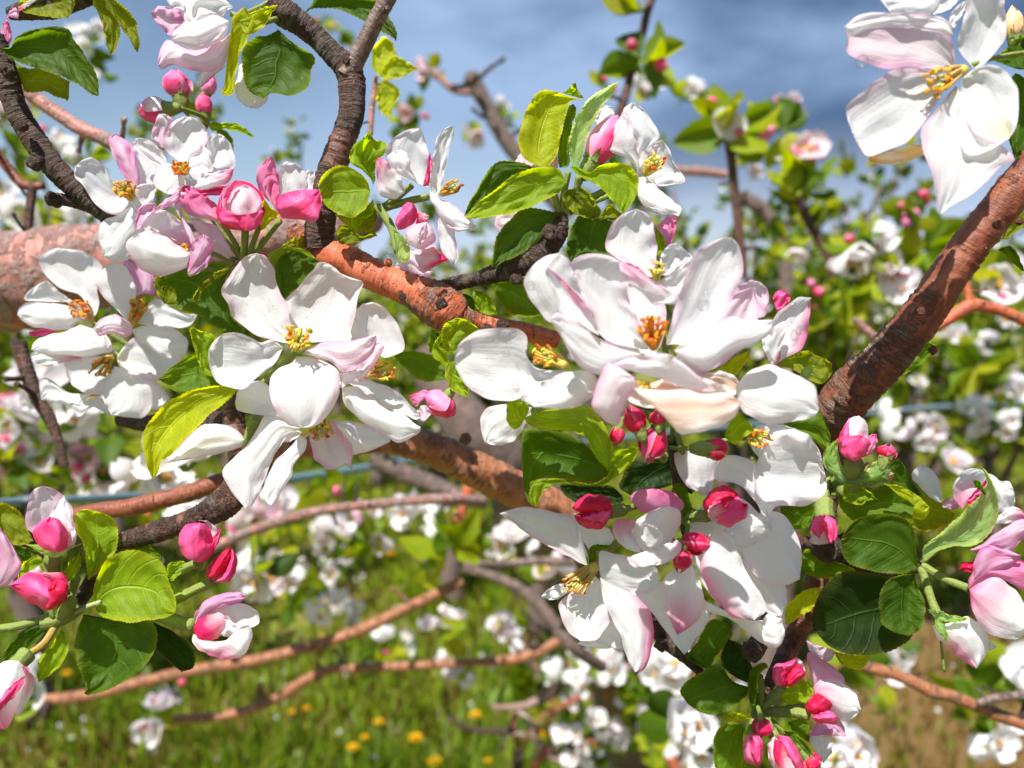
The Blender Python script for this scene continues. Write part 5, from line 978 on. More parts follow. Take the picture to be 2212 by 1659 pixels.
for lab, s, a, b, k in G_: leaf(lab, [('23', s, a, b, .3, k)])
leaf('bright green leaf between the crimson buds of the bottom spray', [('33','90,1030 180,930 280,870 385,950 *392,1060 330,1110 220,1140 140,1100',21.5,21.3,.2,'b')])
leaf('green leaf behind the pair-tipped bud of the bottom spray', [('33','170,1260 330,1235 *365,1450 290,1400 210,1330',21.6,21.5,.1,'m')])
leaf('narrow olive leaf along the right side of the large bottom bud', [('33','130,1330 240,1355 350,1465 430,1600 *460,1720 330,1640 230,1480',20.9,20.7,.1,'m')])
for lab, pts, r in [('fuzzy stalk rising from the bottom spray', [(1632,1540,21.4),(1622,1500,21.2),(1626,1450,21)], 6), ('thicker fuzzy stalk rising beside it in the bottom spray', [(1636,1540,21.4),(1645,1500,21.2),(1642,1460,21)], 7)]:
    mb = MB(); A = catmull(pts, 8); tube(mb, [P(*a) for a in A], [px(r, a[2]) for a in A], FZ2, 10); o = mb.obj('stalk', M['fuzz'], None, origin=P(*pts[0])); tag(o, lab, 'stalk')
branch('brown stem under the bottom right spray', [(1635,1530,21.6,12),(1660,1480,21.9,13),(1690,1420,22.4,16),(1705,1390,22.7,18)], 'bark_dark', .4)
# ================================================================ bottom left
flower('half open pink bud with a pale hood topping the bottom left spray', [
 ('02','440,1460 300,1300 220,1230 215,1130 250,1000 290,910 *370,880 470,910 550,965 605,1050 625,1130 560,1250 520,1380',20.2,20.1,.45,'pe'),
 ('02','470,1440 410,1290 420,1150 480,1050 *550,960 590,1030 640,1180 640,1300 580,1400',19.8,19.7,-.3,'w'),
 ('02','560,1430 585,1310 570,1190 620,1200 *668,1300 650,1380 600,1430',19.7,19.6,-.3,'pe'),
 ('02','480,1455 350,1415 285,1300 325,1205 *430,1145 520,1180 580,1265 592,1345 560,1430',19.4,19.3,-.6,'h'),
], cat='bud', name='opening_bud', stems=[([(116,1192,20.1),(112,1225,20.3),(120,1270,20.5),(125,1330,20.8)],17,'calyx')])
leaf('brown-tipped sepals spread below the half open bud with the pale hood', [('02','440,1500 330,1450 *225,1385 330,1390 480,1440 620,1400 725,1375 600,1430 520,1490',19.9,19.6,-.2,'f',{'nu':30,'teeth':0})])
flower('hot pink pointed bud aiming down at the left of the bottom left spray', [
 ('','143,1286 100,1250 60,1240 *85,1221 97,1236 135,1238 147,1262',19.9,19.8,-.4,'ht'),
 ('','143,1292 118,1262 90,1242 60,1237 *21,1265 45,1289 72,1306 103,1319 128,1306',19.7,19.5,-.7,'h'),
 ('','146,1292 142,1258 118,1254 *102,1272 101,1318 128,1306',19.5,19.35,-.4,'c'),
], cat='bud', name='opening_bud', stems=[([(140,1288,19.8),(150,1302,20.1),(140,1322,20.6),(125,1335,20.9)],15,'calyx')])
flower('pale lilac petal cut by the left edge', [('02','-60,1760 -60,1400 -40,1240 *0,1235 60,1320 130,1440 182,1560 150,1660 60,1745',20.0,19.8,-.4,'l')])
flower('large pink bud hanging at the lower left corner', [
 ('03','180,745 250,800 293,880 282,1000 *190,1185 130,1200 150,980 180,860',19.8,19.7,-.5,'pb'),
 ('03','170,738 60,735 -20,770 -110,900 -90,1200 *0,1325 60,1312 105,1240 170,1080 215,880',19.5,19.3,-.9,'pt'),
 ('03','235,850 120,925 0,1060 *-60,1220 40,1120 150,1010',19.0,18.85,-.2,'h'),
], cat='bud', name='opening_bud', stems=[([(22,1450,19.7),(38,1436,19.8),(52,1420,20),(60,1412,20.1)],20,'calyx')])
flower('opening crimson bud with a pale inside, right of the bottom left leaves', [
 ('02','1700,1540 1590,1490 1545,1350 1590,1230 *1710,1192 1800,1230 1835,1330 1830,1450 1760,1530',20.0,19.8,-.6,'h'),
 ('02','1720,1400 1680,1250 1700,1185 *1790,1180 1880,1250 1850,1340 1800,1420',20.3,20.2,.2,'pe'),
 ('02','1710,1550 1760,1540 1830,1480 1900,1330 *1920,1215 1870,1290 1830,1360 1820,1460',20.1,20.0,-.2,'h'),
], cat='bud', name='opening_bud', stems=[([(430,1215,20.3),(405,1225,20.6),(360,1250,21),(300,1290,21.2)],10,'stalk')])
flower('pointed crimson bud just right of the opening crimson one', [
 ('02','1850,1700 1770,1650 1830,1530 1920,1450 *1990,1403 2000,1500 1960,1610',20.3,20.2,-.7,'c'),
 ('02','1860,1712 1930,1620 1985,1500 *1992,1403 2042,1480 2044,1600 1980,1705',20.2,20.1,-.6,'h'),
], cat='bud', name='opening_bud', stems=[([(463,1255,20.4),(448,1262,20.5),(420,1275,20.7),(370,1300,21)],11,'calyx')])
flower('half open pink-backed white blossom at the right of the bottom left spray', [
 ('03','1680,420 1690,310 1800,200 1950,138 2060,133 *2122,180 2070,235 1900,275 1760,350',20.3,20.0,-.3,'l'),
 ('03','1730,440 1750,340 1900,265 2090,235 *2230,305 2240,400 2140,465 2000,500',20.4,20.1,.35,'pb'),
 ('03','1670,460 1700,390 1760,355 1900,312 *1955,380 1940,465 1850,552 1720,545',19.7,19.5,-.5,'ht'),
 ('03','1880,520 1930,340 2020,400 *2060,460 2000,520',20.0,20.0,.1,'w'),
 ('03','1670,500 1660,560 1720,640 1800,680 1950,722 *2080,705 2140,640 2182,510 2150,432 2060,450 2010,535 1850,562',19.9,19.5,-.5,'pl',{'dm':19.4}),
], stems=[([(418,1350,20.2),(390,1345,20.5),(350,1330,20.9),(300,1310,21.2)],14,'calyx')])
LL = [('bright upright leaf right of the half open bud in the bottom left spray',[('02','760,1700 740,1500 720,1380 668,1290 645,1190 640,1130 720,1083 *850,1100 980,1160 1022,1250 1020,1380 980,1480 900,1560 830,1640',20.6,20.4,.4,'b')]),
 ('large bright leaf with a clear midrib in the bottom left spray',[('','208,1308 202,1270 228,1212 268,1191 315,1194 352,1218 366,1258 380,1295 *379,1325 345,1338 280,1344 220,1332 207,1318',20.0,19.8,.5,'b',{'nu':80})]),
 ('dark leaf edge behind the large bright leaf of the bottom left spray',[('02','1020,1500 990,1400 1010,1350 1150,1350 1260,1370 *1400,1490 1380,1540 1200,1500',20.8,20.7,.2,'m')]),
 ('big dark leaf hanging below the large bright leaf, with a glowing strip',[('03','720,330 660,480 645,620 680,800 740,950 *722,1015 780,1030 950,980 1200,830 1330,660 1362,500 1290,390 1050,390 850,350',20.6,20.2,.5,'d',{'nu':80})]),
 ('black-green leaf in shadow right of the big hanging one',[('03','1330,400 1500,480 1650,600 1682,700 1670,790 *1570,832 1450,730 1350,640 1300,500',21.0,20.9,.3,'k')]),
 ('small folded leaf under the opening crimson bud',[('02','1440,1659 1450,1560 1560,1530 *1625,1555 1560,1640 1480,1700',20.6,20.5,.2,'b')]),
 ('leaf at the left edge behind the half open pale-hooded bud',[('02','-20,1250 -20,1030 90,1045 190,1120 240,1250 *290,1360 150,1400 50,1330',20.9,20.8,.3,'o')]),
 ('green leaf low behind the calyx of the pale-hooded bud',[('02','110,1400 220,1410 *340,1450 300,1540 200,1545 130,1480',20.9,20.9,.2,'d')]),
 ('bright leaf above the hot pink pointed bud',[('02','150,1700 170,1580 250,1510 340,1480 *420,1600 400,1700 280,1720',20.7,20.6,.2,'b')]),
 ('small leaf standing between the bud and the bright upright leaf',[('02','580,1720 550,1640 590,1550 *692,1450 700,1560 660,1659',20.3,20.2,.15,'b')]),
 ('narrow dark leaf at the left edge under the fuzzy stems',[('03','400,450 300,430 170,490 60,620 *-10,760 150,700 280,610 360,530',20.7,20.6,.2,'d')]),
 ('long bright folded leaf beside the lower left corner bud',[('03','530,470 440,590 340,700 318,850 *325,930 440,850 550,740 592,600 570,490',20.4,20.3,.3,'b')])]
for lab, ps in LL: leaf(lab, ps)
for lab, pts, r, c in [('orange-green stem arching to the lower left corner bud', [(122,1350,20.8),(95,1390,20.4),(60,1415,20.1),(35,1432,19.9)], 8, (0.42, 0.30, 0.07)), ('fuzzy stem entering from the left edge', [(-20,1360,20.6),(40,1352,20.6),(90,1338,20.8),(125,1325,20.9)], 9, FZ), ('fuzzy upright stem in the bottom left spray', [(125,1335,20.9),(150,1290,20.7),(165,1250,20.5)], 9, FZ), ('pale leaf stalk of the large bright leaf', [(150,1325,20.9),(185,1312,20.4),(215,1302,20.0)], 6, (0.4,0.45,0.2)), ('stout fuzzy node of the bottom left spray', [(95,1345,20.8),(125,1338,20.8),(150,1325,20.8),(172,1308,20.9)], 17, FZ)]:
    mb = MB(); A = catmull(pts, 8); tube(mb, [P(*a) for a in A], [px(r, a[2]) for a in A], c, 12); o = mb.obj('stalk', M['fuzz'], None, origin=P(*pts[0])); tag(o, lab, 'stalk')
branch('dark spur hidden behind the bottom left leaves', [(165,1310,21.2,14),(190,1270,21.3,16),(225,1210,21.2,17),(265,1168,21,17)], 'bark_dark', .5)
# ================================================================ left cluster
flower('white blossom with orange anthers at the left, top of the left cluster', [
 ('01','800,1100 700,900 560,850 430,760 350,650 338,580 420,510 500,485 *620,515 700,508 800,560 885,645 850,730 840,850 860,980',25.0,24.8,.5,'w'),
 ('01','780,1100 600,960 400,950 225,940 218,890 320,800 *400,765 450,800 560,900 700,990',24.8,24.5,.3,'w'),
 ('01','780,1110 620,1000 420,960 250,955 170,1000 *148,1060 200,1120 300,1172 430,1180 600,1185 700,1110',24.4,24.1,-.35,'w'),
 ('01','620,1160 400,1235 280,1252 *245,1212 350,1180 500,1140',24.6,24.5,-.1,'h'),
 ('01','820,1190 680,1150 550,1210 400,1240 290,1300 *268,1360 350,1395 550,1412 750,1422 900,1395 965,1380 950,1280 880,1200',24.2,23.6,-.4,'w'),
 ('01','700,1430 500,1390 330,1390 268,1400 *310,1480 420,1505 560,1470',24.9,24.8,-.1,'pb'),
], st=dict(x=197,y=690,d=24.6,dx=-25,dy=-25,spread=24,n=15,dd=.5,cols='o',size=11,seed=111,pist=0,fcol=(.85,.6,.35)), stems=[([(200,700,24.8),(300,760,25.4),(420,840,25.8)],6)])
flower('white blossom with a lilac back petal, middle of the left cluster', [
 ('01','1110,1120 1000,1010 900,910 818,790 850,700 940,630 *1010,613 1090,650 1140,730 1175,850 1150,980',24.4,24.2,-.4,'w'),
 ('01','1180,900 1150,740 1060,620 *1120,578 1200,630 1345,735 1345,810 1330,885 1250,880',25.0,24.8,-.2,'l'),
 ('01','1160,1120 1240,1020 1340,930 1400,935 1500,1010 1620,1050 *1702,1060 1680,1115 1590,1172 1400,1175 1250,1150',24.5,24.2,.3,'w'),
 ('01','1140,1190 1250,1155 1400,1160 1500,1180 1600,1250 *1628,1305 1600,1400 1450,1432 1300,1355 1190,1280',24.2,23.9,-.4,'w'),
 ('01','1130,1130 1000,1060 870,1098 *808,1170 850,1245 970,1222 1080,1262 1145,1215',23.9,23.6,-.4,'pe'),
], st=dict(x=285,y=702,d=24.4,dx=12,dy=-38,spread=22,n=14,dd=.5,cols='m',size=11,seed=112,pist=0,fcol=(.8,.55,.15)), stems=[([(290,710,24.6),(350,780,25.3),(420,840,25.8)],6)])
flower('white blossom facing down with brown-orange anthers, lowest of the left cluster', [
 ('','240,775 200,768 150,772 138,800 *155,832 190,852 228,848 242,820',25.0,24.8,.35,'e'),
 ('','252,772 275,740 300,728 330,742 365,765 395,775 *402,792 350,822 300,818 262,802',24.9,24.7,.3,'e'),
 ('','245,790 225,830 228,870 *240,896 280,902 312,900 330,868 320,828 280,800',24.8,24.6,-.3,'w'),
 ('','265,800 305,800 340,828 *368,862 352,882 325,884 300,850',25.1,25.0,-.1,'e'),
 ('','200,850 150,848 110,820 85,822 *88,862 130,872 170,880',25.3,25.3,-.2,'w'),
 ('','150,870 185,865 220,860 *240,900 200,880 170,900',25.2,25.2,0,'w'),
], st=dict(x=240,y=772,d=24.9,dx=-26,dy=22,spread=26,n=16,dd=.3,cols='b',size=10,seed=113,pist=0,fcol=(.7,.5,.08)), stems=[([(245,765,25),(320,800,25.5),(420,845,25.8)],7)])
branch('dark blurred twig down the left side under the left cluster', [(40,740,30,16),(55,790,30,15),(80,860,30,14),(105,900,30,13),(125,950,30,10),(140,1010,30,9)], 'bark_dark', .2)
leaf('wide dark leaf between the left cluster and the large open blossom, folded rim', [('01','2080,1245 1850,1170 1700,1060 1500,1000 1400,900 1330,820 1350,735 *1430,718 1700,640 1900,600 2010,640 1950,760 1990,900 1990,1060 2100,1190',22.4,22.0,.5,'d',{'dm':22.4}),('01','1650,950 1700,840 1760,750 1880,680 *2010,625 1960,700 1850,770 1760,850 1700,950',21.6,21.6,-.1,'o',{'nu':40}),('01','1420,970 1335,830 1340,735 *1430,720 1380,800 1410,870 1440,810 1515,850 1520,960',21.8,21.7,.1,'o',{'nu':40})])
leaf('bright fuzzy curled leaf left of the large open blossom', [('01','1900,1600 1760,1570 1690,1400 1640,1210 *1668,1163 1740,1200 1868,1240 1815,1350 1805,1450 1850,1530',21.2,21.0,.25,'b',{'ruf':.12})])
leaf('bright green leaf spread flat under the fuzzy curled one', [('01','2050,1700 1900,1600 1740,1500 1715,1380 1650,1400 1500,1500 *1368,1610 1500,1720 1700,1760 1900,1760',21.6,21.4,.2,'m')])
leaf('glossy yellow-green leaf hanging down left of the drooping petals', [('02','2062,40 1950,12 1750,30 1600,70 1450,150 1320,280 1250,390 1230,530 1260,690 *1312,822 1370,765 1400,680 1500,590 1650,430 1800,280 1950,160',20.1,20.3,.4,'y',{'nu':90})])
# ================================================================ centre leaves and rosette bud
leaf('curled leaf tip rising over the big right blossom from the orange branch', [('11','1700,1400 1620,1340 1600,1230 1630,1140 1720,1092 *1820,1095 1930,1190 1860,1250 1790,1340',20.4,20.2,.35,'b')])
leaf('narrow leaf left of the curled tip below the knot', [('11','1660,1500 1540,1440 1490,1320 1500,1170 *1560,1200 1620,1290 1600,1400',20.7,20.5,.2,'m')])
leaf('small leaf with a dry brown tip at the centre node', [('11','1700,1560 1600,1480 1520,1370 *1620,1180 1610,1280 1580,1330 1660,1400',20.3,20.2,.1,'b',{'nu':40})])
leaf('fuzzy leaf curling down between the centre bud and the right blossom', [('11','1720,1450 1640,1500 1640,1620 1700,1720 *1840,1780 1830,1680 1760,1580 1730,1500',20.2,19.9,.2,'b')])
leaf('strap leaf hanging behind the orange branch near the spur', [('11','1920,880 1870,850 1900,980 1940,1060 *2090,1072 2060,980 1990,870',22.3,22.2,.1,'b')])
leaf('shaded leaf behind the strap leaf', [('11','1770,890 1830,880 1900,960 *1935,1055 1850,1020 1790,950',22.6,22.5,.1,'d')])
leaf('broad blurred green leaf behind the small centre bud', [('11','1190,1420 1280,1370 1500,1400 1640,1490 *1650,1620 1450,1640 1300,1540',26,26,.3,'m')])
bud('rosette-like pink bud with frilly petals in the centre','12',(1655,100),(1520,260),280,20.4,kinds=['h','p','h','h','p'],npet=5,seed=121,node=(985,800,20.8),opening=.35,cal=.55)
flower('pink side petal sticking left from the rosette-like bud', [('12','1450,130 1400,180 1380,192 *1312,112 1380,75 1470,52 1500,90',20.2,20.2,-.1,'p'),('12','1420,190 1400,250 1440,330 *1490,290 1520,240 1470,180',20.1,20.0,-.1,'pe')], name='petal_pair', cat='petal')
branch('fuzzy brown node holding the centre bud and leaves', [(960,810,20.9,10),(985,795,20.9,14),(1010,780,21,14),(1040,740,21.4,12),(1050,705,21.7,12)], 'bark_dark', .2)
# ================================================================ water drops
drop('clear drop hanging from the lower left petal edge of the top right blossom', 1862, 133, 16.3, 14, 1.0)
drop('clear drop at the right tip of the white petal touching the rosette bud', 903, 892, 20.2, 9)
rnd = random.Random(77)
DR = [(1146,617,15.5,10,'drop at the left rim of the big blossom in the right group'),(1244,600,16.2,10,'drop on the folded top edge of the big blossom'),(1520,660,16.05,13,'largest drop on the tall right petal of the big blossom'),(1524,634,16.1,6,'small drop just above the largest drop'),(1094,765,16.8,8,'drop on the left petal of the left-facing blossom'),(1098,722,16.9,4,'small drop high on the left-facing blossom'),(1060,822,16.8,4,'small drop low on the left-facing blossom'),(1477,558,17.6,8,'drop on the rim of the small top petal'),(1465,567,17.5,6,'drop inside the small top petal'),(1712,660,17.7,8,'drop on the lilac-edged petal'),(1722,655,17.7,6,'second drop on the lilac-edged petal'),(1625,990,18.6,4,'tiny drop on the brilliant white petal'),(1648,985,18.6,4,'second tiny drop on the brilliant white petal'),(1380,725,16.0,4,'tiny drop beside the orange anther tuft'),(1345,865,15.1,4,'tiny drop under the peach blossom rim')]
for x, y, d, r, lab in DR: drop(lab, x, y, d, r)
for nm, x0, x1, y0, y1 in [('upper right', 660, 740, 590, 690), ('upper left', 490, 590, 580, 690), ('left', 480, 570, 740, 810), ('lower', 600, 700, 830, 890)]:
    for k in range(6): drop('tiny droplet beading on the ' + nm + ' petal of the large open blossom', rnd.uniform(x0, x1), rnd.uniform(y0, y1), rnd.uniform(19.75, 19.95), rnd.uniform(1.4, 2.8), group='droplets on the ' + nm + ' petal')
# ================================================================ background kit
def lp_blossom(seed, pink):
    rnd = random.Random(seed); V = []; F = []; C = []; U = []
    for k in range(5):
        a = 2 * math.pi * k / 5 + rnd.uniform(-.15, .15); up = rnd.uniform(.2, 1.25); wd = rnd.uniform(.40, .58); n0 = len(V); nu, nv = 6, 5
        for i in range(nu):
            u = i / (nu - 1); w = wd * math.sin(math.pi * min(1, u * .8 + .08)) ** .7 * (1 if u < .95 else .6)
            for j in range(nv):
                s = 2 * j / (nv - 1) - 1
                r = .12 + .9 * u * math.cos(up * u); z = .9 * u * math.sin(up * u) + .16 * s * s * (1 - u * .3) + rnd.uniform(-.02, .02)
                V.append((r * math.cos(a) - s * w * math.sin(a), r * math.sin(a) + s * w * math.cos(a), z)); U.append((u, j / 4))
                C.append(mixv(WH, PK0 if pink < .6 else PK, pink * (.5 + .5 * abs(s) ** 2) * rnd.uniform(.4, 1.2)))
        for i in range(nu - 1):
            for j in range(nv - 1):
                q = n0 + i * nv + j; F.append((q, q + 1, q + nv + 1, q + nv))
    for k in range(9):
        a = rnd.uniform(0, 6.28); r = rnd.uniform(.05, .22); n0 = len(V); x, y = r * math.cos(a), r * math.sin(a); h = rnd.uniform(.3, .45)
        V += [(x * .3, y * .3, 0), (x + .07, y, h), (x - .07, y + .07, h), (x, y - .07, h + .1)]; U += [(0, 0)] * 4
        C += [(.8, .7, .3)] + [(.9, .55, .12)] * 3; F += [(n0, n0 + 1, n0 + 2), (n0, n0 + 2, n0 + 3), (n0, n0 + 3, n0 + 1), (n0 + 1, n0 + 3, n0 + 2)]
    return np.array(V), F, np.array(C), np.array(U)
def lp_leaf(seed, col):
    rnd = random.Random(seed); V = []; F = []; C = []; U = []; nu, nv = 7, 5; bend = rnd.uniform(-.5, .9); fold = rnd.uniform(.05, .35)
    for i in range(nu):
        u = i / (nu - 1); w = .36 * math.sin(math.pi * (u * .94 + .03)) ** .75
        for j in range(nv):
            s = 2 * j / (nv - 1) - 1
            V.append((u, s * w, fold * abs(s) * w * 2 - bend * u * u * .5 + rnd.uniform(-.02, .02))); U.append((u, j / 4)); C.append(mixv(col, (col[0] * 1.8, col[1] * 1.3, col[2]), rnd.uniform(0, .6)))
    for i in range(nu - 1):
        for j in range(nv - 1):
            q = i * nv + j; F.append((q, q + 1, q + nv + 1, q + nv))
    return np.array(V), F, np.array(C), np.array(U)
def lp_bud(seed, col):
    V = []; F = []; C = []; U = []; nu, nv = 9, 9
    for i in range(nu):
        t = i / (nu - 1); r = .42 * math.sin(math.pi * min(1, t * .95 + .03)) ** .75
        for j in range(nv):
            a = 2 * math.pi * j / nv; V.append((r * math.cos(a) * (1 + .08 * math.sin(3 * a + t * 4)), r * math.sin(a), t)); U.append((t, j / nv))
            C.append(FZ if t < .22 else mixv(col, PK0, max(0, t - .6) * 1.2 + .25 * (math.sin(3 * a + t * 5 + seed) > .6)))
    for i in range(nu - 1):
        for j in range(nv): F.append((i * nv + j, i * nv + (j + 1) % nv, (i + 1) * nv + (j + 1) % nv, (i + 1) * nv + j))
    return np.array(V), F, np.array(C), np.array(U)
KB = [lp_blossom(s, p) for s, p in [(1, .05), (2, .15), (3, .3), (4, .1), (5, .5), (6, .75)]]
LCB = [(0.045, 0.10, 0.005), (0.09, 0.165, 0.006), (0.16, 0.235, 0.008), (0.025, 0.06, 0.005), (0.22, 0.26, 0.008)]
KL = [lp_leaf(s, LCB[s % 5]) for s in range(10)]
KD = [lp_bud(1, HOT), lp_bud(2, CR), lp_bud(3, PK)]
def mk(name, k, mat):
    me = bpy.data.meshes.new(name); me.from_pydata(k[0].tolist(), [], k[1]); me.polygons.foreach_set('use_smooth', [True] * len(me.polygons))
    ca = me.color_attributes.new('col', 'FLOAT_COLOR', 'POINT'); c = np.ones((len(k[0]), 4), dtype=np.float32); c[:, :3] = k[2]; ca.data.foreach_set('color', c.ravel())
    uvl = me.uv_layers.new(name='UVMap'); li = np.zeros(len(me.loops), dtype=np.int32); me.loops.foreach_get('vertex_index', li)
    uvl.data.foreach_set('uv', np.asarray(k[3], dtype=np.float32)[li].ravel()); me.materials.append(mat); return me
MBL = [mk('blossom', k, M['bg_petal']) for k in KB]; MLF = [mk('leaf', k, M['bg_leaf']) for k in KL]; MBD = [mk('flower_bud', k, M['bud']) for k in KD]
def put(name, me, parent, loc, dirv, scale, spin, axis='Z'):
    o = bpy.data.objects.new(name, me); COL.objects.link(o); o.parent = parent; o.location = loc
    q = dirv.to_track_quat(axis, 'Y' if axis == 'Z' else 'Z'); o.rotation_mode = 'QUATERNION'
    o.rotation_quaternion = q @ Quaternion((0, 0, 1) if axis == 'Z' else (1, 0, 0), spin); o.scale = (scale,) * 3; return o
def rdir(rnd, bias=Vector((0, -.5, .5))):
    v = Vector((rnd.gauss(0, 1), rnd.gauss(0, 1), rnd.gauss(0, 1))).normalized() + bias; return v.normalized()
def cluster(label, x, y, d, nb, nl, nd, rpx, seed, pink=0, size=1.0, lk=None, group='blurred blossom clusters behind the near branches'):
    """a spur of blossoms, leaves and buds hanging on the blurred twigs; rpx = its radius in the picture"""
    d = ZM(d); rnd = random.Random(seed); c = P(x, y, d); r = empty('blossom_cluster' if nb else 'leaf_tuft', c, label, 'blossom cluster' if nb else 'leaf tuft', group); R = px(rpx, d)
    for k in range(nb):
        dv = rdir(rnd); i = rnd.choice([0, 1, 3, 0, 2] if pink == 0 else ([1, 2, 4, 2] if pink == 1 else [4, 5, 5, 2])); p = dv * R * rnd.uniform(.4, .85); p.x += rnd.uniform(-.3, .3) * R
        put('blossom', MBL[i], r, p, rdir(rnd, dv * .9 + Vector((0, -.1, .2))), .0185 * size * rnd.uniform(.8, 1.15), rnd.uniform(0, 6))
    for k in range(nl):
        dv = rdir(rnd, Vector((0, 0, .1))); put('leaf', MLF[rnd.choice(lk) if lk else rnd.randrange(10)], r, dv * R * .15, dv, min(.05, max(.028, R * 1.0)) * size * rnd.uniform(.8, 1.2), rnd.uniform(0, 6), 'X')
    for k in range(nd):
        dv = rdir(rnd, Vector((0, -.4, .6))); put('flower_bud', MBD[rnd.randrange(3)], r, dv * R * .6, dv, .0105 * size * rnd.uniform(.8, 1.2), rnd.uniform(0, 6))
    mb = MB(); 
    for k in range(3):
        dv = rdir(rnd, Vector((0, 0, .2))); tube(mb, [c, c + dv * R * .4, c + dv * R * .75 + Vector((0, 0, .1 * R))], [.0014, .0011, .0009], FZ2, 6)
    mb.obj('stalk', M['fuzz'], r)
    return r
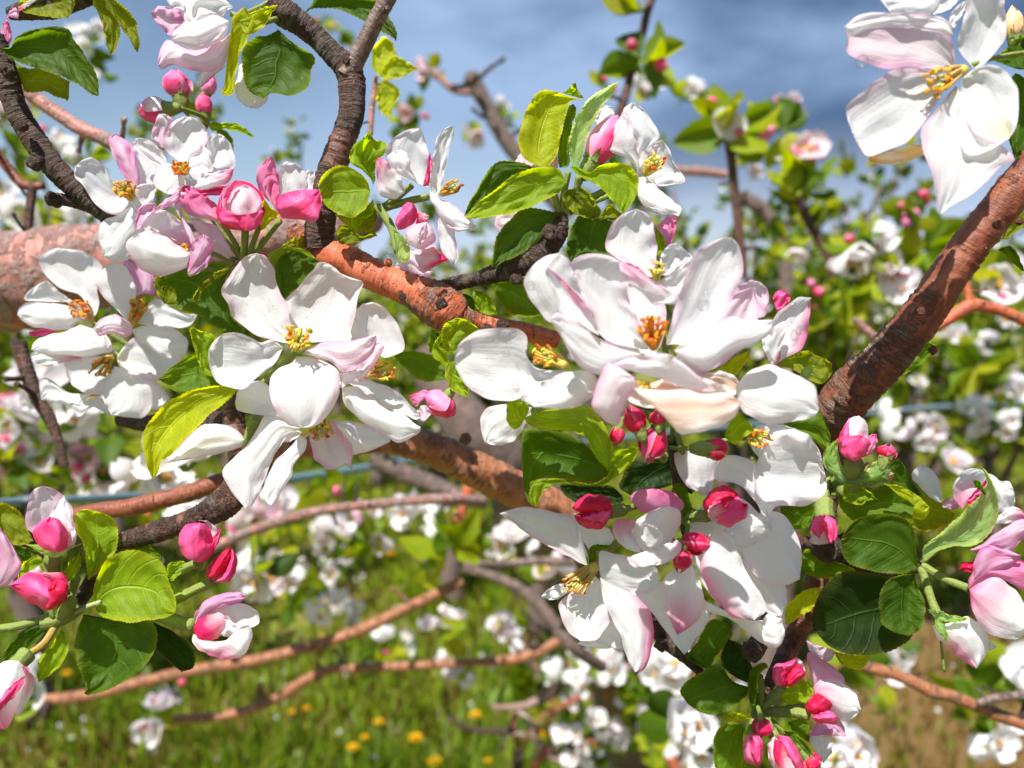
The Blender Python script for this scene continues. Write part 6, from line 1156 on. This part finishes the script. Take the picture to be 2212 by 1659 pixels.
CL = [ # label, x, y, d, nblossom, nleaf, nbud, radius px, pink
 ('hazy white blossom cluster under the curved leaf at the top left', 195, 100, 62, 5, 3, 0, 48, 0), ('dim white blossoms left of the hazy cluster at the top left', 215, 160, 66, 3, 4, 0, 38, 0),
 ('pale blossoms between the gnarled branch and the tan branch', 120, 305, 55, 4, 5, 1, 42, 1), ('pink-tipped blossoms at the left edge above the dark red twig', 8, 258, 48, 3, 5, 2, 30, 2),
 ('yellow-green leaf tuft at the left edge below the gnarled branch', 40, 330, 50, 0, 8, 0, 50, 0), ('white blossoms over the pale pink limb at the left edge', 110, 465, 45, 5, 4, 0, 55, 0),
 ('white blossoms left of the dropping dark twig', 20, 450, 45, 3, 5, 0, 40, 0), ('green tuft on the twig behind the tan branch', 190, 340, 55, 1, 8, 0, 45, 0),
 ('pink buds and leaves at the left edge low', 30, 868, 48, 0, 4, 4, 26, 2), ('big pale blossom mass at the left edge under the left cluster', 48, 925, 46, 8, 5, 1, 68, 1),
 ('pink-flushed blossoms below the pale mass at the left edge', 35, 1010, 46, 5, 6, 2, 55, 2), ('lone pink bud group right of the dark left twig', 160, 938, 44, 0, 5, 3, 24, 2),
 ('pink and white blossoms right of the dark left twig', 205, 1000, 45, 4, 6, 2, 42, 2), ('pale blossoms above the wire at the left', 250, 1040, 47, 4, 3, 0, 34, 1), ('dark green leaf tuft behind the wire at the left', 150, 1040, 50, 0, 9, 0, 55, 0),
 ('white petals glimpsed behind the glossy yellow leaf', 400, 1015, 33, 2, 0, 0, 34, 0), ('white blossom lying low behind the dull red branch', 330, 1052, 38, 3, 1, 0, 38, 0), ('white blossoms behind the left cluster edge', 115, 835, 36, 3, 2, 0, 34, 0), ('creamy blossoms below the left cluster', 185, 880, 40, 3, 4, 0, 40, 0), ('green tuft below the left cluster', 240, 940, 44, 1, 9, 0, 55, 0),
 ('white blossoms with a yellow eye behind the short scaly spur', 435, 1095, 40, 3, 2, 0, 40, 0), ('pale pink bud tuft behind the scaly spur', 345, 1120, 48, 1, 3, 2, 26, 2),
 ('pale blossoms right of the drooping petals', 600, 1085, 48, 3, 3, 0, 38, 1), ('leaf tuft with a pink bud above the thin brown twig', 730, 1070, 46, 0, 9, 1, 48, 2), ('leaf tuft right of the drooping petals', 650, 1130, 50, 0, 9, 1, 48, 0),
 ('tall pale blossom column in the lower middle', 725, 1165, 52, 6, 5, 0, 48, 1), ('white blossoms beside the tall column', 730, 1225, 54, 4, 3, 0, 36, 1), ('broad white blossom cluster left in the lower middle', 600, 1240, 50, 7, 4, 0, 58, 1), ('white blossom pair over the orange shoot', 700, 1310, 52, 4, 3, 0, 40, 0), ('grey-white blossom right of the pair over the orange shoot', 755, 1345, 54, 3, 2, 0, 34, 0),
 ('green leaf tuft below the broad white cluster', 620, 1300, 55, 0, 7, 0, 45, 0),
 ('white blossoms behind the thin brown twig', 900, 1110, 48, 4, 2, 0, 34, 0), ('white blossoms right of them at the pale shoots', 950, 1118, 50, 3, 1, 0, 28, 0), ('faint pink blossoms under the thin brown twig', 800, 1120, 56, 3, 2, 0, 32, 2),
 ('big bright leaf tuft in the lower middle', 965, 1170, 46, 0, 14, 0, 78, 0), ('small bright leaf tuft left of the big one', 870, 1150, 52, 0, 8, 0, 45, 0),
 ('compact white bud cluster crossing the lower orange shoot', 850, 1395, 60, 5, 4, 1, 42, 0), ('wide lilac-white cluster in the lower middle', 955, 1365, 60, 8, 4, 0, 56, 1), ('lilac-white cluster hanging below it', 985, 1440, 62, 4, 1, 0, 34, 1), ('lilac-white cluster beside the orange curve', 1065, 1390, 60, 8, 2, 0, 56, 1), ('pale blossoms above the orange curve', 1110, 1350, 62, 4, 1, 0, 34, 1),
 ('white blossoms left of the long lower petal', 1105, 1175, 50, 5, 4, 0, 42, 0), ('pink-touched blossom at the stamen tips of the lower petal', 1190, 1250, 46, 2, 3, 1, 28, 2),
 ('white blossom cluster under the long hanging petals', 1245, 1470, 52, 7, 4, 0, 55, 0), ('white blossoms right under the hanging petals', 1320, 1445, 54, 4, 3, 0, 36, 0), ('bright white blossoms above the bottom right spray', 1450, 1460, 48, 5, 3, 0, 52, 0), ('dark leaf tuft under the hanging petals', 1385, 1500, 54, 0, 11, 0, 50, 0), ('white blossoms low in the dark leaf tuft', 1365, 1545, 56, 3, 6, 0, 34, 0), ('lilac blossoms below the dark twigs', 1300, 1570, 56, 6, 4, 0, 44, 1), ('column of white blossoms over the dark grass', 1235, 1600, 58, 4, 1, 0, 34, 0), ('lower end of the white column over the dark grass', 1240, 1640, 58, 3, 0, 0, 26, 0), ('large white blossoms left of the bottom spray', 1475, 1560, 40, 4, 3, 0, 62, 0), ('white blossoms at the bottom left of the oval leaf', 1530, 1630, 42, 3, 4, 0, 45, 0), ('grey-green tuft at the bottom middle', 1410, 1625, 60, 2, 8, 0, 50, 0),
 ('white blossoms at the bottom right of the spray', 1825, 1625, 42, 5, 3, 0, 58, 0), ('bright leaf tuft over the brown grass at the right', 1920, 1530, 60, 0, 7, 0, 34, 0), ('white petals hanging under the orange twig at the right edge', 2150, 1595, 44, 4, 0, 0, 46, 0), ('dark leaf tuft behind them at the right edge', 2100, 1560, 50, 0, 9, 0, 62, 0), ('white blossom and yellow leaves at the right edge', 2200, 1440, 41, 3, 5, 0, 50, 0), ('shiny leaf tuft under the hanging pink blossom', 2100, 1470, 44, 0, 7, 0, 46, 0), ('pale blossoms where the orange twig starts', 1920, 1430, 44, 3, 2, 0, 30, 0), ('leaf tuft left of the orange twig start', 1835, 1430, 44, 0, 5, 0, 36, 0),
 ('white-pink cluster under the wire at the right', 1995, 935, 56, 6, 3, 0, 46, 1), ('row of white blossoms under the wire at the far right', 2095, 905, 60, 6, 3, 0, 50, 0), ('white blossoms at the right edge under the wire', 2170, 930, 62, 6, 2, 0, 46, 0), ('white blossom at the right edge above the wire', 2180, 845, 66, 4, 4, 0, 34, 0), ('white bud behind the plump bud', 1895, 915, 44, 2, 1, 0, 28, 0), ('pale cluster behind the pink right blossom', 2050, 1015, 50, 5, 2, 0, 36, 1),
 ('open white-pink cluster with red buds left of the reddish branch', 1865, 545, 44, 5, 9, 3, 56, 1), ('small white-pink blossom right below that cluster', 1915, 595, 44, 2, 3, 2, 30, 1), ('lilac blossom touching the reddish branch', 1945, 635, 46, 3, 2, 0, 34, 1),
 ('red bud string right above the reddish branch', 1975, 445, 50, 0, 5, 6, 34, 2), ('pink buds below that string', 1970, 485, 50, 0, 6, 3, 26, 2), ('deep green leaf mass beside the bud string', 1995, 540, 54, 0, 16, 0, 80, 0),
 ('pink bud cluster right of the black twig', 1735, 350, 46, 2, 4, 14, 44, 1), ('white and pink bud pair above the dark leaf', 1700, 238, 48, 2, 2, 3, 24, 2), ('leaf tuft topping the straight black twig', 1580, 280, 44, 1, 10, 3, 95, 0), ('second leaf tuft right of the black twig', 1690, 285, 46, 0, 8, 1, 80, 0), ('dark leaf tuft below the pink bud cluster', 1730, 410, 50, 0, 14, 0, 70, 0), ('white blossom with a leaf under the dark cloud', 1480, 215, 60, 3, 6, 0, 32, 0), ('pale blossom behind the thin black upright twig', 1395, 190, 58, 3, 4, 0, 26, 1), ('red buds left of the thin black upright twig', 1308, 190, 56, 0, 3, 3, 18, 2), ('leaf tuft on the thin black upright twig', 1385, 130, 41.5, 0, 9, 3, 62, 0), ('tiny leaves high on the thin black upright twig', 1380, 25, 41.5, 0, 3, 0, 24, 0),
 ('white-pink blossoms right of the black twig', 1620, 345, 60, 3, 5, 1, 32, 1), ('red bud group beside the lilac-edged blossom', 1750, 640, 46, 0, 6, 4, 30, 2), ('white blossoms right of the reddish branch', 2070, 730, 60, 5, 5, 0, 40, 1), ('white blossom between leaves at the far right', 2130, 750, 60, 3, 5, 0, 28, 0), ('white blossoms behind the forked pinkish twig', 2160, 690, 64, 4, 5, 0, 36, 0), ('leaf tuft above the forked pinkish twig', 2140, 620, 42, 1, 10, 1, 60, 0), ('white blossoms at the far right above the fork', 2195, 600, 50, 3, 4, 0, 34, 0),
 ('dim pink blossoms on the curving pinkish twig', 930, 150, 57, 1, 4, 1, 22, 2), ('pink-budded tuft against the sky left of the pruned branch', 895, 242, 60, 1, 7, 3, 30, 2), ('green tuft against the sky right of the fork', 870, 270, 62, 0, 8, 0, 34, 0), ('pale tuft right of the half open blossom', 1020, 300, 64, 2, 5, 1, 30, 1), ('leaf and blossom tuft right of the pruned branch', 1090, 260, 70, 1, 7, 0, 34, 0), ('tuft with an orange bud near the fork top', 735, 70, 66, 0, 5, 1, 24, 2), ('second tuft near the fork top', 700, 45, 66, 0, 5, 1, 20, 2),
 ('white tail blossoms ending the lower orange shoot', 330, 1560, 50, 3, 3, 1, 34, 1), ('pale bud cluster above that shoot end', 352, 1520, 51, 2, 4, 2, 22, 1), ('lone pink bud over the grass', 400, 1487, 54, 0, 2, 1, 12, 2), ('white petals behind the lower left corner leaves', 90, 1475, 42, 2, 3, 0, 30, 0), ('white blossoms right of the bottom left buds', 560, 1235, 44, 4, 3, 0, 44, 0), ('pink-white buds left of the drooping petals', 540, 1140, 42, 2, 3, 2, 32, 2),
 ('leaf tuft between the drooping petals and the broad white cluster', 560, 1175, 50, 0, 10, 1, 46, 2), ('leaf tuft right of the tall blossom column', 790, 1175, 50, 1, 11, 0, 48, 0), ('dark leaf tuft under the tall blossom column', 690, 1255, 54, 0, 11, 0, 46, 0), ('leaf tuft hanging over the long orange shoot', 925, 1285, 48, 0, 6, 0, 30, 0),
 ('leaf tuft under the compact white bud cluster', 815, 1425, 60, 0, 9, 0, 38, 0), ('dark leaf tuft left of the grey trunk foot', 1130, 1490, 60, 0, 14, 0, 62, 0), ('leaf tuft between trunk foot and white column', 1180, 1420, 58, 1, 9, 1, 44, 2), ('leaf tuft low between the lilac blossoms', 1340, 1610, 58, 0, 10, 0, 46, 0), ('green tuft under the forked pinkish twig', 2110, 790, 58, 1, 12, 0, 60, 0), ('green tuft left of the wire end at the right', 1960, 830, 60, 1, 10, 0, 50, 0), ('dark leaf tuft behind the lilac-edged blossom', 1800, 690, 50, 0, 14, 1, 62, 0), ('leaf tuft below the open cluster with red buds', 1840, 620, 48, 0, 12, 1, 56, 2), ('leaf tuft left of the slim dark twig', 1700, 520, 54, 1, 10, 0, 46, 1), ('dark green tuft behind the left limb end', 110, 790, 44, 0, 12, 0, 58, 0),
]
for i, (lab, x, y, d, nb, nl, nd, rp, pk) in enumerate(CL): cluster(lab, x, y, d, nb, nl, nd, rp, 300 + i, pk, lk=([0, 1, 2, 6, 7, 4] if i % 3 else None))
# ================================================================ background trees
def stack(kit, pos, axes, sc):
    """kit verts placed at many frames: pos (n,3), axes (n,3,3) columns, sc (n,)"""
    V, F, C, U = kit; n = len(pos)
    W = np.einsum('nij,vj->nvi', axes, V) * sc[:, None, None] + pos[:, None, :]
    Fs = np.array([f if len(f) == 4 else f + (f[-1],) for f in F]); return W.reshape(-1, 3), C, U, len(V)
def scatter(name, kits, pos, dirs, sc, mat, parent, rs, origin, cj=.25, axis=2, kind=None):
    n = len(pos); which = rs.integers(0, len(kits), n); Vs = []; Fs = []; Cs = []; Us = []; off = 0
    for k, kit in enumerate(kits):
        m = which == k
        if not m.any(): continue
        p = pos[m]; d = dirs[m]; d = d / np.linalg.norm(d, axis=1, keepdims=True); r = rs.normal(size=d.shape); a = np.cross(d, r); a /= np.linalg.norm(a, axis=1, keepdims=True); b = np.cross(d, a)
        ax = np.stack([a, b, d], axis=2) if axis == 2 else np.stack([d, a, b], axis=2)
        W, C, U, nv = stack(kit, p, ax, sc[m]); q = m.sum(); Vs.append(W)
        Cs.append((C[None] * (1 + rs.uniform(-cj, cj, (q, 1, 1)))).reshape(-1, 3)); Us.append(np.tile(U, (q, 1)))
        for i in range(q): 
            o_ = off + i * nv; Fs += [tuple(x + o_ for x in f) for f in kit[1]]
        off += q * nv
    o = mesh_obj(name, np.vstack(Vs), Fs, mat, parent, np.clip(np.vstack(Cs), 0, .9), np.vstack(Us), origin if parent is None else None)
    if kind: o['kind'] = kind
    return o
def slim(kit, nu, nv):       # thinner copies of the kit for far trees
    return kit
def ltree(label, X, Y, h, zl, R, ncl, seed, group='apple trees in the orchard behind', lpc=8, bpc=1, leafs=.042, pink=.3, gz=0.0, sy=1.0):
    rnd = random.Random(seed); rs = np.random.default_rng(seed); root = empty('apple_tree', Vector((X, Y, gz)), label, 'tree', group)
    B = Vector((X, Y, gz)); lean = Vector((rnd.uniform(-.1, .1), rnd.uniform(-.1, .1), 0)); zt = gz + zl * .8
    p3 = [B + lean * t * t + Vector((0, 0, zt - gz)) * t + Vector((rnd.uniform(-.02, .02), 0, 0)) for t in [i / 8 for i in range(9)]]
    mb = MB(); tube(mb, p3, [.045 - .012 * i / 8 for i in range(9)], (.4, .4, .4), 12); mb.obj('trunk', M['bark_grey'], root); top = p3[-1]; pts = []
    for k in range(9):
        a = 2 * math.pi * k / 9 + rnd.uniform(-.3, .3); r = R * rnd.uniform(.5, 1); ze = gz + lerp(zl, h, rnd.uniform(.25, 1.0))
        st = p3[rnd.randint(5, 8)]; en = Vector((X + r * math.cos(a), Y + r * math.sin(a) * sy, ze)); mid = st.lerp(en, .5) + Vector((rnd.uniform(-.1, .1) * R, 0, -.12 * R))
        A = catmull([tuple(st), tuple(mid), tuple(en)], 8); q3 = [Vector(q) for q in A]; mb = MB(); tube(mb, q3, [lerp(.016, .004, i / len(q3)) for i in range(len(q3))], (.4, .4, .4), 7); mb.obj('limb', M['bark_grey'], root)
        for j in range(len(q3) // 3, len(q3)):
            pts.append(q3[j])
            for _ in range(2):
                tw = rdir(rnd, Vector((0, 0, .5))); L = R * rnd.uniform(.15, .45); pts += [q3[j] + tw * L * f for f in (.5, 1)]
    P0 = np.array([tuple(rnd.choice(pts) + Vector((rnd.gauss(0, .03), rnd.gauss(0, .03), rnd.gauss(0, .03)))) for _ in range(ncl)])
    P0[:, 2] = np.clip(P0[:, 2], gz + zl * .85, None)
    lp = np.repeat(P0, lpc, axis=0) + rs.normal(0, .012, (ncl * lpc, 3)); ld = rs.normal(0, 1, lp.shape) + np.array([0, 0, .5])
    scatter('foliage', KL, lp, ld, leafs * rs.uniform(.6, 1.15, len(lp)), M['bg_leaf'], root, rs, None, axis=0)
    if bpc:
        bn = int(ncl * bpc * .38); bp = np.repeat(P0, bpc, axis=0)[:bn] + rs.normal(0, .022, (bn, 3)); bd = rs.normal(0, .7, bp.shape) + np.array([0, -.5, .4])
        scatter('blossoms', KB[:5] if pink < .5 else KB, bp, bd, .021 * rs.uniform(.45, 1.15, len(bp)), M['bg_petal'], root, rs, None, kind='stuff')
    return root
ltree('dense dark green tree with white blossoms behind the top left leaves', -1.62, 3.2, 2.40, 1.3, .50, 260, 1, bpc=1)
ltree('loose tree whose thin tips cross the sky left of the Y fork', -1.15, 3.3, 1.98, .9, .62, 190, 2, bpc=1)
ltree('tree behind the grey fork with low blossoming limbs', -.05, 4.0, 1.78, .95, .7, 200, 3)
ltree('green tree seen between the middle tuft and the half open blossom', .12, 3.0, 1.80, .85, .5, 200, 4, bpc=1)
ltree('tree right of the middle leaf tuft under the dark cloud', .78, 2.6, 1.92, .95, .5, 260, 5)
ltree('leafy tree behind the straight black twig', .86, 2.5, 1.66, 1.0, .34, 150, 6)
ltree('dark leafy tree left of the reddish branch', 1.5, 3.0, 1.78, .95, .45, 260, 7, bpc=1)
ltree('tree at the right edge behind the forked pinkish twig', 2.0, 3.2, 1.75, .9, .6, 260, 8)
ltree('low blossoming tree at the left edge under the left cluster', -1.5, 2.4, 1.40, .85, .42, 150, 9)
ltree('small tree behind the bottom right spray', .30, 1.8, .74, .30, .34, 110, 11, bpc=2)
FAR = [(-3.2, 5.2), (-2.0, 5.6), (-.9, 5.3), (.3, 5.6), (1.4, 5.2), (2.4, 5.0), (3.3, 4.4), (2.9, 3.4), (-2.6, 3.9), (4.6, 6.2), (-4.8, 7.0), (-3.4, 8), (-1.8, 8.2), (-.3, 8), (1.2, 8.3), (2.8, 8), (4.5, 8.4), (6.2, 8.0)]
FL_ = ['far tree at the left end of the nearer row', 'far tree second from the left in the nearer row', 'far tree behind the large open blossom', 'far tree behind the ringed spur', 'far tree behind the biggest blossom', 'far tree behind the right blossom rim', 'far tree behind the thick reddish branch', 'tree at the right margin in front of the far row', 'tree at the left margin in front of the far row', 'far tree at the right end of the nearer row', 'most distant row tree, leftmost', 'most distant row tree behind the left cluster', 'most distant row tree behind the upper left cluster', 'most distant row tree behind the fork', 'most distant row tree behind the middle tuft', 'most distant row tree right of the middle tuft', 'most distant row tree behind the red bud string', 'most distant row tree, rightmost']
for i, (X, Y) in enumerate(FAR): ltree(FL_[i], X, Y, 1.72 + .2 * math.sin(i * 2.1), .95, .66, 95 if Y < 7 else 80, 40 + i, lpc=9, bpc=1 + i % 2, leafs=.075 if Y < 7 else .10)
ltree('low leafy tree filling the gap behind the orange branch', -.25, 3.3, 1.42, .85, .5, 200, 21, bpc=1)
ltree('leafy tree low behind the lilac-edged blossom', 1.05, 3.4, 1.50, .85, .5, 240, 22, bpc=1)
ltree('leafy tree low at the left behind the gnarled branch', -2.1, 3.4, 1.85, .9, .5, 240, 23, bpc=1)
# ================================================================ ground, grass, petals, dandelions
def ground():
    m, t = new_mat('orchard_ground'); out = N(t, 'ShaderNodeOutputMaterial'); tc = N(t, 'ShaderNodeTexCoord')
    a = noise_n(t, tc.outputs['Object'], 1.6, 6, .6); b = noise_n(t, tc.outputs['Object'], 14.0, 6, .65)
    f = math_n(t, 'ADD', math_n(t, 'MULTIPLY', a, .6), math_n(t, 'MULTIPLY', b, .4))
    sp = N(t, 'ShaderNodeSeparateXYZ'); t.links.new(tc.outputs['Object'], sp.inputs[0]); bz = math_n(t, 'MULTIPLY', math_n(t, 'SUBTRACT', sp.outputs[0], math_n(t, 'MULTIPLY', sp.outputs[1], .34)), 1.2, True)
    f = math_n(t, 'ADD', f, math_n(t, 'MULTIPLY', bz, math_n(t, 'SUBTRACT', 1.0, math_n(t, 'MULTIPLY', math_n(t, 'SUBTRACT', sp.outputs[1], 2.4), 1.0, True), True)))
    c = ramp(t, f, [(.36, (.06, .11, .004)), (.47, (.13, .17, .006)), (.55, (.14, .11, .018)), (.66, (.12, .068, .018))])
    p = N(t, 'ShaderNodeBsdfPrincipled', _Roughness=.9); t.links.new(c, p.inputs['Base Color']); t.links.new(p.outputs[0], out.inputs[0])
    S = 400; V = []; F = []; n = 60; xs = [math.copysign(abs(q) ** 3, q) * S for q in np.linspace(-1, 1, n)]
    for yy in xs:
        for xx in xs: V.append((xx, yy, .02 * noise.noise(Vector((xx * .8, yy * .8, 0)))))
    for i in range(n - 1):
        for j in range(n - 1): F.append((i * n + j, i * n + j + 1, i * n + n + j + 1, i * n + n + j))
    o = mesh_obj('ground', V, F, m, None, origin=(0, 0, 0)); o['kind'] = 'structure'
ground()
def grass():
    rs = np.random.default_rng(5); n = 150000
    y = 1.6 + 9.5 * rs.random(n) ** 1.7; x = (rs.random(n) * 2 - 1) * (y * .78 + .3)
    px_ = np.stack([x, y], 1); nz = np.array([noise.noise(Vector((a * 1.7, b * 1.7, 3))) + .5 * noise.noise(Vector((a * 6, b * 6, 8))) for a, b in px_[::1]])
    brown = (x > .36 * y + .1 * nz) & (y < 3.3)
    keep = rs.random(n) < np.where(brown, .14, np.clip(.78 - nz * .8, .25, 1)); x, y, nz, brown = x[keep], y[keep], nz[keep], brown[keep]; n = len(x)
    h = (.035 + .05 * rs.random(n)) * np.clip(1.1 - nz, .5, 1.6); w = .0022 + .003 * rs.random(n) + .0006 * y; a = rs.random(n) * 6.28; l = h * rs.uniform(.1, .8, n); la = rs.random(n) * 6.28
    bx, by = np.cos(a) * w, np.sin(a) * w; tx, ty = np.cos(la) * l, np.sin(la) * l; z0 = np.zeros(n)
    V = np.stack([np.stack([x - bx, y - by, z0 - .01], 1), np.stack([x + bx, y + by, z0 - .01], 1), np.stack([x + bx * .8 + tx * .3, y + by * .8 + ty * .3, h * .6], 1), np.stack([x - bx * .8 + tx * .3, y - by * .8 + ty * .3, h * .6], 1), np.stack([x + tx, y + ty, h], 1)], 1).reshape(-1, 3)
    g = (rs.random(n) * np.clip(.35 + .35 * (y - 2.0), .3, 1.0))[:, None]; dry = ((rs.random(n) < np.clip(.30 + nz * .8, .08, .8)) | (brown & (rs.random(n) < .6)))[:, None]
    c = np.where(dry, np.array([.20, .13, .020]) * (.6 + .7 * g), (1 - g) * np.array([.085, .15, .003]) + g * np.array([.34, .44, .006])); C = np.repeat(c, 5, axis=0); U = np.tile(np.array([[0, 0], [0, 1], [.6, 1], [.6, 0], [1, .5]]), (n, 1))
    me = bpy.data.meshes.new('grass'); me.vertices.add(len(V)); me.vertices.foreach_set('co', V.ravel())
    base = np.arange(n)[:, None] * 5; L = np.concatenate([base + np.array([[0, 1, 2, 3]]), base + np.array([[3, 2, 4]])], axis=1).ravel().astype(np.int32)
    me.loops.add(len(L)); me.loops.foreach_set('vertex_index', L); me.polygons.add(2 * n)
    st = (np.arange(n)[:, None] * 7 + np.array([[0, 4]])).ravel().astype(np.int32); me.polygons.foreach_set('loop_start', st); me.update(); me.validate()
    ca = me.color_attributes.new('col', 'FLOAT_COLOR', 'POINT'); cc = np.ones((len(V), 4), dtype=np.float32); cc[:, :3] = C; ca.data.foreach_set('color', cc.ravel())
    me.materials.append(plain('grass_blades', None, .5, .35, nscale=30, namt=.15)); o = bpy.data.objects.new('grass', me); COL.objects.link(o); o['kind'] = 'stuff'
grass()
def fallen():
    rs = np.random.default_rng(8); n = 420; y = 1.9 + 4 * rs.random(n); x = (rs.random(n) * 2 - 1) * y * .65
    pos = np.stack([x, y, .03 + .03 * rs.random(n)], 1); k = lp_leaf(3, (.8, .74, .76)); k = (k[0] * np.array([1, 2.0, 1]), k[1], np.full_like(k[2], .8), k[3])
    o = scatter('fallen_petals', [k], pos, rs.normal(0, 1, pos.shape) * np.array([1, 1, .3]), np.full(n, .014), M['bg_petal'], None, rs, (0, 0, 0), axis=0); o['kind'] = 'stuff'
fallen()
DN = [(1027, 1546, 13, 'dandelion standing apart right in the grass, highest of the large ones'), (898, 1596, 15, 'largest dandelion in the dark grass'), (1175, 1590, 14, 'dandelion just left of the white blossom column'), (938, 1646, 15, 'dandelion at the bottom edge'), (818, 1561, 11, 'dandelion between the small ones in the lower middle'), (788, 1594, 9, 'small dandelion left of the largest one'), (763, 1616, 12, 'dandelion lowest at the left of the row'), (1055, 1645, 8, 'faint dandelion near the bottom edge'), (693, 1380, 10, 'dandelion touching the long orange shoot'), (815, 1180, 12, 'orange-yellow dandelion, left of the distant pair'), (840, 1197, 13, 'yellow dandelion, right of the distant pair'), (144, 1456, 10, 'dandelion behind the lower left leaves'), (663, 1531, 8, 'dim dandelion under the lower orange shoot'), (630, 1539, 8, 'dimmest dandelion left under the lower orange shoot'), (668, 975, 12, 'far yellow dandelion blur under the drooping petals')]
def dandelion(label, x, y, r, seed):
    g = G(x, y, .09); dist = (g - C0).dot(FW); R = 1.1 * r * dist / FPX; base = Vector((g.x + .01, g.y + .01, 0)); root = empty('dandelion', base, label, 'dandelion', 'dandelions in the grass'); rnd = random.Random(seed)
    mb = MB(); tube(mb, [base, base.lerp(g, .5) + Vector((.006, 0, 0)), g], [.0022, .002, .002], (.16, .26, .05), 7); mb.obj('stem', M['fuzz'], root)
    V = []; F = []; C = []; U = []
    for k in range(110):
        t = (k + .5) / 110; el = math.radians(8 + 80 * t); az = k * 2.39996; L = R * (1 - .35 * t); d = Vector((math.cos(az) * math.cos(el), math.sin(az) * math.cos(el), math.sin(el) * .75)); s = d.cross(Vector((0, 0, 1))).normalized() * R * .11
        n0 = len(V); V += [tuple(g + d * R * .1 - s * .4), tuple(g + d * R * .1 + s * .4), tuple(g + d * L + s), tuple(g + d * L - s)]; F.append((n0, n0 + 1, n0 + 2, n0 + 3)); c = mixv((.88, .62, .01), (.88, .50, .005), rnd.random()); C += [c] * 4; U += [(0, 0), (0, 1), (1, 1), (1, 0)]
    mesh_obj('flower_head', V, F, M['bg_petal'], root, C, U)
for i, (x, y, r, lab) in enumerate(DN): dandelion(lab, x, y, r, i)
